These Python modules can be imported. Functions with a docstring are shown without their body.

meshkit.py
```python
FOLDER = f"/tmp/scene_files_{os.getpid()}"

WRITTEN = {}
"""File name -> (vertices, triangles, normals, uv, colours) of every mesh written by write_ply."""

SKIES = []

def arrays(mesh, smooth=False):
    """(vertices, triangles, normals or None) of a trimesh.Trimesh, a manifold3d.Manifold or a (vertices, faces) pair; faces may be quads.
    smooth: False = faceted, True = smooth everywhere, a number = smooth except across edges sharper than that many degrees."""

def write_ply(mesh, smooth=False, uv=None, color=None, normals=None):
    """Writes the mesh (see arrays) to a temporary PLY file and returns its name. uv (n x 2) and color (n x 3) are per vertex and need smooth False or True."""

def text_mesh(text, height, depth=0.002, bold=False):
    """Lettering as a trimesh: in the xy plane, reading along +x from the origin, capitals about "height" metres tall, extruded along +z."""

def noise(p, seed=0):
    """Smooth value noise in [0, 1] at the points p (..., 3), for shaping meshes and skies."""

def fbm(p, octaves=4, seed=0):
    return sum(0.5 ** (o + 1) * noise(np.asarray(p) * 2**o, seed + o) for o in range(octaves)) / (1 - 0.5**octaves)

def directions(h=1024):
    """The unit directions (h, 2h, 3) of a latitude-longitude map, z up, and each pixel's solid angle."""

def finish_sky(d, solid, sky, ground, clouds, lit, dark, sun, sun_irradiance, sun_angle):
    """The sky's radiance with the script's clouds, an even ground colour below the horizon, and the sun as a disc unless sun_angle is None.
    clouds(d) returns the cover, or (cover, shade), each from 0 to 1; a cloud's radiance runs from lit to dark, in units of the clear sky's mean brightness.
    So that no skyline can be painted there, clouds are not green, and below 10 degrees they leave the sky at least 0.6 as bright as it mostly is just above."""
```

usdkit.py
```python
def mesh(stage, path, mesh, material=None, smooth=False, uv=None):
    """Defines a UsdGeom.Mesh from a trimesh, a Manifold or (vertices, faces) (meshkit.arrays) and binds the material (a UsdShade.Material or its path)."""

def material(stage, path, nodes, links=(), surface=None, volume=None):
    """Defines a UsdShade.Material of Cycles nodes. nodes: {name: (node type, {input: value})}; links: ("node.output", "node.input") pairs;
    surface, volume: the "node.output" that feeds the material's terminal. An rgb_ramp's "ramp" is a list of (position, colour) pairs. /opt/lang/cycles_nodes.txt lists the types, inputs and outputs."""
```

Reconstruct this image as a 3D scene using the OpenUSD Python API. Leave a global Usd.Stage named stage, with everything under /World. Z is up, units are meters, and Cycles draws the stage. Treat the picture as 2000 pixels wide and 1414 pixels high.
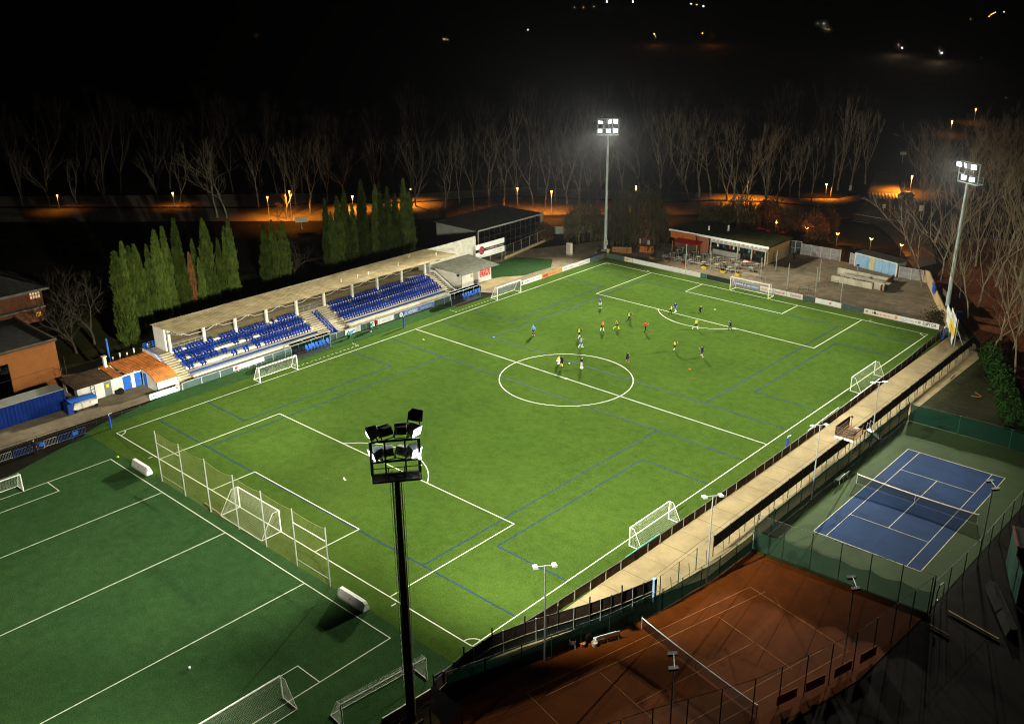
import math, random
import numpy as np
import meshkit, usdkit
import manifold3d as m3
from pxr import Usd, UsdGeom, UsdLux, UsdShade, Gf, Sdf, Vt

stage = Usd.Stage.CreateInMemory()
UsdGeom.SetStageUpAxis(stage, 'Z')
UsdGeom.SetStageMetersPerUnit(stage, 1.0)
UsdGeom.Xform.Define(stage, '/World')
PI = math.pi

# ------------------------------------------------------------------ camera (a drone about 52 m up)
CAM = np.array([77.826, -95.233, 51.588])
YAW, PITCH, ROLL, FPX = -0.745086, -0.380056, -0.0121634, 1898.283


def cam_axes():
    f = np.array([math.sin(YAW) * math.cos(PITCH), math.cos(YAW) * math.cos(PITCH), math.sin(PITCH)])
    r = np.cross(f, [0, 0, 1.0]); r /= np.linalg.norm(r)
    u = np.cross(r, f)
    c, s = math.cos(ROLL), math.sin(ROLL)
    return f, c * r + s * u, -s * r + c * u


FWD, RGT, UPV = cam_axes()
camera = UsdGeom.Camera.Define(stage, '/World/camera')
camera.CreateHorizontalApertureAttr(36.0)
camera.CreateVerticalApertureAttr(36.0 * 723 / 1024)
camera.CreateFocalLengthAttr(FPX / 2000 * 36.0)
camera.CreateClippingRangeAttr(Gf.Vec2f(1.0, 6000.0))
camera.CreateExposureAttr(0.0)
camera.AddTransformOp().Set(Gf.Matrix4d(*RGT, 0, *UPV, 0, *(-FWD), 0, *CAM, 1))

# ------------------------------------------------------------------ night sky and a very faint added moon-like light
SUN_EL, SUN_AZ = math.radians(4.0), math.radians(-60.0)
dome = UsdLux.DomeLight.Define(stage, '/World/sky')
dome.CreateIntensityAttr(1.0)


def looks_sky():
    m = usdkit.material(stage, '/World/Looks/night_sky', {'s': ('sky_texture', {'sky_type': 'single_scattering', 'sun_disc': False, 'sun_elevation': SUN_EL, 'sun_rotation': SUN_AZ}),
                                                          'b': ('background_shader', {'strength': 0.0001})}, [('s.color', 'b.color')], surface='b.background')
    UsdShade.MaterialBindingAPI.Apply(dome.GetPrim()).Bind(m)


looks_sky()
dome.GetPrim().SetCustomDataByKey('kind', 'structure')
added_moon = UsdLux.DistantLight.Define(stage, '/World/moon_light')
added_moon.CreateIntensityAttr(0.0008)
added_moon.CreateAngleAttr(0.5)
added_moon.CreateNormalizeAttr(True)
added_moon.CreateColorAttr(Gf.Vec3f(0.8, 0.88, 1.0))
added_moon.AddRotateXYZOp().Set(Gf.Vec3f(50, 0, 30))

# flood light: (aim x, aim y, aim z, strength, half cone in degrees) for each lamp of the three masts
NEAR_MAST, FAR_MAST, RIGHT_MAST = (33.4, -58.5), (-36.0, 56.0), (29.4, 59.6)
K = 38.0
NEAR_LAMPS = [(0.0, -112.0, 0, 714, 56), (-47.8, -47.4, 0, 1281, 46), (-48.0, 5.8, 0, 771, 35), (105.6, -51.9, 0, 211, 34), (18.9, -126.8, 0, 2922, 36), (-48.0, -25.7, 0, 3847, 15), (17.6, -13.9, 0, 1533, 47), (95.5, -60.0, 0, 1470, 35), (3.2, 60.0, 0, 2004, 37)]
FAR_LAMPS = [(-23.6, 22.3, 0, 1211, 45), (48.0, 43.9, 0, 1553, 51), (-0.9, -80.0, 0, 2979, 38), (-26.2, -80.0, 0, 8302, 20), (48.0, -47.0, 0, 2513, 30), (12.3, -80.0, 0, 5315, 19)]
RIGHT_LAMPS = [(-11.6, -40.9, 0, 1138, 63), (-44.4, 2.6, 0, 1372, 39), (14.7, -79.5, 0, 1962, 40), (5.3, -48.8, 0, 3041, 18), (33.4, -13.8, 0, 2348, 14)]
LAMP_COLOR = Gf.Vec3f(1.0, 0.97, 0.82)
SODIUM = Gf.Vec3f(1.0, 0.30, 0.02)

# ------------------------------------------------------------------ helpers
def at(u, v, z=0.0):
    """The point at height z that a photograph pixel (of 2000 x 1414) looks at."""
    d = FWD + (u - 1000) / FPX * RGT - (v - 707) / FPX * UPV
    return CAM + d * ((z - CAM[2]) / d[2])


def rise(base, v):
    """How tall a thing standing at pixel base is when its top is at pixel row v."""
    b, lo, hi = at(*base), 0.0, 80.0
    for _ in range(40):
        m = (lo + hi) / 2
        d = b + [0, 0, m] - CAM
        if 707 - FPX * (d @ UPV) / (d @ FWD) > v:
            lo = m
        else:
            hi = m
    return m


class MB:
    """Collects shapes for one mesh."""
    def __init__(s):
        s.v, s.f, s.n = [], [], 0

    def add(s, v, f):
        v = np.asarray(v, float); f = np.asarray(f, int)
        if f.ndim == 2 and f.shape[1] == 4:
            f = np.vstack([f[:, [0, 1, 2]], f[:, [0, 2, 3]]])
        s.v.append(v); s.f.append(f + s.n); s.n += len(v)
        return s

    def box(s, x0, x1, y0, y1, z0, z1):
        x0, x1 = min(x0, x1), max(x0, x1); y0, y1 = min(y0, y1), max(y0, y1); z0, z1 = min(z0, z1), max(z0, z1)
        v = [(x, y, z) for z in (z0, z1) for x, y in ((x0, y0), (x1, y0), (x1, y1), (x0, y1))]
        return s.add(v, [(0, 3, 2, 1), (4, 5, 6, 7), (0, 1, 5, 4), (1, 2, 6, 5), (2, 3, 7, 6), (3, 0, 4, 7)])

    def bar(s, p, q, w, h=None, up=(0, 0, 1)):
        """A square bar from p to q, w wide and h high."""
        p, q = np.asarray(p, float), np.asarray(q, float); h = w if h is None else h
        t = q - p; t = t / (np.linalg.norm(t) + 1e-9)
        up = np.asarray(up, float)
        if abs(t @ up) > 0.98:
            up = np.array([1.0, 0, 0])
        a = np.cross(t, up); a /= np.linalg.norm(a); b = np.cross(a, t)
        v = [c + a * i * w / 2 + b * j * h / 2 for c in (p, q) for i, j in ((-1, -1), (1, -1), (1, 1), (-1, 1))]
        return s.add(v, [(0, 1, 2, 3), (7, 6, 5, 4), (0, 4, 5, 1), (1, 5, 6, 2), (2, 6, 7, 3), (3, 7, 4, 0)])

    def tube(s, pts, r, sides=6, cap=True):
        pts = np.asarray(pts, float); n = len(pts)
        r = np.broadcast_to(r, (n,))
        t = np.gradient(pts, axis=0); t /= np.linalg.norm(t, axis=1, keepdims=True) + 1e-12
        a = np.cross(t, np.where(np.abs(t[:, 2:]) < 0.9, [0, 0, 1.0], [1.0, 0, 0])); a /= np.linalg.norm(a, axis=1, keepdims=True) + 1e-12
        b = np.cross(t, a); g = np.arange(sides) * 2 * PI / sides
        v = pts[:, None] + r[:, None, None] * (np.cos(g)[None, :, None] * a[:, None] + np.sin(g)[None, :, None] * b[:, None])
        i, j = np.meshgrid(np.arange(n - 1), np.arange(sides), indexing='ij')
        q = np.stack([i * sides + j, i * sides + (j + 1) % sides, (i + 1) * sides + (j + 1) % sides, (i + 1) * sides + j], -1).reshape(-1, 4)
        s.add(v.reshape(-1, 3), q)
        if cap:
            for k, o in ((0, 1), (n - 1, -1)):
                c = v[k]
                s.add(c, [(0, m + 1, m) if o > 0 else (0, m, m + 1) for m in range(1, sides - 1)])
        return s

    def rod(s, p, q, r, sides=6):
        return s.tube([p, q], r, sides)

    def prism(s, poly, z0, z1):
        """A polygon (x, y) raised from z0 to z1."""
        from shapely.geometry import Polygon
        import trimesh
        t = trimesh.creation.extrude_polygon(Polygon(poly), z1 - z0)
        t.apply_translation([0, 0, z0])
        return s.add(t.vertices, t.faces)

    def sheet(s, poly, z):
        """A flat polygon facing up."""
        from shapely.geometry import Polygon
        import trimesh
        v, f = trimesh.creation.triangulate_polygon(Polygon(poly) if not hasattr(poly, 'exterior') else poly, engine='earcut')
        f = np.array(f)
        a = v[f[:, 1]] - v[f[:, 0]]; b = v[f[:, 2]] - v[f[:, 0]]
        neg = a[:, 0] * b[:, 1] - a[:, 1] * b[:, 0] < 0
        f[neg] = f[neg][:, ::-1]
        return s.add(np.c_[v, np.full(len(v), z)], f)

    def quad(s, a, b, c, d):
        return s.add([a, b, c, d], [(0, 1, 2, 3)])

    def plate(s, a, b, c, d, t):
        """A flat slab with corners a, b, c, d (seen from its front, counter-clockwise) and thickness t behind them."""
        P = np.array([a, b, c, d], float)
        n = np.cross(P[1] - P[0], P[3] - P[0]); n /= np.linalg.norm(n)
        v = np.vstack([P, P - n * t])
        return s.add(v, [(0, 1, 2, 3), (7, 6, 5, 4), (1, 0, 4, 5), (2, 1, 5, 6), (3, 2, 6, 7), (0, 3, 7, 4)])

    def ball(s, c, r, sub=1, scale=(1, 1, 1)):
        import trimesh
        t = trimesh.creation.icosphere(sub, 1.0)
        return s.add(t.vertices * r * np.asarray(scale) + c, t.faces)

    def lathe(s, prof, c=(0, 0, 0), sides=10):
        prof = np.asarray(prof, float); g = np.arange(sides) * 2 * PI / sides; n = len(prof)
        v = np.stack([prof[:, None, 0] * np.cos(g), prof[:, None, 0] * np.sin(g), np.repeat(prof[:, 1:2], sides, 1)], -1).reshape(-1, 3) + np.asarray(c)
        i, j = np.meshgrid(np.arange(n - 1), np.arange(sides), indexing='ij')
        return s.add(v, np.stack([i * sides + j, i * sides + (j + 1) % sides, (i + 1) * sides + (j + 1) % sides, (i + 1) * sides + j], -1).reshape(-1, 4))

    def mesh(s):
        return np.vstack(s.v), np.vstack(s.f)


NAMES = {}


def numbered(path):
    k = NAMES.get(path, -1) + 1
    NAMES[path] = k
    return path if k == 0 else f'{path}_{k:03d}'


class T:
    """A thing: an Xform whose children are its parts. Parts of a world-built thing are given in world coordinates."""
    def __init__(s, name, label=None, cat=None, loc=(0, 0, 0), rz=0.0, group=None, world=True, kind=None, scale=1.0, tilt=(0, 0)):
        s.path = numbered('/World/' + name)
        s.loc = np.array([*loc, 0][:3], float); s.world = world and not rz
        x = UsdGeom.Xform.Define(stage, s.path); s.prim = x.GetPrim(); s.x = x
        s.ops = (x.AddTranslateOp(), x.AddRotateXYZOp(), x.AddScaleOp())
        s.ops[0].Set(Gf.Vec3d(*map(float, s.loc))); s.ops[1].Set(Gf.Vec3f(tilt[0], tilt[1], math.degrees(rz))); s.ops[2].Set(Gf.Vec3f(scale, scale, scale) if np.ndim(scale) == 0 else Gf.Vec3f(*map(float, scale)))
        data(s.prim, label, cat, group, kind)

    def part(s, name, mb, mat, smooth=False, under=None, label=None, kind=None):
        path = numbered((under or s.path) + '/' + name)
        v, f = mb.mesh() if isinstance(mb, MB) else meshkit.arrays(mb)[:2]
        if s.world:
            v = v - s.loc
        usdkit.mesh(stage, path, (v, f), mat, smooth=smooth)
        if label or kind:
            data(stage.GetPrimAtPath(path), label, None, None, kind)
        return path


def data(prim, label=None, cat=None, group=None, kind=None):
    for k, val in (('label', label), ('category', cat), ('group', group), ('kind', kind)):
        if val:
            prim.SetCustomDataByKey(k, val)


def copy(t, loc, rz=0.0, label=None, group=None, scale=1.0, cat=None, tilt=(0, 0)):
    """A copy of thing t with its parts, somewhere else."""
    base = t.path.rsplit('/', 1)[1]
    if base[-4:-3] == '_' and base[-3:].isdigit():
        base = base[:-4]
    path = numbered('/World/' + base)
    x = UsdGeom.Xform.Define(stage, path); p = x.GetPrim()
    p.GetReferences().AddInternalReference(t.path)
    p.SetInstanceable(True)
    was = t.prim.GetCustomData()
    data(p, label or was.get('label'), cat or was.get('category'), group or was.get('group'))
    p.GetAttribute('xformOp:translate').Set(Gf.Vec3d(*map(float, [*loc, 0][:3])))
    p.GetAttribute('xformOp:rotateXYZ').Set(Gf.Vec3f(tilt[0], tilt[1], math.degrees(rz)))
    p.GetAttribute('xformOp:scale').Set(Gf.Vec3f(scale, scale, scale) if np.ndim(scale) == 0 else Gf.Vec3f(*map(float, scale)))
    return p


def single(name, mb, mat, label, cat, group=None, kind=None, smooth=False):
    """A thing that is one mesh, built where it stands."""
    path = numbered('/World/' + name)
    usdkit.mesh(stage, path, mb.mesh() if isinstance(mb, MB) else mb, mat, smooth=smooth)
    data(stage.GetPrimAtPath(path), label, cat, group, kind)
    return path


def structure(name, mb, mat, label=None):
    return single(name, mb, mat, label, None, None, 'structure')


# ------------------------------------------------------------------ materials
MATS = {}


def mat(name, c, rough=0.7, var=0.25, scale=3.0, detail=4, c2=None, bump=0.0, bscale=None, metal=0.0, spec=0.3, big=0.0, bigscale=0.15, rnd=0.0, sheen=0.0):
    """A principled material whose colour wanders between c and c2 with world-space noise (fine: var/scale, broad: big/bigscale)."""
    c = np.array(c, float); c2 = c * (1 - var) if c2 is None else np.array(c2, float)
    hi = np.clip(c * (1 + var * 0.6), 0, 1) if c2 is None else c
    n = {'g': ('geometry', {}), 'n': ('noise_texture', {'scale': scale, 'detail': detail, 'roughness': 0.65}),
         'r': ('rgb_ramp', {'ramp': [(0.3, tuple(c2)), (0.7, tuple(np.clip(c * (1 + var * 0.3), 0, 1)))]}),
         'p': ('principled_bsdf', {'roughness': rough, 'metallic': metal, 'specular_ior_level': spec if rough < 0.7 else min(spec, 0.04), 'sheen_weight': sheen, 'sheen_roughness': 0.4})}
    l = [('g.position', 'n.vector'), ('n.fac', 'r.fac')]
    out = 'r.color'
    if big:
        n['n2'] = ('noise_texture', {'scale': bigscale, 'detail': 5, 'roughness': 0.6})
        n['r2'] = ('rgb_ramp', {'ramp': [(0.32, (1 - big,) * 3), (0.68, (1 + big * 0.4,) * 3)]})
        n['m'] = ('mix', {'mix_type': 'multiply', 'fac': 1.0})
        l += [('g.position', 'n2.vector'), ('n2.fac', 'r2.fac'), (out, 'm.color1'), ('r2.color', 'm.color2')]
        out = 'm.color'
    if rnd:
        n['o'] = ('object_info', {})
        n['r3'] = ('rgb_ramp', {'ramp': [(0, (1 - rnd,) * 3), (1, (1 + rnd * 0.5,) * 3)]})
        n['m3'] = ('mix', {'mix_type': 'multiply', 'fac': 1.0})
        l += [('o.random', 'r3.fac'), (out, 'm3.color1'), ('r3.color', 'm3.color2')]
        out = 'm3.color'
    l.append((out, 'p.base_color'))
    if bump:
        n['nb'] = ('noise_texture', {'scale': bscale or scale * 3, 'detail': 5})
        n['b'] = ('bump', {'strength': bump, 'distance': 0.03})
        l += [('g.position', 'nb.vector'), ('nb.fac', 'b.height'), ('b.normal', 'p.normal')]
    MATS[name] = usdkit.material(stage, '/World/Looks/' + name, n, l, surface='p.BSDF')
    return MATS[name]


def glow(name, c, strength):
    MATS[name] = usdkit.material(stage, '/World/Looks/' + name, {'e': ('emission', {'color': c, 'strength': strength})}, surface='e.emission')
    return MATS[name]


def mesh_cloth(name, c, cover):
    """Woven or perforated cloth: light passes through the part it does not cover."""
    n = {'t': ('transparent_bsdf', {}), 'd': ('diffuse_bsdf', {'color': c}), 'tr': ('translucent_bsdf', {'color': c}), 'a': ('mix_closure', {'fac': 0.3}), 'm': ('mix_closure', {'fac': cover})}
    MATS[name] = usdkit.material(stage, '/World/Looks/' + name, n, [('d.BSDF', 'a.closure1'), ('tr.BSDF', 'a.closure2'), ('t.BSDF', 'm.closure1'), ('a.closure', 'm.closure2')], surface='m.closure')
    return MATS[name]


def glass(name, tint=(0.75, 0.9, 0.85), refl=(0.9, 0.95, 0.95)):
    n = {'f': ('fresnel', {'IOR': 1.5}), 't': ('transparent_bsdf', {'color': tint}), 'g': ('glossy_bsdf', {'color': refl, 'roughness': 0.03}), 'm': ('mix_closure', {})}
    MATS[name] = usdkit.material(stage, '/World/Looks/' + name, n, [('f.fac', 'm.fac'), ('t.BSDF', 'm.closure1'), ('g.BSDF', 'm.closure2')], surface='m.closure')
    return MATS[name]


def turf(name, c, c2, grain=9.0, dark=0.5):
    """Artificial grass: fine speckle of fibres and rubber infill, broad wear, and the pale sheen of fibres seen flat."""
    n = {'g': ('geometry', {}),
         'n': ('noise_texture', {'scale': grain, 'detail': 6, 'roughness': 0.8}), 'r': ('rgb_ramp', {'ramp': [(0.28, tuple(np.array(c) * dark)), (0.5, c), (0.75, c2)]}),
         'n2': ('noise_texture', {'scale': 0.09, 'detail': 6, 'roughness': 0.62}), 'r2': ('rgb_ramp', {'ramp': [(0.3, (0.82, 0.86, 0.84)), (0.7, (1.14, 1.08, 1.0))]}),
         'n3': ('noise_texture', {'scale': 0.9, 'detail': 5, 'roughness': 0.7}), 'r3': ('rgb_ramp', {'ramp': [(0.3, (0.8, 0.8, 0.8)), (0.7, (1.12, 1.12, 1.12))]}),
         'm': ('mix', {'mix_type': 'multiply', 'fac': 1.0}), 'm2': ('mix', {'mix_type': 'multiply', 'fac': 1.0}),
         'nb': ('noise_texture', {'scale': 14.0, 'detail': 4}), 'b': ('bump', {'strength': 0.55, 'distance': 0.05}),
         'p': ('principled_bsdf', {'roughness': 0.75, 'specular_ior_level': 0.0, 'sheen_weight': 0.0, 'sheen_roughness': 0.45, 'sheen_tint': (0.75, 0.9, 0.5)})}
    MATS[name] = usdkit.material(stage, '/World/Looks/' + name, n, [('g.position', 'n.vector'), ('n.fac', 'r.fac'), ('g.position', 'n2.vector'), ('n2.fac', 'r2.fac'), ('g.position', 'n3.vector'), ('n3.fac', 'r3.fac'),
        ('r.color', 'm.color1'), ('r2.color', 'm.color2'), ('m.color', 'm2.color1'), ('r3.color', 'm2.color2'), ('m2.color', 'p.base_color'), ('g.position', 'nb.vector'), ('nb.fac', 'b.height'), ('b.normal', 'p.normal')], surface='p.BSDF')
    return MATS[name]


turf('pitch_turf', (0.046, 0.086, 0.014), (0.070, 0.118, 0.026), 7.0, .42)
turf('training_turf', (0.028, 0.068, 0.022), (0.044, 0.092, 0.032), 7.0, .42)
mat('white_paint', (0.62, 0.64, 0.52), 0.7, 0.25, 5, c2=(0.42, 0.47, 0.30), bump=0.3)
mat('blue_line_paint', (0.006, 0.020, 0.10), 0.8, 0.4, 5, c2=(0.010, 0.030, 0.07))
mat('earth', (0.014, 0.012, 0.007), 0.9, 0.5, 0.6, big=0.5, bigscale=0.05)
mat('dark_grass', (0.032, 0.038, 0.011), 0.9, 0.5, 1.5, c2=(0.024, 0.02, 0.008), big=0.4, bump=0.5)
mat('lamp_red_litter', (0.24, 0.075, 0.028), 0.9, 0.5, 2.2, c2=(0.06, 0.028, 0.014), detail=6, bump=0.6, big=0.4)  # litter brown, with red and brightness of lamp light mixed into it
mat('path_concrete', (0.34, 0.265, 0.14), 0.85, 0.2, 0.5, detail=8, c2=(0.27, 0.21, 0.11), bump=0.15, big=0.15, bigscale=0.25)
mat('yard_concrete', (0.24, 0.19, 0.12), 0.85, 0.35, 0.7, detail=8, c2=(0.15, 0.12, 0.078), bump=0.15, big=0.35, bigscale=0.12)
mat('path_concrete_worn', (0.31, 0.24, 0.125), 0.85, 0.2, 0.5, detail=8, c2=(0.29, 0.23, 0.125), bump=0.15, big=0.2, bigscale=0.25)
mat('path_joint', (0.10, 0.08, 0.05), 0.9, .3, 2)
mat('yard_concrete_worn', (0.205, 0.165, 0.105), 0.85, 0.35, 0.7, detail=8, c2=(0.13, 0.105, 0.07), bump=0.15, big=0.35, bigscale=0.12)
mat('asphalt', (0.15, 0.13, 0.10), 0.85, 0.3, 1.2, detail=7, big=0.3, bigscale=0.08)
mat('pavement_concrete', (0.22, 0.18, 0.14), 0.85, 0.3, 1.0)
mat('clay', (0.15, 0.036, 0.004), 0.92, 0.2, 0.6, detail=8, c2=(0.105, 0.028, 0.004), big=0.25, bigscale=0.12)
mat('court_green', (0.062, 0.098, 0.038), 0.8, 0.15, 0.5, detail=8, big=0.2)
mat('court_blue', (0.020, 0.056, 0.155), 0.8, 0.12, 0.6, detail=8, big=0.15)
mat('court_line', (0.7, 0.68, 0.5), 0.7, 0.15, 6)
mat('clay_line', (0.40, 0.19, 0.07), 0.9, 0.6, 1.3, c2=(0.21, 0.07, 0.018))
mat('galvanised', (0.42, 0.45, 0.42), 0.5, 0.15, 2, metal=0.35)
mat('mast_steel', (0.36, 0.42, 0.38), 0.55, 0.15, 1.2, metal=0.2)
mat('rusty_mast', (0.045, 0.022, 0.018), 0.8, 0.4, 3)
mat('dark_steel', (0.03, 0.028, 0.026), 0.6, 0.3, 4)
mat('lamp_housing', (0.55, 0.60, 0.60), 0.4, 0.12, 4, metal=0.25)
mat('white_metal', (0.78, 0.78, 0.72), 0.4, 0.08, 5)
mat('white_net', (0.75, 0.74, 0.66), 0.8, 0.1, 5)
mat('yellow_net', (0.32, 0.30, 0.12), 0.8, 0.15, 5)
mat('black_net', (0.03, 0.035, 0.03), 0.8, 0.15, 5)
mat('board_white', (0.76, 0.76, 0.70), 0.55, 0.08, 1.5)
mat('board_cream', (0.72, 0.64, 0.50), 0.55, 0.08, 1.5)
mat('board_green', (0.055, 0.095, 0.085), 0.6, 0.25, 1.0)
mat('board_dark', (0.02, 0.03, 0.026), 0.55, 0.2, 2)
mat('board_blue', (0.16, 0.22, 0.42), 0.55, 0.3, 2)
mat('board_orange', (0.62, 0.34, 0.10), 0.55, 0.2, 2)
mat('ink_red', (0.55, 0.06, 0.06), 0.6, 0.15, 4)
mat('ink_dark', (0.05, 0.05, 0.07), 0.6, 0.15, 4)
mat('ink_blue', (0.05, 0.10, 0.32), 0.6, 0.15, 4)
mat('ink_grey', (0.32, 0.34, 0.32), 0.6, 0.15, 4)
mat('ink_cyan', (0.05, 0.33, 0.60), 0.6, 0.15, 4)
mat('yellow_paint', (0.72, 0.50, 0.02), 0.55, 0.1, 2)
mat('blue_paint', (0.012, 0.045, 0.30), 0.5, 0.15, 2)
mat('bright_blue', (0.02, 0.12, 0.48), 0.5, 0.15, 2)
mat('teal_paint', (0.02, 0.30, 0.24), 0.5, 0.1, 2)
mat('seat_blue', (0.006, 0.022, 0.17), 0.75, 0.12, 3, rnd=0.35)
mat('stand_blue', (0.008, 0.045, 0.20), 0.55, 0.2, 1.2)
mat('stand_concrete', (0.36, 0.30, 0.18), 0.85, 0.25, 1.0, detail=7, c2=(0.24, 0.20, 0.12), bump=0.15)
mat('stand_white', (0.62, 0.60, 0.50), 0.8, 0.2, 1.5, detail=6, c2=(0.46, 0.44, 0.35))
mat('stand_grey', (0.42, 0.42, 0.37), 0.8, 0.2, 1.5)
mat('brown_dado', (0.075, 0.055, 0.032), 0.8, 0.3, 1.5)
mat('roof_sheet', (0.44, 0.35, 0.175), 0.9, 0.25, 0.9, detail=8, c2=(0.25, 0.20, 0.12), bump=0.25, bscale=4, big=0.3, bigscale=0.35)
mat('grey_roof', (0.22, 0.22, 0.17), 0.85, 0.3, 1.2, detail=7, c2=(0.13, 0.13, 0.10))
mat('dark_roof', (0.05, 0.05, 0.045), 0.9, 0.4, 0.8, detail=7)
mat('white_wall', (0.70, 0.68, 0.60), 0.8, 0.12, 0.8, detail=7, c2=(0.55, 0.53, 0.45))
mat('grey_wall', (0.30, 0.31, 0.26), 0.85, 0.2, 0.8, detail=7)
mat('orange_tile', (0.55, 0.17, 0.035), 0.8, 0.4, 0.8, detail=7, c2=(0.20, 0.085, 0.03), bump=0.2)
mat('mossy_tile', (0.13, 0.085, 0.05), 0.85, 0.5, 0.7, detail=7, c2=(0.06, 0.042, 0.026))
mat('brick_orange', (0.27, 0.10, 0.03), 0.85, 0.15, 1.2, detail=7)
mat('container_blue', (0.008, 0.028, 0.17), 0.75, 0.25, 1.0)
mat('door_grey', (0.16, 0.18, 0.17), 0.6, 0.1, 2)
mat('wood', (0.25, 0.125, 0.05), 0.8, 0.3, 2.5, detail=6)
mat('orange_wood', (0.42, 0.12, 0.02), 0.75, 0.2, 2.5, detail=6)
mat('dark_wood', (0.09, 0.065, 0.045), 0.85, 0.4, 2.5, detail=6)
mat('panel_brown', (0.075, 0.05, 0.035), 0.85, 0.45, 2.0, detail=7, c2=(0.035, 0.026, 0.02))
mat('red_cloth', (0.30, 0.015, 0.015), 0.8, 0.2, 3)
mat('fence_panel', (0.26, 0.28, 0.27), 0.7, 0.3, 1.5, detail=7, c2=(0.20, 0.14, 0.13))
mat('kiosk_blue', (0.22, 0.36, 0.52), 0.6, 0.15, 1.0)
mat('kiosk_door', (0.42, 0.42, 0.24), 0.6, 0.15, 1.0)
mat('counter_concrete', (0.50, 0.46, 0.33), 0.85, 0.25, 1.2, detail=7)
mat('wall_ochre', (0.42, 0.30, 0.15), 0.85, 0.25, 0.8, detail=7)
mat('brick_red', (0.30, 0.12, 0.06), 0.85, 0.3, 2)
mat('bark', (0.17, 0.15, 0.10), 0.9, 0.4, 1.2, detail=6, c2=(0.07, 0.06, 0.042))
mat('dark_bark', (0.06, 0.048, 0.032), 0.9, 0.4, 2, detail=6)
mat('wood_bark', (0.24, 0.185, 0.11), 0.9, 0.4, 1.2, detail=6, c2=(0.09, 0.07, 0.045))
mat('dark_green_paint', (0.012, 0.085, 0.045), 0.6, 0.25, 1.0)
mat('black_rubber', (0.015, 0.015, 0.016), 0.7, 0.2, 4)
mat('hair', (0.025, 0.016, 0.010), 0.6, 0.2, 10)
mat('fair_hair', (0.30, 0.20, 0.09), 0.6, 0.2, 10)
mat('skin', (0.50, 0.30, 0.21), 0.6, 0.08, 10)
for nm, c in dict(cloth_yellow=(0.62, 0.68, 0.03), cloth_navy=(0.012, 0.018, 0.07), cloth_black=(0.014, 0.014, 0.017), cloth_sky=(0.10, 0.38, 0.70), cloth_blue=(0.02, 0.12, 0.55), cloth_red=(0.68, 0.05, 0.04), cloth_orange=(0.62, 0.20, 0.03),
                  cloth_white=(0.75, 0.75, 0.72), cloth_green=(0.02, 0.28, 0.22), cloth_grey=(0.45, 0.46, 0.46), boot_orange=(0.75, 0.12, 0.03), cloth_gold=(0.72, 0.60, 0.03)).items():
    mat(nm, c, 0.8, 0.12, 12)
mesh_cloth('windscreen', (0.007, 0.030, 0.018), 0.92)
mesh_cloth('thin_screen', (0.016, 0.040, 0.024), 0.72)
mesh_cloth('chain_link', (0.10, 0.12, 0.10), 0.07)
mesh_cloth('black_screen', (0.014, 0.014, 0.013), 0.93)
mesh_cloth('tennis_net', (0.012, 0.014, 0.013), 0.55)
glass('pane')
glass('dugout_shell', (0.45, 0.55, 0.55))
glow('lens_lit', (0.93, 0.96, 1.0), 14.0)
glow('lens_dim', (0.93, 0.96, 1.0), 6.0)
glow('sodium_bulb', (1.0, 0.42, 0.08), 14.0)
glow('sodium_red', (1.0, 0.25, 0.05), 10.0)
glow('far_white', (0.85, 0.85, 1.0), 9.0)
glow('far_orange', (1.0, 0.50, 0.12), 5.0)
glow('far_yellow', (1.0, 0.85, 0.25), 4.0)
glow('far_green', (0.3, 1.0, 0.5), 2.5)
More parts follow.
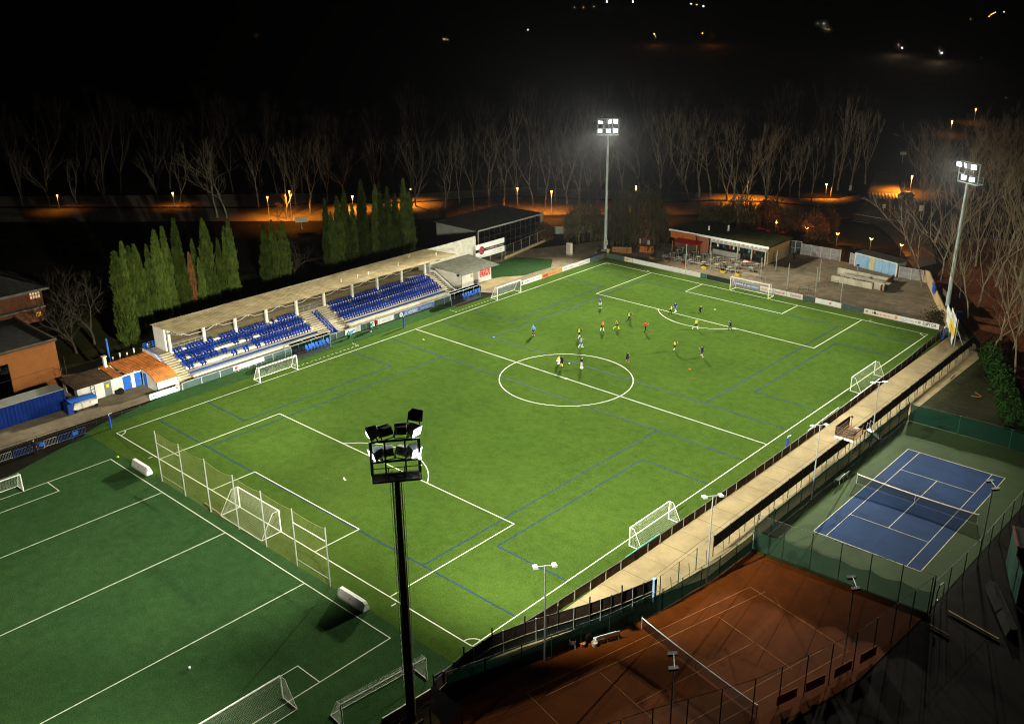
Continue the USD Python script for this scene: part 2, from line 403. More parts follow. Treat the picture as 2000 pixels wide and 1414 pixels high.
glow('warm_window', (1.0, 0.62, 0.30), 0.75)
glow('gold_window', (1.0, 0.55, 0.08), 1.0)
M = MATS


def spot(path, loc, aim, strength, half, color=LAMP_COLOR, soft=1.0, radius=0.25):
    l = UsdLux.SphereLight.Define(stage, path)
    l.CreateIntensityAttr(float(strength)); l.CreateRadiusAttr(radius); l.CreateNormalizeAttr(True); l.CreateColorAttr(color)
    s = UsdLux.ShapingAPI.Apply(l.GetPrim())
    s.CreateShapingConeAngleAttr(float(half)); s.CreateShapingConeSoftnessAttr(float(soft))
    d = np.asarray(aim, float) - np.asarray(loc, float); d /= np.linalg.norm(d)
    z = -d; x = np.cross([0, 0, 1.0], z); x /= np.linalg.norm(x); y = np.cross(z, x)
    l.AddTransformOp().Set(Gf.Matrix4d(*map(float, x), 0, *map(float, y), 0, *map(float, z), 0, *map(float, loc), 1))


def bulb(path, loc, strength, color=SODIUM, radius=0.18):
    l = UsdLux.SphereLight.Define(stage, path)
    l.CreateIntensityAttr(float(strength)); l.CreateRadiusAttr(radius); l.CreateNormalizeAttr(True); l.CreateColorAttr(color)
    l.AddTranslateOp().Set(Gf.Vec3d(*map(float, loc)))
# ------------------------------------------------------------------ the ground
g = MB(); n = 26
xs = np.r_[-2600, -1800, -1200, -800, -500, -300, np.linspace(-200, 120, 12), 250, 600, 1500]
ys = np.r_[-600, -250, np.linspace(-120, 220, 14), 300, 420, 560, 760, 1000, 1400, 2000, 3000]
X, Y = np.meshgrid(xs, ys, indexing='ij')
D = np.hypot(X + 20, Y)
Z = -0.03 + np.clip((D - 420) / 900, 0, 1.6) ** 1.5 * 26 * (0.8 + 0.3 * np.sin(X / 310) * np.cos(Y / 270))
nx, ny = len(xs), len(ys)
i, j = np.meshgrid(np.arange(nx - 1), np.arange(ny - 1), indexing='ij')
g.add(np.stack([X, Y, Z], -1).reshape(-1, 3), np.stack([i * ny + j, (i + 1) * ny + j, (i + 1) * ny + j + 1, i * ny + j + 1], -1).reshape(-1, 4))
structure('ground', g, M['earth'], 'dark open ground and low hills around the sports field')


def ground_z(x, y):
    d = math.hypot(x + 20, y)
    return -0.03 + min(max((d - 420) / 900, 0), 1.6) ** 1.5 * 26 * (0.8 + 0.3 * math.sin(x / 310) * math.cos(y / 270))


def area(name, poly, z, m, label=None):
    return structure(name, MB().sheet(poly, z), M[m], label)


def rect(x0, x1, y0, y1):
    return [(x0, y0), (x1, y0), (x1, y1), (x0, y1)]


area('yard', [(-36.6, -62), (-36.6, 20), (-33.1, 22), (-32.7, 51.9), (33.2, 51.9), (36.5, 50), (30, 62), (21, 76.5), (-4, 80), (-40, 64), (-52, 40), (-48.5, 20), (-48, -36), (-56, -48), (-56, -90), (-31, -90), (-31, -70)], 0.0, 'yard_concrete', 'worn concrete yard around the pitch')
WALK = [(32.3, -53), (33.0, -46), (33.2, 51), (37.4, 49.5), (39.7, 44), (39.7, -28), (37.9, -33.4), (36.0, -40), (34.6, -45), (32.6, -52)]


def slabs(name, label, poly, z, m, dx, dy, gap, under, ang=0.0, thick=.05):
    """Cast slabs with open joints over a base sheet."""
    from shapely.geometry import Polygon, box
    from shapely import affinity
    P = Polygon(poly).buffer(0); t = T(name, label, None, kind='structure')
    t.part('bed', MB().sheet(poly, z - thick + .012), M[under])
    x0, y0, x1, y1 = affinity.rotate(P, 0).bounds; cx_, cy_ = (x0 + x1) / 2, (y0 + y1) / 2; r = random.Random(8); R_ = max(x1 - x0, y1 - y0)
    for i in range(-int(R_ / dx) - 1, int(R_ / dx) + 2):
        for j in range(-int(R_ / dy) - 1, int(R_ / dy) + 2):
            c = affinity.rotate(box(cx_ + i * dx + gap, cy_ + j * dy + gap, cx_ + (i + 1) * dx - gap, cy_ + (j + 1) * dy - gap), ang, origin=(cx_, cy_)).intersection(P)
            if c.area > .15 and c.geom_type == 'Polygon':
                t.part('slab', MB().sheet(c, z + r.uniform(-.006, .006)), M[m] if not isinstance(m, (list, tuple)) else M[r.choice(m)])


slabs('walkway', 'pale concrete walkway between the pitch barrier and the tennis courts', WALK, 0.02, ['path_concrete', 'path_concrete', 'path_concrete_worn'], 30.0, 3.1, .022, 'path_joint')
slabs('plaza', 'worn concrete plaza of large slabs behind the far goal', [(-27, 52.3), (33.0, 52.3), (30, 58), (21, 75.6), (-4, 79), (-20, 75), (-32, 66)], 0.03, ['yard_concrete', 'yard_concrete', 'yard_concrete_worn'], 5.5, 4.2, .035, 'path_joint', 8)
area('grass_plot', [(39.7, 17.6), (39.7, 50), (46, 40), (58, 18)], 0.0, 'dark_grass', 'rough dark grass behind the blue tennis court')
area('woodland_floor', [(30.2, 62), (37.5, 51), (40, 46), (52, 25), (64, 14), (120, 60), (80, 140), (14, 112), (20.8, 77)], 0.0, 'lamp_red_litter', 'red brown leaf litter under the bare trees')
area('back_garden', [(-56, -60), (-56, -36), (-48, -36), (-48, 34), (-75, 34), (-80, -60)], -0.012, 'dark_grass', 'dark grass under the cypress trees behind the stand')
area('park_lawn', [(-60, 60), (-8, 79), (8, 96), (-2, 106), (-14, 108), (-28, 100), (-48, 84), (-66, 66)], -0.012, 'dark_grass', 'dark lawn between the bar and the road')
px_ = lambda *q: [tuple(at(u, v)[:2]) for u, v in q]
area('road', [(-190, -42), (-118, 20), (-103, 33), (-86, 49), (-72, 66), (-54, 82), (-45, 89)] + px_((1450, 419), (1520, 423), (1579, 426), (1657, 428), (1700, 435), (1722, 447), (1742, 466), (1762, 492), (1785, 525), (1830, 515), (1809, 452), (1784, 415), (1763, 388), (1755, 360), (1752, 335), (1712, 335), (1700, 360), (1692, 385), (1690, 395), (1660, 402), (1616, 408), (1560, 402), (1500, 396))
     + [(-43, 109), (-52, 99), (-84, 82), (-100, 59), (-116, 46), (-123, 33), (-200, -30)], 0.0, 'asphalt', 'orange lit road running past the trees and forking at the junction')
area('pavement', [(-200, -28), (-123, 35), (-116, 48), (-100, 61), (-84, 84), (-52, 101), (-43, 111)] + px_((1500, 393), (1560, 399), (1616, 405), (1655, 399), (1686, 390), (1678, 380), (1640, 388), (1560, 388), (1500, 382)) + [(-56, 112), (-90, 92), (-106, 68), (-124, 54), (-206, -20)], 0.012, 'pavement_concrete', 'pavement along the far side of the road')
structure('traffic_island', MB().prism(px_((1662, 417), (1704, 414), (1728, 404), (1764, 434), (1712, 426)), 0.0, 0.12), M['pavement_concrete'], 'triangular traffic island at the road junction')

# zebra crossing and road paint (parts of one marking)
rm = T('road_marking', 'white zebra crossing and worn lines painted on the road junction', None, kind='structure')
for k in range(9):
    q = [at(1699 + 6.6 * k + a, v)[:2] for a, v in ((0, 388 + .25 * k), (3.4, 388.2 + .25 * k), (.2, 377 + .2 * k), (-2.8, 377 + .2 * k))]
    rm.part('stripe', MB().sheet(q, 0.022), M['white_paint'])
for (u0, v0), (u1, v1) in (((1655, 419.5), (1703, 412.5)), ((1708, 428), (1768, 437.5)), ((1580, 424), (1657, 426)), ((1767, 392), (1811, 456)), ((1736, 401), (1744, 409)), ((1748, 413), (1755, 420)), ((1758, 423), (1766, 431)), ((1600, 413), (1640, 409)), ((1662, 431), (1700, 437))):
    p, q = at(u0, v0)[:2], at(u1, v1)[:2]; t = (q - p) / np.linalg.norm(q - p); w = np.array([-t[1], t[0]]) * 0.15
    rm.part('line', MB().sheet([p - w, q - w, q + w, p + w], 0.026), M['white_paint'])

# pitches
pitch = T('football_pitch', 'bright green artificial football pitch with white and blue lines', None, kind='structure')
pitch.part('turf', MB().sheet([(-33.4, -51.7), (33.0, -51.7), (33.0, 52.0), (-32.6, 52.0), (-33.2, 10)], 0.010), M['pitch_turf'])
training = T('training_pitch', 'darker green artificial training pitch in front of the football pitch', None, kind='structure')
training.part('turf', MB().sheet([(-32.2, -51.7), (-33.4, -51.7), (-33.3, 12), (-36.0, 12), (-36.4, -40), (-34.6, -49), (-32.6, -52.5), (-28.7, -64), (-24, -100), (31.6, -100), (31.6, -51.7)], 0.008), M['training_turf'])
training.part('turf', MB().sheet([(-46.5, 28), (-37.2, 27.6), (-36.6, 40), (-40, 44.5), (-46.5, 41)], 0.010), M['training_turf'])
W, L = 30.5, 49.2


def stroke(owner, pts, m, z, w=0.12, name='white_line', closed=False):
    P = np.asarray(pts, float)
    if closed:
        P = np.vstack([P, P[:1]])
    for a, b in zip(P[:-1], P[1:]):
        t = (b - a) / np.linalg.norm(b - a); s = np.array([-t[1], t[0]]) * w / 2; e = t * w / 2 * (len(P) < 12)
        owner.part(name, MB().sheet([a - e - s, b + e - s, b + e + s, a - e + s], z), M[m])


def arc(owner, c, r, a0, a1, m='white_paint', z=0.018, w=0.12, n=40, name='white_line'):
    g = np.radians(np.linspace(a0, a1, n)); b = MB()
    o = np.c_[c[0] + (r + w / 2) * np.cos(g), c[1] + (r + w / 2) * np.sin(g)]; q = np.c_[c[0] + (r - w / 2) * np.cos(g), c[1] + (r - w / 2) * np.sin(g)]
    v = np.c_[np.vstack([o, q]), np.full(2 * n, z)]
    k = np.arange(n - 1)
    b.add(v, np.stack([k, k + 1, k + 1 + n, k + n], 1)[:, ::-1])
    owner.part(name, b, M[m])


WZ = 0.022
for p, q in (((-W, -L), (-W, L)), ((W, -L), (W, L))):
    stroke(pitch, [p, q], 'white_paint', WZ)
for y in (-L, 0, L):
    stroke(pitch, [(-W + .06, y), (W - .06, y)], 'white_paint', WZ)
for s in (-1, 1):
    for hw, d in ((20.16, 16.5), (9.16, 5.5)):
        y0, y1 = s * (L - .07), s * (L - d)
        stroke(pitch, [(-hw, y0), (-hw, y1 + s * 0.06)], 'white_paint', WZ); stroke(pitch, [(hw, y0), (hw, y1 + s * 0.06)], 'white_paint', WZ)
        stroke(pitch, [(-hw, y1), (hw, y1)], 'white_paint', WZ)
    a = math.degrees(math.acos(5.5 / 9.15)); c = (0, s * (L - 11)); m = 90 if s < 0 else 270
    arc(pitch, c, 9.15, m - a, m + a, z=WZ)
    arc(pitch, c, 0.07, 0, 360, z=WZ, w=0.14, n=14)
    for sx in (-1, 1):
        m = {(-1, -1): 0, (1, -1): 90, (1, 1): 180, (-1, 1): 270}[(sx, s)]
        arc(pitch, (sx * W, s * L), 1.0, m, m + 90, n=12, z=WZ + 0.004)
        stroke(pitch, [(sx * (W - 9.2), s * (L + 0.35)), (sx * (W - 9.2), s * (L + 0.75))], 'white_paint', WZ)
arc(pitch, (0, 0), 9.15, 0, 360, n=90, z=WZ + 0.004)
arc(pitch, (0, 0), 0.1, 0, 360, w=0.2, n=14, z=WZ + 0.004)
# dashed technical areas by the stand
for y0, y1 in ((-21.5, -10.5), (10.0, 20.0)):
    for y in np.arange(y0, y1, 0.75):
        stroke(pitch, [(-31.7, y), (-31.7, y + 0.28)], 'white_paint', WZ, 0.1)
    for ye in (y0, y1):
        for x in np.arange(-33.1, -31.8, 0.6):
            stroke(pitch, [(x, ye), (x + 0.28, ye)], 'white_paint', WZ, 0.1)
for s in (-1, 1):   # the two small cross pitches in blue
    B = lambda *p: stroke(pitch, p, 'blue_line_paint', 0.016, 0.14, 'blue_line')
    B((-29.9, s * 43.85), (30.4, s * 43.85)); B((-29.9, s * 5.3), (30.4, s * 5.3))
    for x in (-18.7, 18.7):
        B((x, s * 43.7), (x, s * 5.4))
    for t in (-1, 1):
        B((t * 30.3, s * 36.8), (t * 21.7, s * 36.8)); B((t * 30.3, s * 12.7), (t * 21.7, s * 12.7)); B((t * 21.7, s * 36.7), (t * 21.7, s * 12.8))
TW = 'white_paint'
stroke(training, [(-24.4, -53.0), (24.6, -53.0)], TW, 0.02, 0.1)
for x in (-24.4, 24.6):
    stroke(training, [(x, -53.1), (x, -99)], TW, 0.02, 0.1)
for x in (-12.7, -0.4, 12.7):
    stroke(training, [(x, -53.1), (x, -99)], TW, 0.02, 0.1)
for s, x in ((1, -24.4), (-1, 24.6)):
    stroke(training, [(x, -60.3), (x + s * 2.9, -60.3)], TW, 0.024, 0.1); stroke(training, [(x + s * 2.9, -60.35), (x + s * 2.9, -72)], TW, 0.024, 0.1)

# tennis courts
clay = T('clay_court', 'orange red clay tennis court beside the walkway', None, kind='structure')
clay.part('clay_surface', MB().sheet([(34.0, -56), (35.2, -48.5), (38.3, -40), (39.6, -34), (40.6, -21.4), (56.7, -20.4), (56.0, -32), (53.0, -45), (48, -62), (36, -64)], 0.012), M['clay'])
for a, b in (((43.4, -26.6), (37.6, -50.4)), ((44.75, -26.4), (38.9, -49.6)), ((43.4, -26.6), (53.9, -29.2)), ((43.6, -32.3), (51.5, -34.3)), ((52.6, -28.9), (46.9, -52)), ((53.9, -29.2), (48.1, -52.5)), ((40.5, -44.8), (48.6, -46.8)), ((47.6, -33.3), (44.6, -45.8)), ((37.6, -50.4), (48.1, -52.9))):
    stroke(clay, [a, b], 'clay_line', 0.02, 0.07, 'court_line')
kerb = clay.part('kerb', MB().prism([(40.55, -21.35), (56.9, -20.35), (56.9, -20.15), (40.55, -21.15)], 0, 0.22), M['dark_grass'])
hard = T('hard_court', 'hard tennis court, blue with a green surround', None, kind='structure')
hard.part('surround', MB().sheet([(40.6, -21.1), (56.7, -20.0), (57.4, 17.4), (40.2, 17.6)], 0.010), M['court_green'])
cx, cy = 48.6, -2.25
hw, hl = 5.30, 11.85
hard.part('playing_area', MB().sheet(rect(cx - hw, cx + hw, cy - hl, cy + hl), 0.016), M['court_blue'])
for s in (-1, 1):
    stroke(hard, [(cx + s * hw, cy - hl), (cx + s * hw, cy + hl)], 'court_line', 0.022, 0.08, 'court_line')
    stroke(hard, [(cx - hw + .05, cy + s * hl), (cx + hw - .05, cy + s * hl)], 'court_line', 0.022, 0.1, 'court_line')
    stroke(hard, [(cx + s * 3.98, cy - hl + .06), (cx + s * 3.98, cy + hl - .06)], 'court_line', 0.022, 0.07, 'court_line')
    stroke(hard, [(cx - 3.94, cy + s * 6.4), (cx + 3.94, cy + s * 6.4)], 'court_line', 0.022, 0.07, 'court_line')
stroke(hard, [(cx, cy - 6.36), (cx, cy + 6.36)], 'court_line', 0.022, 0.07, 'court_line')
# ------------------------------------------------------------------ floodlight masts
def floodlight(t, c, aim, lit=True, size=0.62, k=0, dark=False):
    """A box floodlight at c that looks towards aim: housing (with lens and yoke as sub-parts)."""
    c = np.asarray(c, float); d = np.asarray(aim, float) - c; d /= np.linalg.norm(d)
    r = np.cross(d, [0, 0, 1.0]); r /= np.linalg.norm(r); u = np.cross(r, d)
    P = lambda a, b, e: c + r * a + u * b + d * e
    w, h, s = size * 0.62, size * 0.55, size * 0.5
    b = MB()
    front = [P(-w, -h, s), P(w, -h, s), P(w, h, s), P(-w, h, s)]; back = [P(-w * .7, -h * .7, -s), P(w * .7, -h * .7, -s), P(w * .7, h * .7, -s), P(-w * .7, h * .7, -s)]
    b.add(front + back, [(7, 6, 5, 4)[::-1], (0, 1, 5, 4)[::-1], (1, 2, 6, 5)[::-1], (2, 3, 7, 6)[::-1], (3, 0, 4, 7)[::-1]])
    for i in range(5):       # cooling ribs on the back
        y = (-0.55 + 0.275 * i) * h
        b.bar(P(-w * .62, y, -s - 0.03), P(w * .62, y, -s - 0.03), 0.05, 0.05, up=u)
    for a, e in ((-w, 0), (w, 0)):
        b.bar(P(a, -h, s), P(a, h, s), 0.05, 0.05, up=d)
    b.bar(P(-w, h, s), P(w, h, s), 0.05, 0.05, up=d); b.bar(P(-w, -h, s), P(w, -h, s), 0.05, 0.05, up=d)
    path = t.part('floodlight', b, M['dark_steel' if dark else 'lamp_housing'])  # darker colour stands in for backs that neighbouring lamps leave unlit
    gl = MB(); N = 7; gx = np.linspace(-1, 1, N)          # the bulging front glass
    gl.add([P(x * w * .93, y * h * .93, s - .03 + .17 * (1 - x * x) * (1 - y * y)) for y in gx for x in gx], [(j * N + i, j * N + i + 1, (j + 1) * N + i + 1, (j + 1) * N + i) for j in range(N - 1) for i in range(N - 1)])
    t.part('lens', gl, M['lens_lit' if lit else 'pane'], under=path)
    y = MB()
    for a in (-1, 1):
        y.bar(P(a * (w + .05), 0, 0), P(a * (w + .05), -h - .16, -.05), 0.05, 0.05, up=d)
    y.bar(P(-w - .05, -h - .16, -.05), P(w + .05, -h - .16, -.05), 0.06, 0.05, up=d)
    t.part('yoke', y, M['dark_steel'], under=path)
    return c + d * (s + 0.45)


def mast(xy, zp, ang, lamps, rows, label, steel, lean=(0, 0), ladder=False, wide=4.0, frame='mast_steel', fh=1.0):
    """A steel column that carries a frame of floodlights turned by ang degrees."""
    t = T('floodlight_mast', label, 'floodlight mast', (xy[0], xy[1], 0))
    base, top = np.array([xy[0], xy[1], 0.0]), np.array([xy[0] + lean[0], xy[1] + lean[1], zp])
    t.part('base_plate', MB().box(xy[0] - .6, xy[0] + .6, xy[1] - .6, xy[1] + .6, 0, 0.35), M['yard_concrete'])
    ks = np.linspace(0, 1, 10)
    t.part('column', MB().tube([base + (top - base) * k for k in ks], 0.36 - 0.19 * ks, 14), M[steel], smooth=50)
    a = math.radians(ang); ex = np.array([math.cos(a), math.sin(a), 0]); ey = np.array([-math.sin(a), math.cos(a), 0]); ez = np.array([0, 0, 1.0])
    Q = lambda p, q, h: top + ex * p + ey * q + ez * h
    hw = wide / 2
    fr = MB()
    for p in (-hw, hw):
        fr.bar(Q(p, 0, 0), Q(p, 0, 3.1 * fh), 0.14)
    fr.bar(Q(-hw, 0, 0.0), Q(hw, 0, 0.0), 0.18); fr.bar(Q(-hw, 0, 3.05 * fh), Q(hw, 0, 3.05 * fh), 0.12); fr.bar(Q(-hw, 0, 1.2 * fh), Q(hw, 0, 1.2 * fh), 0.12)
    for p in (-hw * .42, hw * .42):
        fr.bar(Q(p, 0, 0), Q(p, 0, 3.05 * fh), 0.08)
    t.part('frame', fr, M[frame])
    deck = MB()
    for k in range(5):
        deck.bar(Q(-hw, 0.22 + 0.17 * k, -.02), Q(hw, 0.22 + 0.17 * k, -.02), 0.12, 0.04)
    deck.bar(Q(-hw, 1.0, 0), Q(hw, 1.0, 0), 0.08, 0.14); deck.bar(Q(-hw, 0, 0), Q(-hw, 1.0, 0), 0.08, 0.14); deck.bar(Q(hw, 0, 0), Q(hw, 1.0, 0), 0.08, 0.14)
    t.part('deck', deck, M[frame])
    rail = MB()
    for p in (-hw, -hw * .33, hw * .33, hw):
        rail.rod(Q(p, 1.0, 0), Q(p, 1.0, 1.0), 0.03, 5)
    rail.rod(Q(-hw, 1.0, 1.0), Q(hw, 1.0, 1.0), 0.03, 5); rail.rod(Q(-hw, 1.0, .5), Q(hw, 1.0, .5), 0.025, 5)
    t.part('railing', rail, M[frame])
    if ladder:
        lad = MB()
        sx = ey * -0.0 + ex * 0.0
        for s in (-1, 1):
            lad.bar(base + ex * .30 * s - ey * .62 + ez, top + ex * .30 * s - ey * .42, 0.05)
        for z in np.arange(1.2, zp, 0.34):
            k = z / zp; c = base + (top - base) * k - ey * (.62 - .2 * k)
            lad.bar(c - ex * .30, c + ex * .30, 0.035)
        t.part('ladder', lad, M['dark_steel'])
        hoops = MB(); g = np.radians(np.linspace(-10, 190, 11))
        for z in np.arange(3.0, zp - .3, 0.62):
            k = z / zp; c = base + (top - base) * k - ey * (.62 - .2 * k)
            hoops.tube([c + ex * .44 * math.cos(w) - ey * .66 * math.sin(w) for w in g], 0.022, 4)
        for w in (0, 60, 120, 180):
            w = math.radians(w)
            hoops.rod(base + ez * 3 - ey * (.60) + ex * .44 * math.cos(w) - ey * .66 * math.sin(w), top - ez * .3 - ey * .42 + ex * .44 * math.cos(w) - ey * .66 * math.sin(w), 0.018, 4)
        t.part('ladder_cage', hoops, M['dark_steel'])
    for k, ((p, h, lit, dark), lamp) in enumerate(zip(rows, lamps + [None] * 20)):
        aim = lamp[:3] if lamp else (0, 0, 0)
        c = Q(p, -0.45, h)
        q = floodlight(t, c, aim, lit, 0.66 if ladder else 0.68, k, dark)
        if lamp:
            spot(f'{t.path}/lamp_light_{k:03d}', q - t.loc, np.asarray(aim, float) - t.loc, lamp[3] * K, lamp[4])
    return t


G3 = [-1.45, 0, 1.45]
mast(FAR_MAST, 22.7, 45, FAR_LAMPS, [(p, h, True, False) for h in (2.7, 0.95) for p in G3], 'floodlight mast with six blazing lamps at the far corner of the pitch', 'mast_steel')
mast(RIGHT_MAST, 21.3, -28, RIGHT_LAMPS, [(p, 2.75, True, False) for p in G3] + [(-0.2, 0.95, True, False), (1.35, 0.95, True, False)], 'floodlight mast behind the yellow billboard, right of the far goal', 'mast_steel', wide=4.0)
mast(NEAR_MAST, 20.9, 232, NEAR_LAMPS, [(1.35, 2.95, True, False), (0.5, 2.95, True, True), (-0.5, 2.95, True, True), (-1.3, 2.95, True, False), (1.25, 1.45, True, False), (0.45, 1.45, True, False), (-0.45, 1.45, True, False), (-1.25, 1.45, True, False), (-1.4, 3.9, True, True)],
     'dark rusty floodlight mast with a caged ladder in the foreground', 'rusty_mast', ladder=True, frame='dark_steel', wide=3.15, fh=0.8)
# ------------------------------------------------------------------ grandstand
st = T('grandstand', 'long covered grandstand with rows of blue seats and a weathered sheet roof', 'grandstand', (-38, -36.4, 0))
SX0, SZ0, TR, RS, NR = -44.0, 2.75, 0.90, 0.36, 6          # landing edge, its height, tread, riser, rows
Y0, Y1 = -33.9, 15.1
SECT = [(-33.9, -12.1), (-6.7, 15.1)]
st.part('back_wall', MB().box(-47.75, -47.5, -34.2, 31.0, 0, 6.0), M['stand_white'])
st.part('dado', MB().box(-47.5, -47.46, -34.0, 17.0, SZ0, SZ0 + 1.5), M['brown_dado'])
st.part('landing', MB().box(-47.5, SX0, -36.2, 16.8, SZ0 - 0.25, SZ0), M['stand_concrete'])
st.part('end_wall', MB().box(-47.5, -44.6, -34.25, -34.02, SZ0, 5.9), M['white_wall'])
st.part('end_wall', MB().box(-47.5, -44.6, 16.4, 16.6, SZ0, 5.9), M['stand_grey'])
for y in (-36.35, 16.9):
    sd = MB()                                     # stepped side walls of the stairs
    P = [(SX0 - 3.4, 0), (SX0 - 3.4, SZ0 + .35), (SX0, SZ0 + .35)] + [(SX0 + 5.5, 0.45), (SX0 + 5.9, 0)]
    v = [(x, y + o, z) for o in (0, .16) for x, z in P]; n = len(P)
    sd.add(v, [(0, k, k + 1) for k in range(1, n - 1)] + [(n, n + k + 1, n + k) for k in range(1, n - 1)])
    sd.add(v, [(k, (k + 1) % n, n + (k + 1) % n, n + k)[::-1] for k in range(n)])
    st.part('side_wall', sd, M['white_wall'])
for a, b in SECT:
    for k in range(NR):
        x0, z1 = SX0 + TR * k, SZ0 - RS * (k + 1)
        st.part('step', MB().box(x0, SX0 + TR * (k + 1), a, b, 0 if k == NR - 1 else z1 - 0.5, z1), M['stand_concrete'])
        riser_m = 'stand_blue' if k % 2 == 1 else 'stand_white'
        st.part('riser', MB().box(x0 + 0.004, x0 + 0.045, a + .01, b - .01, z1 + .004, z1 + RS + (0.05 if k % 2 == 0 else 0.0)), M[riser_m])
    st.part('front_wall', MB().box(SX0 + TR * NR, SX0 + TR * NR + .12, a, b, 0, SZ0 - RS * NR + .12), M['stand_white'])
st.part('front_path', MB().box(-38.45, -36.75, -34.5, 20.0, 0, 0.06), M['path_concrete'])


def flight(ya, yb, n=12):
    for k in range(n):
        x0 = SX0 + 5.4 * k / n; z = SZ0 * (1 - (k + 1) / (n + 1))
        st.part('stair', MB().box(x0, x0 + 5.4 / n, ya, yb, 0, z), M['stand_concrete'])
        st.part('nosing', MB().box(x0 + 5.4 / n - .16, x0 + 5.4 / n + .012, ya + .03, yb - .03, z - .02, z + .012), M['stand_white'])


flight(-36.15, -33.95); flight(-12.0, -9.95); flight(-8.75, -6.75); flight(15.2, 16.85)
mid = MB(); P = [(SX0 + .2, SZ0 - .2), (SX0 + 5.6, .1), (SX0 + 5.6, 0), (SX0 + .2, 0)]
v = [(x, y, z) for y in (-9.9, -9.75) for x, z in P]
mid.add(v, [(0, 1, 2), (0, 2, 3), (4, 6, 5), (4, 7, 6)]); mid.add(v, [(0, 4, 5, 1), (1, 5, 6, 2), (3, 7, 4, 0)])
v = [(x, y + .95, z) for x, y, z in v]
mid.add(v, [(0, 1, 2), (0, 2, 3), (4, 6, 5), (4, 7, 6)]); mid.add(v, [(0, 4, 5, 1), (1, 5, 6, 2), (3, 7, 4, 0)])
st.part('stair_wall', mid, M['blue_paint'])
st.part('tunnel_ramp', MB().plate((SX0 + 1.5, -9.74, 1.3), (SX0 + 5.4, -9.74, .05), (SX0 + 5.4, -8.97, .05), (SX0 + 1.5, -8.97, 1.3), .1), M['blue_paint'])
# railings
for ya in (-36.2, -9.85, -8.85, 16.95):
    r = MB()
    for k in range(7):
        x = SX0 - .2 + 5.6 * k / 6; z = SZ0 * (1 - k / 6.2)
        r.rod((x, ya, z), (x, ya, z + 1.0), .025, 5)
    for h in (.5, 1.0):
        r.rod((SX0 - .2, ya, SZ0 + h), (SX0 + 5.4, ya, SZ0 * (1 - 6 / 6.2) + h), .025, 5)
    st.part('handrail', r, M['bright_blue' if ya < -30 else 'galvanised'])
r = MB()
for y in np.arange(-36.2, -33.9, .5):
    r.rod((-47.4, y, SZ0), (-47.4, y, SZ0 + 1), .025, 5)
for x in np.arange(-47.4, -44, .6):
    r.rod((x, -36.2, SZ0), (x, -36.2, SZ0 + 1), .025, 5)
for h in (.35, .7, 1.0):
    r.tube([(-47.4, -34, SZ0 + h), (-47.4, -36.2, SZ0 + h), (-44.2, -36.2, SZ0 + h)], .03, 5)
st.part('landing_railing', r, M['bright_blue'])
for a, b in ((-33.5, -28.9), (-12.0, -7.5)):
    r = MB()
    for y in np.arange(a, b, .9):
        r.rod((SX0 - .05, y, SZ0), (SX0 - .05, y, SZ0 + .95), .022, 5)
    for h in (.5, .95):
        r.rod((SX0 - .05, a, SZ0 + h), (SX0 - .05, b, SZ0 + h), .022, 5)
    st.part('landing_railing', r, M['galvanised'])
# roof: columns, cantilever trusses, purlins and four lapped rows of sheeting
FR = [-33.9, -28.5, -23.3, -17.9, -12.4, -7.1, -1.4, 3.9, 9.3, 14.7]
RX0, RX1, RZ0, RZ1 = -40.0, -48.1, 6.42, 5.92               # front and back edge
rz = lambda x: RZ0 + (RZ1 - RZ0) * (x - RX0) / (RX1 - RX0)
for y in FR:
    st.part('column', MB().box(-44.2, -43.85, y - .18, y + .18, SZ0, rz(-44) - .75), M['stand_white'])
    t = MB()
    t.bar((-47.4, y, rz(-47.4) - .12), (-40.1, y, rz(-40.1) - .12), .10, .12); t.bar((-47.4, y, rz(-47.4) - .72), (-43.8, y, rz(-44) - .72), .10, .12); t.bar((-43.8, y, rz(-44) - .72), (-40.2, y, rz(-40.2) - .26), .10, .10)
    xs_ = np.linspace(-47.2, -40.5, 10)
    for k in range(9):
        lo = lambda x: rz(x) - .72 if x < -43.8 else rz(x) - .72 + (x + 43.8) / 3.6 * .46
        a, b = (xs_[k], xs_[k + 1])
        t.bar((a, y, rz(a) - .14 if k % 2 else lo(a)), (b, y, lo(b) if k % 2 else rz(b) - .14), .07)
    st.part('truss', t, M['stand_grey'])
for x in (-47.0, -44.6, -42.4, -40.4):
    st.part('purlin', MB().box(x - .06, x + .06, -34.3, 18.2, rz(x) - .10, rz(x) - .02), M['dark_steel'])
    if x > -46:
        br = MB()
        for a, b in zip(FR[:-1], FR[1:]):
            br.bar((x, a, rz(x) - .12), (x, a + 1.3, rz(x) - .6), .06); br.bar((x, a + 1.3, rz(x) - .6), (x, b - 1.3, rz(x) - .6), .05); br.bar((x, b - 1.3, rz(x) - .6), (x, b, rz(x) - .12), .06)
        st.part('brace', br, M['stand_grey'])
edge = np.linspace(RX0 + .05, RX1, 5)
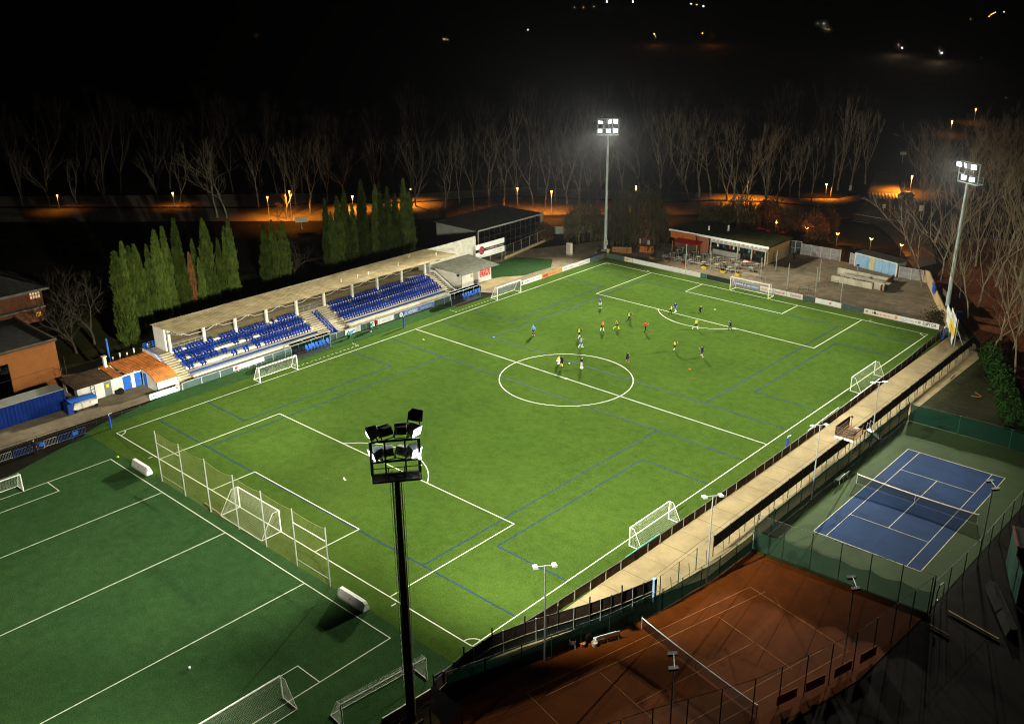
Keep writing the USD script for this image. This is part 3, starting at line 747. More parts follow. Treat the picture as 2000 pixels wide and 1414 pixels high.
for k in range(4):
    xa, xb = edge[k], edge[k + 1] - (.12 if k < 3 else 0)
    for m, (ya, yb) in enumerate(zip(np.linspace(-34.4, 18.6, 11)[:-1], np.linspace(-34.4, 18.6, 11)[1:])):
        n = 24; yy = np.linspace(ya + .012, yb - .012, n + 1); h = .022 * np.cos(np.arange(n + 1) * PI)
        top, bot = [], []
        dz = .02 * ((k * 7 + m * 3) % 4) * .4
        for x in (xa, xb):
            z = rz(x) + .03 + (.035 if x == xb else 0) * 0 + (3 - k) * .0 + (.03 if x == xa and k else 0) * 0
            top.append([(x, y, z + hh + dz + (.03 if x == xb else 0)) for y, hh in zip(yy, h)])
        v = top[0] + top[1] + [(x, y, z - .03) for x, y, z in top[0]] + [(x, y, z - .03) for x, y, z in top[1]]
        N = n + 1; i = np.arange(n)
        q = np.vstack([np.stack([i, i + 1, N + i + 1, N + i], 1), np.stack([2 * N + i, 3 * N + i, 3 * N + i + 1, 2 * N + i + 1], 1), np.stack([i, 2 * N + i, 2 * N + i + 1, i + 1], 1), np.stack([N + i, N + i + 1, 3 * N + i + 1, 3 * N + i], 1)])
        st.part('roof_sheet', MB().add(v, q), M['roof_sheet'])
for y in (-4.5, -1.2, 1.0, 7.5, 12.5, 16.2):
    x = -42.6 if y != 12.5 else -45.5
    st.part('roof_vent', MB().tube([(x, y, rz(x)), (x, y, rz(x) + .45), (x + .2, y, rz(x) + .6)], .07, 6), M['white_metal'])
# seats: moulded shells; the 300 that show largest are parts, the rest one part
def seat_shell(x, y, z):
    b = MB()
    b.add([(x - .20, y - .20, z + .40), (x + .20, y - .20, z + .42), (x + .20, y + .20, z + .42), (x - .20, y + .20, z + .40), (x - .20, y - .20, z + .35), (x + .20, y - .20, z + .37), (x + .20, y + .20, z + .37), (x - .20, y + .20, z + .35)],
          [(0, 1, 2, 3), (7, 6, 5, 4), (0, 4, 5, 1), (1, 5, 6, 2), (2, 6, 7, 3)])
    b.add([(x - .20, y - .20, z + .40), (x - .20, y + .20, z + .40), (x - .27, y + .17, z + .74), (x - .27, y - .17, z + .74), (x - .24, y - .20, z + .38), (x - .24, y + .20, z + .38), (x - .31, y + .17, z + .74), (x - .31, y - .17, z + .74)],
          [(0, 1, 2, 3), (7, 6, 5, 4), (3, 2, 6, 7), (1, 5, 6, 2), (0, 3, 7, 4)])
    b.box(x - .1, x + .06, y - .04, y + .04, z, z + .36)
    return b


rs = random.Random(5); spare = MB(); made = 0
gaps = {(0, 0): [(13, 15)], (0, 2): [(2, 3), (11, 17), (19, 21), (24, 26)], (0, 3): [(14, 22)], (0, 4): [(2, 4), (6, 14), (16, 18), (20, 22), (24, 25)], (0, 5): [(0, 60)]}
for s, (a, b) in enumerate(SECT):
    n = int((b - a - .3) / .5)
    for k in range(NR):
        for q in range(n):
            if any(g0 <= q < g1 for g0, g1 in gaps.get((s, k), [])) or (s == 0 and rs.random() < .03) or (s == 1 and (k == 5 or (k in (1, 3) and q in (19, 20)) or rs.random() < .012)):
                continue
            x, y, z = SX0 + TR * k + .34, a + .4 + q * .5, SZ0 - RS * (k + 1)
            sh = seat_shell(x, y + rs.uniform(-.015, .015), z)
            if made < 298:
                st.part('seat', sh, M['seat_blue']); made += 1
            else:
                spare.add(*sh.mesh())
st.part('seat_row', spare, M['seat_blue'], kind='stuff')

# perimeter barrier along the stand, panel by panel
def barrier(name, label, pts, h, thick, m_panel, m_post, step, top=None, group=None, base=0.0, cat='barrier', gap=0.0):
    t = T(name, label, cat, (pts[0][0], pts[0][1], 0), group=group)
    for p, q in zip(pts[:-1], pts[1:]):
        p, q = np.array(p, float), np.array(q, float); Ln = np.linalg.norm(q - p); n = max(1, round(Ln / step)); d = (q - p) / Ln
        for k in range(n):
            a, b = p + d * Ln * k / n, p + d * Ln * (k + 1) / n
            if m_panel:
                mm = m_panel if isinstance(m_panel, str) else m_panel[k % len(m_panel)]
                t.part('panel', MB().bar((*(a + d * .06), (h + gap) / 2 + base), (*(b - d * .06), (h + gap) / 2 + base), thick, h - gap), M[mm])
            t.part('post', MB().bar((*a, base), (*a, base + h + .04), .12), M[m_post])
        t.part('post', MB().bar((*q, base), (*q, base + h + .04), .12), M[m_post])
        if top:
            for a, b, mm in top:
                t.part('top_rail', MB().bar((*(p + d * Ln * a), base + h + .03), (*(p + d * Ln * b), base + h + .03), .09, .07), M[mm])
    return t


barrier('pitch_barrier', 'low grey green panel barrier running in front of the grandstand', [(-36.5, -36.8), (-36.5, 21.0)], .95, .05, 'board_green', 'mast_steel', 2.9, top=[(0, 1, 'galvanised')])
barrier('seat_front_rail', 'blue painted rail between the front path and the grandstand seats', [(-37.0, -33.8), (-37.0, -12.4)], .8, .05, 'stand_blue', 'blue_paint', 2.7)
barrier('seat_front_rail', 'blue painted rail below the right half of the grandstand seats', [(-37.0, -6.4), (-37.0, 14.8)], .8, .05, 'stand_blue', 'blue_paint', 2.7)


def marks(owner, x0, x1, z0, z1, rows, m, put, seed=0, fill=.75):
    """Lettering too small to read: short uneven strokes along lines."""
    r = random.Random(seed); b = MB()
    for k in range(rows):
        za = z0 + (z1 - z0) * (k + .15) / rows; zb = z0 + (z1 - z0) * (k + .85) / rows; x = x0
        while x < x1 - .05:
            w = r.uniform(.25, .8) * (zb - za)
            if r.random() < fill:
                y1 = zb - (zb - za) * r.choice((0, .25, .3)); b.quad(put(x, za), put(min(x + w * .7, x1), za), put(min(x + w * .7, x1), y1), put(x, y1))
            x += w
    if b.n:
        owner.part('lettering', b, M[m], kind='stuff')


def board(label, p, q, z0, z1, m, face=1, rows=None, text=None, deco=None, name='advertising_board', group=None, thick=.05, cat='board', leg=True):
    """A flat board from p to q on the ground plan; face +1 shows on the left side of p->q."""
    p, q = np.array(p, float), np.array(q, float); d = q - p; Ln = np.linalg.norm(d); d /= Ln; n = np.array([-d[1], d[0]]) * face
    t = T(name, label, cat, (*((p + q) / 2), 0), group=group)
    A, Bq = (p, q) if face < 0 else (q, p)       # left to right for the reader
    e = (Bq - A) / Ln
    pos = lambda x, z, o=.003: (*(A + e * x + n * (thick / 2 + o)), z)
    t.part('sheet', MB().bar((*p, (z0 + z1) / 2), (*q, (z0 + z1) / 2), thick, z1 - z0), M[m])
    if leg:
        for s in (.08, .5, .92):
            c = p + d * Ln * s - n * (.06 + thick / 2)
            t.part('leg', MB().bar((*c, 0), (*c, z1 - .05), .07), M['galvanised'])
    for it in deco or []:
        x0, x1, a, b, mm = it
        t.part('patch', MB().quad(pos(x0 * Ln, z0 + (z1 - z0) * a), pos(x1 * Ln, z0 + (z1 - z0) * a), pos(x1 * Ln, z0 + (z1 - z0) * b), pos(x0 * Ln, z0 + (z1 - z0) * b)), M[mm])
    for k, it in enumerate(rows or []):
        x0, x1, a, b, nr, mm = it
        marks(t, x0 * Ln, x1 * Ln, z0 + (z1 - z0) * a, z0 + (z1 - z0) * b, nr, mm, lambda x, z: pos(x, z, .008), seed=int(abs(p[0] * 7 + p[1] * 3)) + k)
    for it in text or []:
        s, x0, zc, hgt, mm = it
        tm = meshkit.text_mesh(s, hgt, .006, True)
        v = tm.vertices
        w = np.array([pos(x0 * Ln + a, z0 + (z1 - z0) * zc + b, .01 + c) for a, b, c in v])
        t.part('lettering', (w, tm.faces), M[mm], kind='stuff')
    return t


F = -36.38
board('white board with a small dark crest hung behind the goal in front of the stand', (F, -29.0), (F, -23.9), .35, .95, 'board_white', -1, rows=[(.2, .92, .2, .85, 2, 'ink_dark')], deco=[(.05, .14, .1, .9, 'ink_red')])
board('white blue lettered board at the left end of the stand barrier', (F, -41.6), (F, -37.3), .12, .92, 'board_white', -1, rows=[(.3, .8, .45, .9, 2, 'ink_grey'), (.04, .25, .35, .8, 1, 'ink_blue')], deco=[(.02, .98, .05, .2, 'ink_cyan'), (.88, .95, .45, .85, 'brick_red')])
board('white and teal board leaning on the stand barrier left of the crouching people', (F, -9.2), (F, -6.2), .1, .9, 'board_white', -1, deco=[(.2, .5, .1, .6, 'ink_cyan'), (.5, .62, .4, .75, 'ink_cyan')])
board('short white board between the two people and the blue padded post', (F, -4.2), (F, -2.4), .1, .9, 'board_white', -1, rows=[(.2, .9, .2, .8, 2, 'ink_grey')])
board('white text board next to the grey panel and round crest', (F, -2.3), (F, .6), .1, .9, 'board_white', -1, rows=[(.12, .9, .2, .85, 3, 'ink_grey')])
cr = T('crest_sign', 'round white club crest on the barrier beside the blue padded post', 'sign', (F + .05, 2.2, .5))
cr.part('disc', MB().add(*(lambda g: ([(F + .05, 2.2, .52)] + [(F + .05, 2.2 + .42 * math.cos(a), .52 + .42 * math.sin(a)) for a in g], [(0, k + 1, (k + 1) % 20 + 1) for k in range(20)]))(np.arange(20) * PI / 10)), M['board_white'])
cr.part('ring', MB().tube([(F + .055, 2.2 + .42 * math.cos(a), .52 + .42 * math.sin(a)) for a in np.linspace(0, 2 * PI, 21)], .035, 5), M['ink_blue'])
cr.part('emblem', MB().quad((F + .06, 2.1, .32), (F + .06, 2.3, .32), (F + .06, 2.32, .68), (F + .06, 2.08, .68)), M['ink_grey'])
board('violet and white banner right of the round crest', (F, 2.8), (F, 6.0), .1, .9, 'board_blue', -1, rows=[(.1, .9, .2, .8, 2, 'board_white')])
board('dark blue banner with pale lettering left of the far dugout', (F, 6.1), (F, 9.4), .1, .9, 'ink_blue', -1, rows=[(.1, .9, .2, .8, 2, 'ink_grey')])

# dugouts
def dugout(y0, y1, label, bright):
    t = T('dugout', label, 'dugout', (-35.2, y0, 0))
    xb, xf = -35.9, -34.3
    prof = [(xb, 0.1), (xb, 1.6), (xb + .25, 2.0), (xb + .8, 2.2), (xf, 2.15)]
    for k in range(len(prof) - 1):
        a, b = prof[k], prof[k + 1]
        t.part('shell_panel', MB().plate((a[0], y0, a[1]), (b[0], y0, b[1]), (b[0], y1, b[1]), (a[0], y1, a[1]), .012), M['dugout_shell'])
    for y in (y0, y1):
        t.part('side_panel', MB().add([(x, y, z) for x, z in prof + [(xf, .1)]], [(0, k, k + 1) for k in range(1, 5)]), M['dugout_shell'])
    fr = MB()
    for y in np.linspace(y0, y1, 4):
        fr.tube([(x, y, z) for x, z in prof], .03, 5)
    for x, z in (prof[1], prof[3], prof[4]):
        fr.rod((x, y0, z), (x, y1, z), .035, 5)
    for y in (y0, y1):
        fr.rod((xf + .02, y, 0), (xf, y, 2.15), .03, 5)
    t.part('frame', fr, M['galvanised'])
    t.part('base', MB().box(xb, xf + .3, y0, y1, 0, .10), M['dark_steel'])
    n = int((y1 - y0) / .62)
    for k in range(n):
        y = y0 + .4 + k * .62; x = xb + .62; b = MB(); m = 'bright_blue' if k >= n - bright else 'cloth_black'
        b.box(x - .2, x + .2, y - .22, y + .22, .45, .52); b.bar((x - .2, y, .5), (x - .32, y, 1.05), .42, .06, up=(1, 0, 0)); b.box(x - .05, x + .05, y - .05, y + .05, .1, .45)
        t.part('seat', b, M[m])
    return t


dugout(-20.6, -13.6, 'clear curved team dugout nearer the camera, left of the middle stairs', 6)
dugout(11.5, 18.4, 'clear curved team dugout at the far end of the grandstand', 5)

# ------------------------------------------------------------------ small buildings at the stand's far end
kb = T('kiosk_building', 'small white building with a grey sheet roof and a red sign beside the stand', 'building', (-43, 23.5, 0))
kb.part('wall', MB().box(-46.8, -40.1, 19.7, 22.75, 0, 2.5), M['white_wall'])
kb.part('wall', MB().box(-46.8, -40.1, 24.0, 27.3, 0, 2.5), M['white_wall'])
kb.part('wall', MB().box(-46.8, -41.2, 22.75, 24.0, 0, 2.5), M['white_wall'])
kb.part('door', MB().box(-41.2, -41.12, 22.85, 23.9, 0, 2.2), M['blue_paint'])
kb.part('drainpipe', MB().rod((-40.05, 19.66, 0), (-40.05, 19.66, 2.5), .06, 6), M['bright_blue'])
kb.part('vent', MB().box(-41.2, -40.6, 19.64, 19.7, 2.0, 2.4), M['board_dark'])
n = 40; yy = np.linspace(19.1, 28.6, n + 1); hz = .035 * np.cos(np.arange(n + 1) * PI)
v = [(-39.2, y, 2.62 + h) for y, h in zip(yy, hz)] + [(-47.3, y, 3.05 + h) for y, h in zip(yy, hz)]
v += [(x, y, z - .06) for x, y, z in v]
i = np.arange(n); N = n + 1
kb.part('roof', MB().add(v, np.vstack([np.stack([i, i + 1, N + i + 1, N + i], 1), np.stack([2 * N + i, 3 * N + i, 3 * N + i + 1, 2 * N + i + 1], 1), np.stack([i, 2 * N + i, 2 * N + i + 1, i + 1], 1)])), M['grey_roof'])
sg = kb.part('sign', MB().box(-40.1, -40.04, 24.35, 27.0, .95, 2.2), M['ink_red'])
pp = lambda x, z: (-40.03, 24.35 + x, z)
marks(kb, .15, 2.5, 1.05, 2.1, 3, 'board_cream', pp, 3, .6)
kb.part('emblem', MB().box(-40.1, -40.05, 22.05, 22.5, 1.5, 2.05), M['board_orange'])
area('kiosk_apron', [(-40.0, 19.5), (-36.6, 21.0), (-36.6, 33), (-39.4, 29.5), (-40.0, 27.5)], 0.012, 'path_concrete', 'pale concrete apron in front of the small white building')
board('large white billboard with a dark and red band and an S emblem beyond the stand', (-47.0, 30.4), (-47.0, 38.3), 1.7, 4.4, 'board_white', -1, deco=[(0, 1, .42, .64, 'ink_dark'), (0, 1, .46, .60, 'ink_red')], rows=[(.32, .95, .48, .59, 1, 'board_cream'), (.1, .9, .06, .13, 1, 'ink_grey'), (.6, .92, .22, .32, 1, 'brick_red')],
      text=[('S', .145, .27, 1.25, 'ink_dark')], name='billboard', cat='billboard')
eb = MB(); a_ = np.linspace(0, 2 * PI, 25)[:-1]
eb.add([(-46.963, 30.4 + 1.58, 3.14)] + [(-46.963, 30.4 + 1.58 + .72 * math.cos(w), 3.14 + .82 * math.sin(w)) for w in a_], [(0, k + 1, (k + 1) % 24 + 1) for k in range(24)])
BT = '/World/billboard'
usdkit.mesh(stage, BT + '/emblem', (eb.mesh()[0] - [-47.0, 34.35, 0], eb.mesh()[1]), M['ink_red'])

# glass pavilion (covered courts)
pv = T('pavilion', 'large glass fronted pavilion with a flat dark roof beyond the stand', 'building', (-58.5, 46.5, 0))
px0, px1, py0, py1, ph = -64.4, -52.6, 36.8, 55.6, 5.0
pv.part('wall', MB().box(px0, px1, py0, py0 + .25, 0, ph - .1), M['grey_wall'])
pv.part('wall', MB().box(px0, px0 + .25, py0 + .25, py1, 0, ph - .1), M['grey_wall'])
pv.part('wall', MB().box(px0 + .25, px1, py1 - .25, py1, 0, ph - .1), M['grey_wall'])
pv.part('roof', MB().box(px0 - .4, px1 + .3, py0 - .3, py1 + .4, ph, ph + .18), M['dark_roof'])
pv.part('roof_edge', MB().box(px1 + .3, px1 + .36, py0 - .3, py1 + .4, ph - .08, ph + .24), M['grey_wall'])
pv.part('floor', MB().box(px0 + .3, px1 - .1, py0 + .3, py1 - .3, 0, .03), M['court_green'])
pv.part('inner_wall', MB().box(px0 + .26, px0 + .34, py0 + .3, py1 - .3, .1, ph - .1), M['kiosk_blue'])
nn = 12; ys_ = np.linspace(py0 + .25, py1 - .3, nn + 1)
for k in range(nn):
    for z0, z1 in ((.1, 1.65), (1.75, 3.3), (3.4, 4.9)):
        pv.part('pane', MB().box(px1 - .02, px1, ys_[k] + .04, ys_[k + 1] - .04, z0, z1), M['pane'])
fr = MB()
for y in ys_:
    fr.box(px1 - .06, px1 + .05, y - .04, y + .04, 0, ph - .1)
for z in (.05, 1.7, 3.35, 4.92):
    fr.box(px1 - .05, px1 + .04, py0 + .25, py1 - .3, z - .04, z + .04)
pv.part('window_frame', fr, M['dark_steel'])
pv.part('corner_post', MB().box(px1 + .05, px1 + .5, py1 - .2, py1 + .2, 0, 5.6), M['wall_ochre'])
# ------------------------------------------------------------------ low white clubhouse left of the stand
cl = T('clubhouse', 'low white clubhouse with orange and mossy tile roofs and blue doors left of the stand', 'building', (-43, -43, 0))
XF = -42.3
for y0, y1, z0, z1 in ((-48.3, -44.75, 0, 2.15), (-43.75, -42.15, 0, 2.15), (-40.95, -40.45, 0, 2.15), (-44.75, -43.75, 2.0, 2.15), (-42.15, -40.95, 1.95, 2.15), (-40.45, -39.4, 1.95, 2.15)):
    cl.part('wall', MB().box(XF - .2, XF, y0, y1, z0, z1), M['white_wall'])
cl.part('wall', MB().box(-46.6, XF - .2, -48.3, -48.1, 0, .75), M['white_wall']); cl.part('wall', MB().box(-46.6, -45.6, -48.3, -48.1, .75, 2.3), M['white_wall']); cl.part('wall', MB().box(-43.2, XF - .2, -48.3, -48.1, .75, 2.2), M['white_wall'])
cl.part('wall', MB().box(-46.6, -46.4, -48.1, -36.2, 0, 2.45), M['white_wall'])
cl.part('window', MB().box(-45.6, -43.2, -48.24, -48.2, .75, 2.1), M['dugout_shell'])
for y0, y1, m in ((-44.75, -43.75, 'door_grey'), (-42.15, -40.95, 'bright_blue'), (-40.4, -39.5, 'bright_blue')):
    d = cl.part('door', MB().box(XF - .12, XF - .05, y0 + .03, y1 - .03, 0.02, 1.98), M[m])
    cl.part('handle', MB().box(XF - .05, XF - .01, y1 - .2, y1 - .12, .95, 1.1), M['galvanised'], under=d)
cl.part('notice', MB().box(XF - .05, XF - .035, -44.45, -44.05, 1.15, 1.6), M['yellow_paint'])
fr = MB()
for y in (-46.55, -46.05):
    fr.bar((XF + .1, y, .05), (XF + .1, y, 2.3), .06)
for z in np.arange(.3, 2.3, .42):
    fr.bar((XF + .1, -46.55, z), (XF + .1, -46.05, z), .05)
cl.part('ladder', fr, M['dark_steel'])


def tile_roof(t, y0, y1, prof, m, name='roof'):
    """Rows of lapped roof tiles over a profile of (x, z) from eave to ridge."""
    P = np.array(prof, float); Ls = np.r_[0, np.cumsum(np.hypot(*np.diff(P, axis=0).T))]; n = max(3, int(Ls[-1] / .42)); s = np.linspace(0, Ls[-1], n + 1)
    X, Z = np.interp(s, Ls, P[:, 0]), np.interp(s, Ls, P[:, 1])
    for k in range(n):
        ny = max(2, int((y1 - y0) / .3)); yy = np.linspace(y0, y1, ny * 2 + 1); h = .03 * (np.arange(ny * 2 + 1) % 2)
        a = [(X[k], y, Z[k] + .05 + hh) for y, hh in zip(yy, h)]; b = [(X[k + 1], y, Z[k + 1] + .015 + hh) for y, hh in zip(yy, h)]
        c = [(x, y, z - .05) for x, y, z in a]
        N = len(yy); i = np.arange(N - 1)
        t.part('tile_row', MB().add(a + b + c, np.vstack([np.stack([i, i + 1, N + i + 1, N + i], 1), np.stack([2 * N + i, 2 * N + i + 1, i + 1, i], 1)])), M[m])


tile_roof(cl, -48.6, -43.4, [(-42.0, 2.17), (-46.7, 2.5)], 'mossy_tile')
tile_roof(cl, -43.3, -42.0, [(-42.0, 2.19), (-46.7, 2.55)], 'orange_tile')
tile_roof(cl, -41.85, -36.3, [(-42.2, 2.35), (-46.7, 2.75)], 'orange_tile')
arch = [(-38.55, 1.32), (-39.4, 1.85), (-40.6, 2.22), (-42.1, 2.36)]
tile_roof(cl, -39.5, -36.2, [(-38.45, 1.27)] + arch, 'orange_tile')
v = [(XF, 0), (-38.7, 0)] + arch; V = [(x, y, z) for y in (-39.4, -39.2) for x, z in v]; n = len(v)
cl.part('gable_wall', MB().add(V, [(0, k, k + 1) for k in range(1, n - 1)] + [(n, n + k + 1, n + k) for k in range(1, n - 1)]), M['white_wall'])
cl.part('wall', MB().box(-38.9, -38.7, -39.2, -36.3, 0, 1.32), M['white_wall'])
cl.part('door', MB().box(-41.75, -40.95, -39.46, -39.41, .02, 1.9), M['bright_blue'])
cl.part('chimney', MB().box(-46.2, -45.8, -42.7, -42.3, 2.4, 4.0).box(-46.3, -45.7, -42.8, -42.2, 4.0, 4.15), M['white_wall'])
for k in range(6):
    single('garden_post', MB().tube([(-49 - .1 * k, -40 + 1.1 * k, 0), (-49 - .1 * k, -40 + 1.1 * k, 2.5 + .3 * (k % 2))], .12, 7), M['white_wall'], f'stubby pale post behind the orange roof, {["first", "second", "third", "fourth", "fifth", "sixth"][k]} from the chimney', 'post', 'pale posts behind the clubhouse')
single('flag_pole', MB().tube([(-52.2, -39.1, 0), (-52.2, -39.1, 4.2)], .13, 8), M['bright_blue'], 'plain blue pole standing behind the mossy clubhouse roof', 'pole')
bt = T('bin_bag_pile', 'dark bags heaped against the clubhouse wall beside the grey door', 'bags', (-41.9, -43.0, 0))
for k, (x, y, r) in enumerate(((-41.9, -43.3, .35), (-41.8, -42.8, .42), (-41.6, -43.0, .28))):
    bt.part('bag', MB().ball((x, y, r * .7), r, 2, (1, .9, .95 + .1 * k)), M['black_rubber'], smooth=60)

# utility cart with a blue cover
ct = T('cart', 'small utility cart with a bright blue roof parked before the clubhouse', 'cart', (-40.6, -48.5, 0))
ct.part('roof', MB().plate((-40.0, -50.3, 1.55), (-40.0, -46.8, 1.4), (-41.4, -46.8, 1.5), (-41.4, -50.3, 1.65), .08), M['bright_blue'])
ct.part('hood', MB().box(-41.3, -39.95, -50.75, -50.1, .1, 1.45), M['blue_paint'])
ct.part('body', MB().box(-41.3, -40.05, -50.1, -47.0, .35, .8), M['board_cream'])
for y in (-49.5, -48.4, -47.3):
    ct.part('side_panel', MB().box(-40.04, -39.98, y - .45, y + .45, .45, 1.1), M['white_wall'])
for y in (-49.9, -47.1):
    for x in (-41.2, -40.1):
        ct.part('pillar', MB().bar((x, y, .8), (x, y, 1.5), .06), M['dark_steel'])
        ct.part('wheel', MB().tube([(x - .1, y, .26), (x + .1, y, .26)], .26, 12), M['black_rubber'])

# blue shipping container and the brick hall
co = T('container', 'long blue corrugated container in front of the orange brick hall', 'container', (-43.7, -56, 0))
yy = np.arange(-66.0, -49.9 + .001, .12); hx = .03 * ((np.arange(len(yy)) // 2) % 2)
v = [(-42.5 + h, y, .12) for y, h in zip(yy, hx)] + [(-42.5 + h, y, 2.68) for y, h in zip(yy, hx)]; N = len(yy); i = np.arange(N - 1)
co.part('side', MB().add(v, np.stack([i, i + 1, N + i + 1, N + i], 1)), M['container_blue'])
co.part('end', MB().box(-44.9, -42.5, -50.0, -49.9, .12, 2.68), M['container_blue'])
co.part('roof', MB().box(-44.95, -42.4, -66, -49.88, 2.68, 2.78), M['grey_wall'])
co.part('frame', MB().box(-42.55, -42.38, -66, -49.88, 0, .12).box(-42.6, -42.38, -50.02, -49.86, .12, 2.68), M['container_blue'])
ha = T('brick_hall', 'large orange brick hall with a flat dark roof at the left edge', 'building', (-52, -52, 0))
ha.part('wall', MB().box(-49.3, -49.0, -53.6, -47.3, 0, 7.0), M['brick_orange'])
ha.part('wall', MB().box(-62, -49.3, -47.6, -47.3, 0, 7.0), M['brick_orange'])
ha.part('wall', MB().box(-49.3, -49.0, -66, -56.8, 0, 7.0), M['brick_orange'])
ha.part('wall', MB().box(-49.3, -49.0, -56.8, -53.6, 5.6, 7.0), M['brick_orange'])
for k in range(4):
    ha.part('pane', MB().box(-49.2, -49.16, -56.7 + .78 * k, -56.0 + .78 * k, .6, 5.5), M['pane'])
ha.part('roof', MB().box(-62.3, -48.8, -66, -47.1, 7.0, 7.15), M['dark_roof'])
ha.part('parapet', MB().box(-49.1, -48.8, -66, -47.1, 7.15, 7.35).box(-62.3, -49.1, -47.4, -47.1, 7.15, 7.35), M['mossy_tile'])
wire = MB().tube([(-48.9, -60, 3.3), (-48.9, -48.5, 3.5), (-42.4, -45, 2.6)], .02, 4)
single('cable', wire, M['dark_steel'], 'thin dark cable slung along the brick hall to the clubhouse', 'cable')
for q, y in enumerate((-48.6, -48.0)):
    single('antenna', MB().tube([(-45.2, y, 2.4), (-45.3, y, 5.5 + .3 * q)], .03, 5), M['dark_steel'], ['shorter thin antenna mast beside the brick hall corner', 'taller thin antenna mast beside the brick hall corner'][q], 'antenna')

# house far left with a lit upper window
ho = T('house', 'dark house with a lit attic window beyond the brick hall', 'house', tuple(at(40, 625)[:2]))
hx, hy = ho.loc[0], ho.loc[1]
ho.part('wall', MB().box(hx - 9, hx + 3, hy - 9, hy + 3, 0, 5.4), M['brick_red'])
ho.part('roof', MB().add([(hx - 9.6, hy - 9.6, 5.4), (hx + 3.8, hy - 9.6, 5.4), (hx + 3.8, hy + 3.8, 5.4), (hx - 9.6, hy + 3.8, 5.4), (hx - 6, hy - 3, 8.6), (hx + .5, hy - 3, 8.6)], [(0, 1, 5), (0, 5, 4), (1, 2, 5), (2, 3, 4), (2, 4, 5), (3, 0, 4), (0, 3, 2), (0, 2, 1)]), M['dark_roof'])
ho.part('fascia', MB().box(hx + 3.75, hx + 3.9, hy - 9.7, hy + 3.9, 5.15, 5.5), M['grey_wall'])
for s, z0, z1, m, y0, y1 in ((0, 3.9, 5.0, 'warm_window', 1.0, 2.7), (1, .9, 1.5, 'gold_window', 1.4, 2.3)):
    w = ho.part('window', MB().box(hx + 3.0, hx + 3.05, hy + y0, hy + y1, z0, z1), M[m])
    f = MB()
    for y in np.linspace(y0, y1, 5):
        f.box(hx + 3.05, hx + 3.1, hy + y - .05, hy + y + .05, z0, z1)
    f.box(hx + 3.05, hx + 3.1, hy + y0, hy + y1, (z0 + z1) / 2 - .04, (z0 + z1) / 2 + .04)
    ho.part('window_frame', f, M['dark_wood'], under=w)
ho.part('balcony', MB().box(hx + 3, hx + 4.2, hy - 8, hy + 2.8, 2.5, 2.7), M['grey_wall'])
single('garden_lamp', MB().ball((*at(30, 615)[:2], .5), .22, 2), M['far_yellow'], 'small bright garden lamp in front of the dark house', 'lamp')

# rails and stacked frames along the left edge of the training pitch
def pipe_rail(label, pts, h, group=None):
    t = T('pipe_rail', label, 'railing', (pts[0][0], pts[0][1], 0), group=group)
    for p, q in zip(pts[:-1], pts[1:]):
        p, q = np.array(p, float), np.array(q, float); n = max(1, round(np.linalg.norm(q - p) / 2.2))
        for k in range(n + 1):
            c = p + (q - p) * k / n
            t.part('post', MB().rod((*c, 0), (*c, h), .03, 6), M['dark_steel'])
        for z in (h, h * .5):
            t.part('rail', MB().rod((*p, z), (*q, z), .025, 6), M['dark_steel'])


pipe_rail('thin dark pipe rail before the clubhouse yard', [(-34.8, -43.8), (-35.1, -48.7)], .9)
pipe_rail('thin dark pipe rail beside the stacked blue frames', [(-34.9, -49.6), (-35.4, -61.5)], .9)
bf = T('stacked_frames', 'row of old blue and white crowd barriers standing on the pavement by the training pitch', 'barriers', (-33.0, -56, 0))
r = random.Random(3)
for k in range(6):
    y = -51.8 - 1.75 * k; b = MB(); x = -33.0 + r.uniform(-.12, .12)
    b.tube([(x, y, .05), (x, y, 1.0), (x, y - 1.55, 1.0), (x, y - 1.55, .05)], .028, 5)
    b.rod((x, y, .2), (x, y - 1.55, .2), .025, 5)
    for q in range(1, 9):
        b.rod((x, y - 1.55 * q / 9, .2), (x, y - 1.55 * q / 9, 1.0), .012, 4)
    bf.part('barrier', b, M['ink_blue' if k % 3 != 2 else 'galvanised'])
for y in (-53.0, -57.0):
    bf.part('sheet', MB().box(-33.15, -33.1, y - .4, y + .3, .35, .8), M['bright_blue'])
for k, (u, v) in enumerate(((217, 837), (789, 640), (1536, 882), (1841, 663))):
    p = at(u, v)
    t = T('padded_post', ['blue padded post at the near left corner by the training pitch', 'blue padded post on the halfway line in front of the stand', 'blue padded post on the halfway line beside the walkway', 'blue padded post at the far right corner near the billboards'][k], 'post', tuple(p[:2]))
    t.part('pad', MB().tube([p, p + [0, 0, 1.75]], .13, 10), M['blue_paint'], smooth=50)
    t.part('hook', MB().tube([p + [0, 0, 1.75], p + [0, 0, 2.0], p + [.25, .25, 2.08]], .05, 6), M['white_metal'])
# ------------------------------------------------------------------ right side: barrier, walkway fences, tennis fences
barrier('walkway_barrier', 'long barrier of brown panels between pitch and walkway', [(31.7, -54.6), (32.6, -43), (33.15, -30), (33.4, -10), (33.35, 10), (32.9, 35), (32.2, 51.2)], .95, .05, ['panel_brown', 'panel_brown', 'dark_wood'], 'galvanised', 2.06, top=[(0, 1, 'dark_steel')])
for a, b, m, lab in ((-31.5, -26.0, 'teal_paint', 'teal green rail capping the walkway barrier left of the small goal'), (16.0, 25.2, 'white_metal', 'white rail capping the walkway barrier by the far small goal'), (4.5, 13.0, 'white_metal', 'white rail capping the walkway barrier near the camera platform')):
    x = 33.15
    single('cap_rail', MB().bar((33.1 if a < 0 else 33.3, a, 1.06), (33.15 if a < 0 else 33.1, b, 1.06), .09, .07), M[m], lab, 'rail')
up = MB()
fw = T('walkway_fence', 'tall fence with dark screens along the outer side of the walkway', 'fence', (38.2, 8, 0))
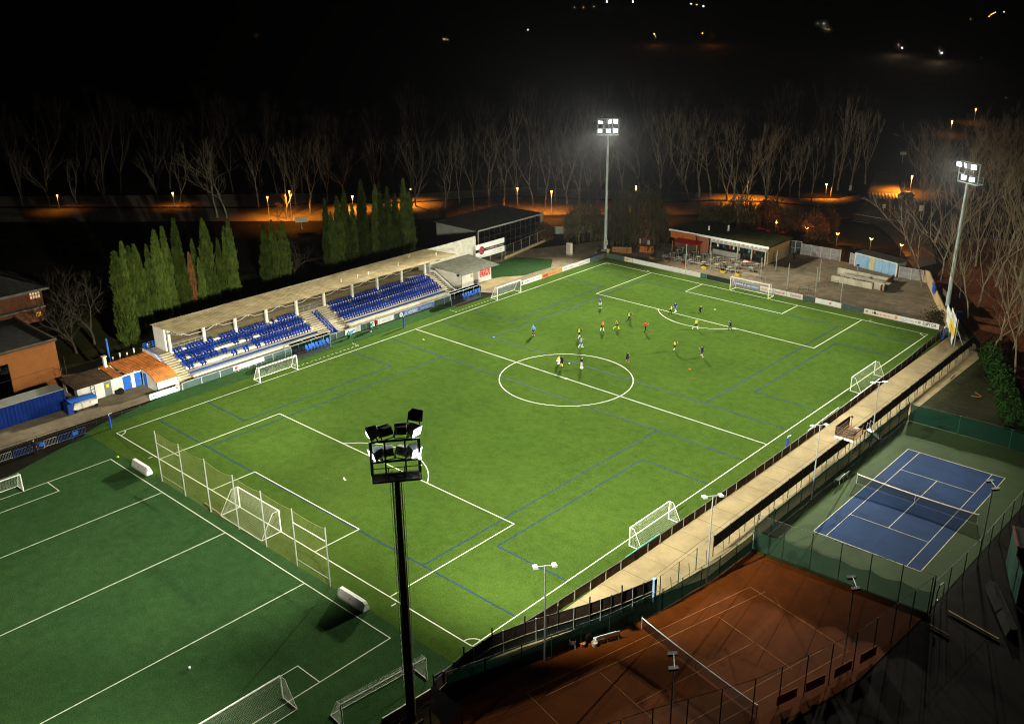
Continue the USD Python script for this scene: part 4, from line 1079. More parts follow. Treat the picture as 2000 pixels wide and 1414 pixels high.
fy = list(np.arange(-33.4, 47.8, 2.95)); wx = lambda y: 38.25 - .012 * max(0, y - 10)
for k, y in enumerate(fy):
    fw.part('post', MB().rod((wx(y), y, 0), (wx(y), y, 2.35), .045, 6), M['dark_green_paint' if k % 3 else 'dark_steel'])
    if k < len(fy) - 1:
        yb = fy[k + 1]
        if y > -26:
            fw.part('screen', MB().box(wx(y) - .012, wx(y) + .012, y + .06, yb - .06, .95, 2.2), M['black_screen'])
        fw.part('link_panel', MB().box(wx(y) - .006, wx(y) + .006, y + .06, yb - .06, .05, .95 if y > -26 else 2.2), M['chain_link'])
        fw.part('rail', MB().rod((wx(y), y, 2.3), (wx(yb), yb, 2.3), .025, 5), M['dark_steel'])
        ym = (y + yb) / 2
        fw.part('prop', MB().rod((wx(ym) + .3, ym, 0), (wx(ym) + .1, ym, 1.5), .03, 5), M['dark_green_paint' if k % 2 else 'dark_wood'])
# brown board fence at the narrow end of the walkway
top = [at(u, v, 2.2)[:2] for u, v in ((847, 1330), (906, 1276), (961, 1240), (1025, 1216), (1090, 1196), (1152, 1178), (1215, 1156), (1278, 1131))]
bfence = T('board_fence', 'brown board fence with a pale mid rail at the narrow end of the walkway', 'fence', (*top[0], 0))
for k, (p, q) in enumerate(zip(top[:-1], top[1:])):
    n = max(2, int(np.linalg.norm(q - p) / 1.0)); d = (q - p) / n
    for j in range(n):
        a, b = p + d * j, p + d * (j + 1)
        bfence.part('panel', MB().bar((*(a + d * .04), 1.62), (*(b - d * .04), 1.62), .03, 1.1), M['panel_brown'])
        bfence.part('panel', MB().bar((*(a + d * .04), .5), (*(b - d * .04), .5), .03, .98), M['board_dark'])
        bfence.part('post', MB().bar((*a, 0), (*a, 2.3 if j else 2.9), .09), M['galvanised' if j % 2 else 'dark_steel'])
    bfence.part('mid_rail', MB().bar((*p, 1.03), (*q, 1.03), .09, .07), M['counter_concrete'])
    bfence.part('top_rail', MB().bar((*p, 2.2), (*q, 2.2), .05), M['dark_steel'])
bfence.part('gate_post', MB().bar((*top[-1], 0), (*top[-1], 2.3), .35, .35), M['kiosk_blue'])


def screen_fence(name, label, pts, h, hs, m='windscreen', step=2.9, post='dark_green_paint', tall=None, sag=.12, seed=1, low=.05):
    """A court fence: posts, a link mesh up to h and a windscreen cloth up to hs that sags between posts."""
    t = T(name, label, 'fence', (pts[0][0], pts[0][1], 0)); r = random.Random(seed)
    for p, q in zip(pts[:-1], pts[1:]):
        p, q = np.array(p, float), np.array(q, float); n = max(1, round(np.linalg.norm(q - p) / step)); d = (q - p) / n
        nr = np.array([-d[1], d[0]]) / np.linalg.norm(d)
        for k in range(n):
            a = p + d * k
            t.part('post', MB().rod((*a, 0), (*a, h), .045, 6), M[post])
            if hs:
                N = 9; s = np.linspace(0, 1, N); zt = hs - sag * np.sin(s * PI) * r.uniform(.6, 1.3); bul = .06 * np.sin(s * PI) * r.uniform(-1, 1)
                v = [(*(a + d * x + nr * b), low) for x, b in zip(s, bul)] + [(*(a + d * x + nr * b * .6), z) for x, b, z in zip(s, bul, zt)]
                i = np.arange(N - 1); t.part('screen', MB().add(v, np.stack([i, i + 1, N + i + 1, N + i], 1)), M[m])
            if h > hs + .2:
                b2 = MB().quad((*a, hs), (*(a + d), hs), (*(a + d), h), (*a, h)); t.part('link_panel', b2, M['chain_link'])
            t.part('rail', MB().rod((*a, h - .02), (*(a + d), h - .02), .022, 5), M[post])
        t.part('post', MB().rod((*q, 0), (*q, h), .045, 6), M[post])
    return t


screen_fence('court_fence', 'green windscreen fence between the walkway and the clay court', [(33.2, -54.6), (35.3, -48.4), (38.1, -40.6), (39.4, -34.7), (40.4, -27), (40.5, -21.3)], 2.2, 1.9, seed=1, sag=.05)
screen_fence('court_fence', 'green windscreen fence between the walkway and the blue court', [(40.45, -20.9), (40.3, -16.8)], 2.6, 2.5, seed=2, sag=.05)
screen_fence('court_fence', 'low dark windscreen along the walkway side of the blue court', [(40.3, -16.6), (40.1, 17.2)], 2.5, 2.35, seed=3, sag=.08)
screen_fence('court_fence', 'sagging green windscreen fence between the clay court and the blue court', [(40.7, -20.9), (56.9, -19.9)], 3.9, 2.2, 'thin_screen', 2.9, 'dark_steel', seed=4, sag=.25)
screen_fence('court_fence', 'dark green windscreen behind the far end of the blue court', [(40.4, 17.2), (57.6, 17.6)], 2.4, 2.25, 'windscreen', 5.2, 'dark_green_paint', seed=5, sag=.1)
screen_fence('court_fence', 'bare link fence along the right side of the blue court', [(56.9, -19.7), (57.5, -10), (57.6, 17.3)], 3.2, 0, 'thin_screen', 3.0, 'dark_steel', seed=6)
screen_fence('court_fence', 'link fence with dark posts along the near side of the clay court', [(56.8, -20.2), (55.2, -31.4), (52.0, -41.5), (48.2, -49), (45, -56)], 3.8, 0, 'thin_screen', 2.75, 'dark_steel', seed=7)
for k, (u, v) in enumerate(((1680, 1357 - 30), (1640, 1318), (1575, 1352), (1725, 1285), (1755, 1262))):
    pass
edge = [np.array(p) for p in ((56.0, -28.2), (55.3, -31.2), (54.5, -34.2), (53.6, -37), (52.6, -40))]
for k, (a, b) in enumerate(zip(edge[:-1], edge[1:])):
    d = (b - a) / np.linalg.norm(b - a); p, q = a + d * .3, a + d * 2.3
    board(['dim red banner', 'second dim red banner', 'third dim red banner', 'fourth dim red banner'][k] + ' on the near clay court fence' + [' next to the corner', ', one post nearer', ', two posts nearer', ' nearest the net'][k], tuple(p - [.12, 0]), tuple(q - [.12, 0]), .25, 1.15, 'orange_wood', 1, deco=[(.25, .75, .35, .65, 'board_dark')], leg=False)
gt = T('court_gate', 'arched steel gate at the near right corner of the blue court', 'gate', (57.1, -19.2, 0))
g_ = [(57.15, -19.6, 0), (57.15, -19.6, 2.2), (57.18, -19.3, 2.7), (57.25, -18.7, 2.7), (57.3, -18.4, 2.2), (57.3, -18.4, 0)]
gt.part('frame', MB().tube(g_, .05, 6), M['mast_steel'])
gt.part('leaf', MB().quad((57.15, -19.55, .1), (57.3, -18.45, .1), (57.3, -18.45, 2.2), (57.15, -19.55, 2.2)), M['chain_link'])
gt.part('lock', MB().box(57.1, 57.25, -19.5, -19.3, 1.0, 1.3), M['white_metal'])

# tennis nets
def tennis_net(label, a, b, hp, hm, m_tape):
    a, b = np.array(a, float), np.array(b, float); t = T('tennis_net', label, 'tennis net', (*a, 0)); d = (b - a); n = 16
    s = np.linspace(0, 1, n + 1); h = hm + (hp - hm) * (2 * s - 1) ** 2
    P = np.array([a + d * x for x in s])
    i = np.arange(n); N = n + 1
    t.part('net', MB().add([(*p, .06) for p in P] + [(*p, z - .03) for p, z in zip(P, h)], np.stack([i, i + 1, N + i + 1, N + i], 1)), M['tennis_net'])
    t.part('tape', MB().tube([(*p, z) for p, z in zip(P, h)], .055, 6), M[m_tape])
    for p in (a, b):
        t.part('post', MB().rod((*p, 0), (*p, hp + .1), .05, 8), M['galvanised'])
    t.part('centre_strap', MB().bar((*(a + d / 2), 0), (*(a + d / 2), hm), .07, .02), M['white_metal'])


tennis_net('long white taped net across the clay court', (39.6, -38.0), (52.1, -41.0), 1.1, .95, 'white_metal')
tennis_net('yellowish taped net across the blue court', (42.3, -2.0), (54.9, -2.2), 1.1, .95, 'board_cream')

# lamp posts of the tennis courts, not lit
def court_lamp(base, top_uv, label, ang=0.6, h=9.0):
    t = T('court_lamp', label, 'lamp post', (base[0], base[1], 0), group='unlit lamp posts of the tennis courts')
    b = np.array([base[0], base[1], 0.0]); tp = b + [0, 0, h]
    t.part('pole', MB().tube([b, b + [0, 0, h * .5], tp], [.085, .07, .055], 8), M['galvanised'])
    d = np.array([math.cos(ang), math.sin(ang), 0]); arm = MB().bar(tp - d * .75, tp + d * .75, .07)
    t.part('arm', arm, M['galvanised'])
    for s in (-1, 1):
        c = tp + d * s * .75; q = np.array([-d[1], d[0], 0]) * .25
        f = t.part('lamp_head', MB().bar(c - q - d * .0 + [0, 0, .0], c + q * 1.6 + [0, 0, -.12], .36, .16), M['lamp_housing' if base[0] < 41 else 'dark_steel'])
        t.part('lens', MB().bar(c - q * .8 + [0, 0, -.10], c + q * 1.4 + [0, 0, -.22], .34, .02), M['pane'], under=f)


for k, (u, v, h, lab) in enumerate(((1064, 1290, 9.0, 'slim double headed lamp post beside the white chair and bench'), (1380, 1138, 9.0, 'slim double headed lamp post at the far corner of the clay court'), (1585, 975, 8.6, 'slim double headed lamp post left of the camera platform'), (1700, 873, 8.2, 'slim double headed lamp post just beyond the camera platform'),
                                    (1910, 1103, 8.5, 'slim double headed lamp post right of the blue court'), (1646, 1300, 7.9, 'slim double headed lamp post at the near edge of the clay court'), (1305, 1478, 8.4, 'slim double headed lamp post over the dark clay near the bottom edge'))):
    court_lamp(at(u, v)[:2], None, lab, .9 if k < 4 else 2.2, h)

# camera platform on legs over the walkway fence
pl = T('camera_platform', 'raised plank camera platform with stairs over the walkway fence', 'platform', (38.4, 4.5, 0))
a, b, zf = 3.0, 6.6, 2.2
for x in (37.4, 39.3):
    for y in (a + .2, b - .2):
        pl.part('leg', MB().bar((x, y, 0), (x, y, zf), .13), M['galvanised'])
for k in range(7):
    pl.part('plank', MB().box(37.2 + .32 * k, 37.2 + .32 * k + .29, a, b, zf, zf + .06), M['wood'])
pl.part('beam', MB().box(37.2, 39.45, a - .06, a, zf - .16, zf + .08), M['white_metal'])
for z in (.3, .6, .9, 1.15):
    pl.part('slat', MB().box(37.2, 37.25, a, b, zf + z - .12, zf + z + .1), M['dark_wood'])
    pl.part('slat', MB().box(37.25, 39.4, a, a + .05, zf + z - .1, zf + z + .04), M['dark_wood'])
pl.part('slat', MB().box(39.35, 39.4, a + .05, b - 1.2, zf + .75, zf + .9), M['wood'])
for x, y in ((37.22, a), (37.22, b), (39.4, a), (39.4, b - 1.2)):
    pl.part('rail_post', MB().bar((x, y, zf), (x, y, zf + 1.2), .08), M['dark_wood'])
for s in (-1, 1):
    pl.part('stringer', MB().bar((39.3, b + .5 + s * .4, zf), (39.9, b + 3.2 + s * .4, 0.1), .06, .16), M['galvanised'])
    pl.part('handrail', MB().tube([(39.3, b + .5 + s * .4, zf), (39.3, b + .5 + s * .4, zf + 1), (39.9, b + 3.2 + s * .4, 1.1), (39.9, b + 3.2 + s * .4, .1)], .03, 5), M['galvanised'])
for k in range(8):
    f = (k + .5) / 8
    pl.part('tread', MB().bar((39.3 + .6 * f, b + .1 + 2.7 * f, zf * (1 - f) + .1 * f), (39.3 + .6 * f, b + .9 + 2.7 * f, zf * (1 - f) + .1 * f), .26, .04), M['galvanised'])
pl.part('seat', MB().box(38.3, 38.8, b - 1.3, b - .8, zf + .4, zf + .48).box(38.5, 38.6, b - 1.1, b - 1.0, zf, zf + .4), M['counter_concrete'])
single('megaphone', MB().tube([(37.1, 7.6, 0), (37.1, 7.6, 2.9)], .03, 5).ball((37.1, 7.6, 2.95), .16, 1), M['dark_steel'], 'small dark speaker on a thin pole beside the camera platform', 'speaker')

# benches, chairs and baskets by the clay court
def slat_bench(label, c, ang, L=1.9):
    t = T('bench', label, 'bench', (c[0], c[1], 0), rz=ang)
    for s in (-.25, .25):
        for k in range(5):
            t.part('slat', MB().box(s * L - .235 * L, s * L + .235 * L, -.22 + .1 * k, -.14 + .1 * k, .44, .47), M['white_metal'])
            z = .55 + .09 * k
            t.part('slat', MB().box(s * L - .235 * L, s * L + .235 * L, .27 + .03 * k, .30 + .03 * k, z - .035, z + .04), M['white_metal'])
    for s in (-1, 0, 1):
        t.part('leg', MB().tube([(s * L * .5, -.22, 0), (s * L * .5, -.22, .44), (s * L * .5, .24, .44), (s * L * .5, .42, .95)], .03, 5), M['white_metal'])
        t.part('leg', MB().rod((s * L * .5, .28, .44), (s * L * .5, .34, 0), .03, 5), M['white_metal'])


slat_bench('white slatted double bench facing the clay court', at(1183, 1250)[:2], math.radians(65) + PI, 2.1)
slat_bench('white slatted bench half in shadow beside the blue court', at(1642, 938)[:2], math.radians(89) + PI, 2.0)
def garden_chair(label, c, ang):
    t = T('plastic_chair', label, 'chair', (c[0], c[1], 0), rz=ang)
    for x in (-.22, .22):
        for y in (-.2, .22):
            t.part('leg', MB().bar((x, y, 0), (x * .9, y * .9, .43), .05), M['white_metal'])
        t.part('armrest', MB().tube([(x * 1.1, -.2, .43), (x * 1.1, -.2, .66), (x * 1.1, .2, .68)], .03, 5), M['white_metal'])
    t.part('seat', MB().box(-.24, .24, -.24, .22, .42, .46), M['white_metal'])
    g = np.linspace(-1, 1, 7)
    t.part('backrest', MB().add([(.24 * x, .21 + .05 * (1 - x * x), .46) for x in g] + [(.22 * x, .30 + .05 * (1 - x * x), .86 + .06 * (1 - x * x)) for x in g], [(k, k + 1, k + 8, k + 7) for k in range(6)]), M['white_metal'])


garden_chair('white plastic armchair on the clay beside the lamp post', at(1118, 1264)[:2], math.radians(40) + PI)
for k, (u, v, m, m2, lab) in enumerate(((1138, 1262, 'ink_red', 'cloth_yellow', 'red basket of tennis balls next to the plastic chair'), (1161, 1261, 'board_cream', 'board_cream', 'pale round bucket in front of the white bench'))):
    p = at(u, v); t = T('ball_basket', lab, 'basket', tuple(p[:2]))
    t.part('tub', MB().lathe([(.0, .01), (.2, .01), (.27, .38), (.24, .38), (.2, .25), (0, .24)], p, 12), M[m])
    if k == 0:
        for j in range(6):
            t.part('ball', MB().ball(p + [.13 * math.cos(j), .13 * math.sin(j), .3], .06, 1), M[m2])
bg = at(1150, 1250); t = T('sports_bag', 'dark and yellow bag leaning on the fence by the white bench', 'bag', tuple(bg[:2]))
t.part('body', MB().ball(bg + [0, 0, .35], .3, 2, (.7, 1.2, 1.15)), M['brick_red'], smooth=60); t.part('pocket', MB().ball(bg + [.2, -.1, .2], .14, 1, (.6, 1, 1)), M['yellow_paint'])

# sheds and rubbish at the right edge
sh = T('green_shed', 'green painted shed with an open side at the right edge', 'shed', (60.5, -9, 0))
sh.part('wall', MB().plate((59.3, -7.6, 0), (60.7, -11.0, 0), (60.7, -11.0, 4.0), (59.3, -7.6, 4.0), .15), M['dark_green_paint'])
sh.part('wall', MB().plate((60.72, -11.1, 0), (62.0, -13.6, 0), (62.0, -13.6, 3.2), (60.72, -11.1, 3.2), .15), M['dark_green_paint'])
sh.part('wall', MB().plate((63.5, -5.5, 0), (59.3, -7.6, 0), (59.3, -7.6, 4.0), (63.5, -5.5, 4.0), .15), M['dark_green_paint'])
sh.part('edge', MB().bar((59.3, -7.6, 4.05), (60.7, -11.0, 4.05), .16), M['brick_red'])
sh.part('roof', MB().plate((59.4, -7.6, 4.0), (60.8, -11.0, 4.0), (65.5, -8.6, 4.3), (64, -5.4, 4.3), .1), M['dark_roof'])
tr = T('trough', 'long grey metal trough lying in the weeds at the right edge', 'trough', (61, -15.5, 0))
pa, pb = np.array([59.6, -12.6]), np.array([63.2, -18.6]); d = (pb - pa) / np.linalg.norm(pb - pa); n_ = np.array([-d[1], d[0]])
tr.part('side', MB().plate((*(pa - n_ * .5), 0), (*(pb - n_ * .5), 0), (*(pb - n_ * .25), .9), (*(pa - n_ * .25), .9), .06), M['dark_roof'])
tr.part('side', MB().plate((*(pb + n_ * .5), 0), (*(pa + n_ * .5), 0), (*(pa + n_ * .25), .9), (*(pb + n_ * .25), .9), .06), M['dark_roof'])
tr.part('bed', MB().bar((*pa, .72), (*pb, .72), .5, .06), M['dark_roof'])
for k, ((u0, v0), (u1, v1), lab) in enumerate((((1852, 1195), (1950, 1250), 'pale fallen log lying below the court gate'), ((1812, 1220), (1853, 1243), 'short pale plank lying by the corner of the clay court'), ((1897, 775), (1915, 777), 'pale loose plank on the dark grass plot'), ((1905, 768), (1917, 776), 'second pale plank beside the loose one on the grass plot'), ((1856, 742), (1864, 733), 'short orange plank by the walkway fence'))):
    p, q = at(u0, v0), at(u1, v1)
    single('plank', MB().bar(p + [0, 0, .12], q + [0, 0, .12], .16 if k == 0 else .11, .1), M['wood' if k else 'wall_ochre'], lab, 'plank')
# slanting roof of the shelter by the near mast and the end wall of the pitch
shl = T('shelter', 'small shelter with a slanting grey plank roof below the near mast', 'shelter', (35.5, -57.2, 0))
ra, rb, rc, rd = at(845, 1335, 2.2), at(905, 1383, 2.2), at(872, 1418, 1.7), at(838, 1385, 1.7)
for k in range(5):
    f0, f1 = k / 5 + .006, (k + 1) / 5 - .006
    shl.part('roof_plank', MB().plate(rd + (ra - rd) * f0, rc + (rb - rc) * f0, rc + (rb - rc) * f1, rd + (ra - rd) * f1, .05), M['grey_wall'])
for p in (ra, rb, rc, rd):
    q = p + ((ra + rc) / 2 - p) * .08
    shl.part('post', MB().bar((q[0], q[1], 0), q - [0, 0, .05], .09), M['dark_wood'])
barrier('pitch_end_wall', 'low brown wall with a white rail beside the stored goal', [tuple(at(842, 1362)[:2]), tuple(at(748, 1420)[:2])], .8, .08, 'wood', 'dark_wood', 2.2, top=[(0, 1, 'white_metal')])
area('mast_path', [tuple(at(760, 1425)[:2]), tuple(at(845, 1372)[:2]), tuple(at(870, 1440)[:2]), tuple(at(800, 1480)[:2])], .02, 'path_concrete', 'tan concrete at the foot of the near mast')
# hedge beside the woods
hd = T('hedge', 'dense dark green hedge at the edge of the leaf littered wood', 'hedge', (44, 34, 0))
r = np.random.default_rng(4); n = 5200
tt = r.random(n); pa, pb = np.array([40.4, 46.0]), np.array([51.5, 22.0]); ax = pa + (pb - pa) * tt[:, None]
ang = r.uniform(0, PI, n); rad = 1.25 * (1 + .25 * np.sin(tt * 40) + .15 * r.normal(size=n)) * np.sqrt(r.uniform(.55, 1, n))
nrm = np.array([-(pb - pa)[1], (pb - pa)[0]]); nrm /= np.linalg.norm(nrm)
c = np.c_[ax + nrm * (rad * np.cos(ang))[:, None], 2.2 * rad / 1.25 * np.sin(ang) * .9 + .1]
a1 = r.normal(size=(n, 3)); a1 /= np.linalg.norm(a1, axis=1, keepdims=True); b1 = np.cross(a1, r.normal(size=(n, 3))); b1 /= np.linalg.norm(b1, axis=1, keepdims=True)
s_ = r.uniform(.1, .22, n)[:, None]
V = np.stack([c - a1 * s_, c + b1 * s_ * .7, c + a1 * s_, c - b1 * s_ * .7], 1).reshape(-1, 3); k = np.arange(n)[:, None] * 4
MATS['hedge_leaf'] = None
mat('hedge_leaf', (0.022, 0.065, 0.010), .8, .5, 1.5, c2=(0.012, 0.03, 0.006), rnd=0.0)
hd.part('foliage', MB().add(V, k + [0, 1, 2, 3]), M['hedge_leaf'], kind='stuff')
# ------------------------------------------------------------------ far end of the pitch
FY = 52.25
def fx(u, v):
    p = at(u, v); return p[0]
z6 = lambda x, y: (1400 + x / 4, 400 + y / 4)
z5 = lambda x, y: (1000 + x / 4, 400 + y / 4)
far_boards = [  # x from, x to, colour, extras
    (-32.6, -28.6, 'board_green', {}, 'grey green panel at the far left corner of the pitch'),
    (-28.5, -26.6, 'board_cream', dict(deco=[(.1, .5, .3, .7, 'board_orange')]), 'cream board at the left end of the long white board'),
    (-26.5, -16.0, 'board_white', {}, 'long blank white board behind the far goal line, left part'),
    (-15.9, -11.6, 'board_white', {}, 'blank white board right of the tall net post, next to a green square'),
    (-11.5, -10.3, 'court_green', dict(deco=[(.2, .8, .25, .75, 'cloth_green')]), 'small pale green board left of the black board'),
    (-10.2, -5.2, 'board_dark', dict(rows=[(.15, .9, .3, .7, 1, 'dark_green_paint')]), 'black board with dark green lettering left of the far goal'),
    (-4.6, .4, 'board_blue', dict(rows=[(.05, .95, .25, .75, 1, 'board_white'), (.05, .6, .1, .3, 1, 'ink_red')]), 'blue and white lettered board behind the far goal'),
    (.5, 3.0, 'board_white', dict(text=[('munxa', .08, .3, .42, 'ink_red')]), 'white munxa board inside the right half of the far goal'),
    (3.1, 5.4, 'board_white', dict(text=[('munxa', .08, .3, .42, 'ink_red')]), 'white munxa board just right of the far goal'),
    (5.5, 8.4, 'board_white', dict(text=[('munxa', .2, .3, .46, 'ink_red')]), 'white munxa board beside the grey green panel'),
    (8.5, 10.6, 'board_green', {}, 'grey green panel between the munxa board and the white board'),
    (10.7, 15.2, 'board_white', dict(deco=[(.55, .62, .35, .7, 'ink_red')]), 'white board with one small red mark'),
    (15.3, 18.9, 'board_green', {}, 'grey green panel left of the cream board'),
    (19.1, 24.0, 'board_cream', dict(rows=[(.05, .32, .35, .8, 1, 'ink_dark'), (.42, .95, .3, .7, 1, 'ink_red')], deco=[(.33, .4, .3, .8, 'board_dark')]), 'cream board with red lettering near the far right corner'),
    (24.0, 27.4, 'board_white', dict(rows=[(.2, .95, .35, .65, 1, 'ink_grey'), (.3, .6, .15, .3, 1, 'ink_dark')], deco=[(.02, .16, .2, .85, 'board_orange')]), 'white board with faint lettering left of the DVTSA board'),
    (27.4, 31.0, 'board_white', dict(text=[('DVTSA', .30, .28, .46, 'ink_dark')], deco=[(.1, .22, .3, .75, 'ink_grey'), (.49, .56, .6, .85, 'ink_red')]), 'white DVTSA board at the far right corner of the pitch'),
]
for a, b, m, ex, lab in far_boards:
    board(lab, (a, FY), (b, FY), .08, .92, m, -1, **ex)
left_boards = [(21.2, 27.3, 'board_green', {}, 'grey green panel right of the far small goal'), (27.4, 28.2, 'board_white', dict(deco=[(.3, .7, .2, .8, 'ink_dark')]), 'narrow white board on the left barrier'), (28.3, 33.1, 'board_white', dict(rows=[(.06, .55, .3, .8, 1, 'ink_blue'), (.6, .95, .3, .7, 2, 'ink_grey')]), 'white board with blue lettering on the left barrier'),
               (33.2, 38.8, 'board_orange', dict(deco=[(.05, .3, .15, .75, 'ink_red')], rows=[(.35, .7, .3, .7, 1, 'ink_red')]), 'orange board with red lettering on the left barrier'), (39.0, 43.0, 'board_white', dict(rows=[(.1, .9, .3, .7, 1, 'ink_grey')]), 'white board with grey drawing on the left barrier'),
               (43.0, 47.2, 'board_white', dict(rows=[(.2, .6, .2, .45, 1, 'ink_dark'), (.65, .95, .3, .8, 2, 'ink_grey')]), 'white board nearest the far left corner'), (47.3, 51.8, 'board_green', {}, 'grey green panel closing the far left corner')]
for a, b, m, ex, lab in left_boards:
    board(lab, (-33.0, a), (-33.0, b), .08, .92, m, -1, **ex)
# tall net posts behind the far goal
for k, (u, v, vt) in enumerate(((1338, 537, 478), (1387, 527, 491), (1436, 536, 495), (1485, 545, 504), (1537, 566, 515), (1591, 584, 524), (1641, 594, 535), (1515, 529, 490), (1600, 550, 508))):
    p = at(u, v); h = rise((u, v), vt)
    t = T('net_post', f'thin pale net post behind the far goal line, {["first", "second", "third", "fourth", "fifth", "sixth", "last"][k] + " from the left" if k < 7 else ["shorter one at the back left", "shorter one at the back right"][k - 7]}', 'post', tuple(p[:2]), group='net posts behind the far goal')
    t.part('pole', MB().rod(p, p + [0, 0, h], .07, 7), M['galvanised']); t.part('foot', MB().box(p[0] - .2, p[0] + .2, p[1] - .2, p[1] + .2, 0, .08), M['yard_concrete'])
    t.part('pulley', MB().ball(p + [0, 0, h], .09, 1), M['yellow_paint' if k in (0, 2) else 'galvanised'])
pipe_rail('low pale pipe rail on the plaza beside the concrete counter', [(6.0, 55.6), (9.4, 63.5)], 1.0)

# bar with terrace
br = T('bar_building', 'long low bar with a grassy flat roof, white beams and a dark glazed front', 'building', (-14, 70, 0))
c0, c1, bx0, bx1, by1, bh = 67.8, 66.0, -27.5, -6.6, 76.0, 3.4
br.part('wall', MB().box(bx1 - .25, bx1, c0, by1, 0, bh - .2), M['wall_ochre'])
br.part('wall', MB().box(bx0, bx1 - .25, by1 - .25, by1, 0, bh - .2), M['grey_wall'])
br.part('wall', MB().box(bx0, bx0 + .25, c0, by1 - .25, 0, bh - .2), M['orange_wood'])
br.part('roof', MB().box(bx0 - .8, bx1 + .5, c0 - 1.0, by1 + .3, bh, bh + .25), M['dark_grass'])
br.part('roof_edge', MB().box(bx0 - .85, bx1 + .55, c0 - 1.08, c0 - 1.0, bh - .1, bh + .3), M['white_metal'])
br.part('fascia', MB().box(-18.6, bx1 + .3, c0 - .9, c0 - .8, bh - .85, bh - .1), M['stand_grey'])
for k in range(13):
    x = -18.2 + .92 * k
    br.part('beam', MB().box(x, x + .16, c0 - 1.6, c0 - .9, bh - .3, bh - .08), M['white_metal'])
for k in range(9):
    x = -18.4 + 1.3 * k
    br.part('pane', MB().box(x + .05, x + 1.22, c0 + .02, c0 + .05, .9, bh - .9), M['pane'])
    br.part('mullion', MB().box(x - .04, x + .04, c0 - .02, c0 + .08, 0, bh - .85), M['dark_steel'])
br.part('counter', MB().box(-18.4, -12.4, c0 - .35, c0 - .05, .1, 1.1), M['grey_wall'])
br.part('back_wall', MB().box(-18.4, bx1 - .3, c0 + 2.5, c0 + 2.6, 0, bh - .3), M['board_dark'])
for k, (x, m) in enumerate(((-17.7, 'board_white'), (-16.4, 'ink_blue'), (-15.0, 'ink_red'), (-14.2, 'board_white'), (-13.0, 'cloth_yellow'), (-10.8, 'kiosk_blue'), (-9.6, 'ink_red'))):
    br.part('notice', MB().box(x, x + .35, c0 - .0, c0 + .012, 1.6, 2.2), M[m])
for x in (-18.55, -12.6, -9.6, -6.7):
    br.part('pillar', MB().box(x - .1, x + .1, c0 - 1.0, c0 - .8, 0, bh - .1), M['counter_concrete'])
br.part('timber_front', MB().box(-27.4, -21.6, c0 - 1.6, c0 - 1.4, 2.2, bh + .1), M['orange_wood'])
for k in range(8):
    x = -27.4 + .725 * k
    br.part('timber_board', MB().box(x, x + .68, c0 - 1.68, c0 - 1.61, 2.2, bh + .05), M['orange_wood'])
br.part('timber_front', MB().box(-21.5, -18.9, c0 - 1.2, c0 - 1.0, 0, bh - .1), M['brick_red'])
br.part('awning', MB().plate((-25.4, c0 - 3.6, 2.0), (-19.8, c0 - 3.6, 2.0), (-19.8, c0 - 1.7, 2.5), (-25.4, c0 - 1.7, 2.5), .06), M['red_cloth'])
for x in (-25.6, -20.0):
    br.part('awning_post', MB().box(x - .08, x + .08, c0 - 3.7, c0 - 3.55, 0, 2.2), M['yellow_paint' if x > -21 else 'wood'])
br.part('shade_wall', MB().box(-25.3, -20.2, c0 - 2.4, c0 - 2.3, 0, 2.0), M['dark_wood'])
for k, (x, h) in enumerate(((-21.5, .9), (-18.3, 1.2))):
    br.part('chimney', MB().rod((x, c0 + 3 + 2.0 * k, bh + .2), (x, c0 + 3 + 2.0 * k, bh + .2 + h), .18, 8), M['white_metal'])
area('terrace', [(-26, 57.4), (-5.6, 58.2), (-4.6, 66), (-6.2, 69.5), (-27, 69)], 0.045, 'yard_concrete', 'bar terrace paving')
# terrace tables with chairs
rt = random.Random(12)
tb = T('terrace_table', 'small square metal terrace table in front of the bar', 'table', (0, 0, 0), world=True)
tb.part('tabletop', MB().box(-.4, .4, -.4, .4, .70, .74), M['galvanised']); tb.part('leg', MB().rod((0, 0, .05), (0, 0, .7), .04, 6), M['dark_steel']); tb.part('foot', MB().box(-.28, .28, -.28, .28, 0, .05), M['dark_steel'])
tc = T('terrace_chair', 'woven dark terrace chair in front of the bar', 'chair', (0, 0, 0), world=True)
for x in (-.2, .2):
    for y in (-.2, .2):
        tc.part('leg', MB().bar((x, y, 0), (x, y, .44), .035), M['galvanised'])
tc.part('seat', MB().box(-.22, .22, -.22, .22, .44, .48), M['wood']); tc.part('backrest', MB().tube([(-.22, .2, .48), (-.2, .26, .9), (.2, .26, .9), (.22, .2, .48)], .03, 5), M['galvanised']); tc.part('backrest', MB().box(-.18, .18, .24, .26, .58, .84), M['dark_wood'])
first = [True, True]; spots = []
SIDE = ['far', 'right', 'near', 'left']
WORD = ['first', 'second', 'third', 'fourth', 'fifth', 'sixth', 'seventh', 'eighth', 'ninth', 'tenth', 'eleventh', 'twelfth', 'thirteenth', 'fourteenth', 'fifteenth', 'sixteenth', 'seventeenth', 'eighteenth', 'nineteenth', 'twentieth', 'last']
for i in range(7):
    for j in range(3):
        if i < 6 or j > 0:
            spots.append((-23.4 + 2.75 * i + rt.uniform(-.3, .3), 59.0 + 2.45 * j + rt.uniform(-.25, .25) + .1 * i))
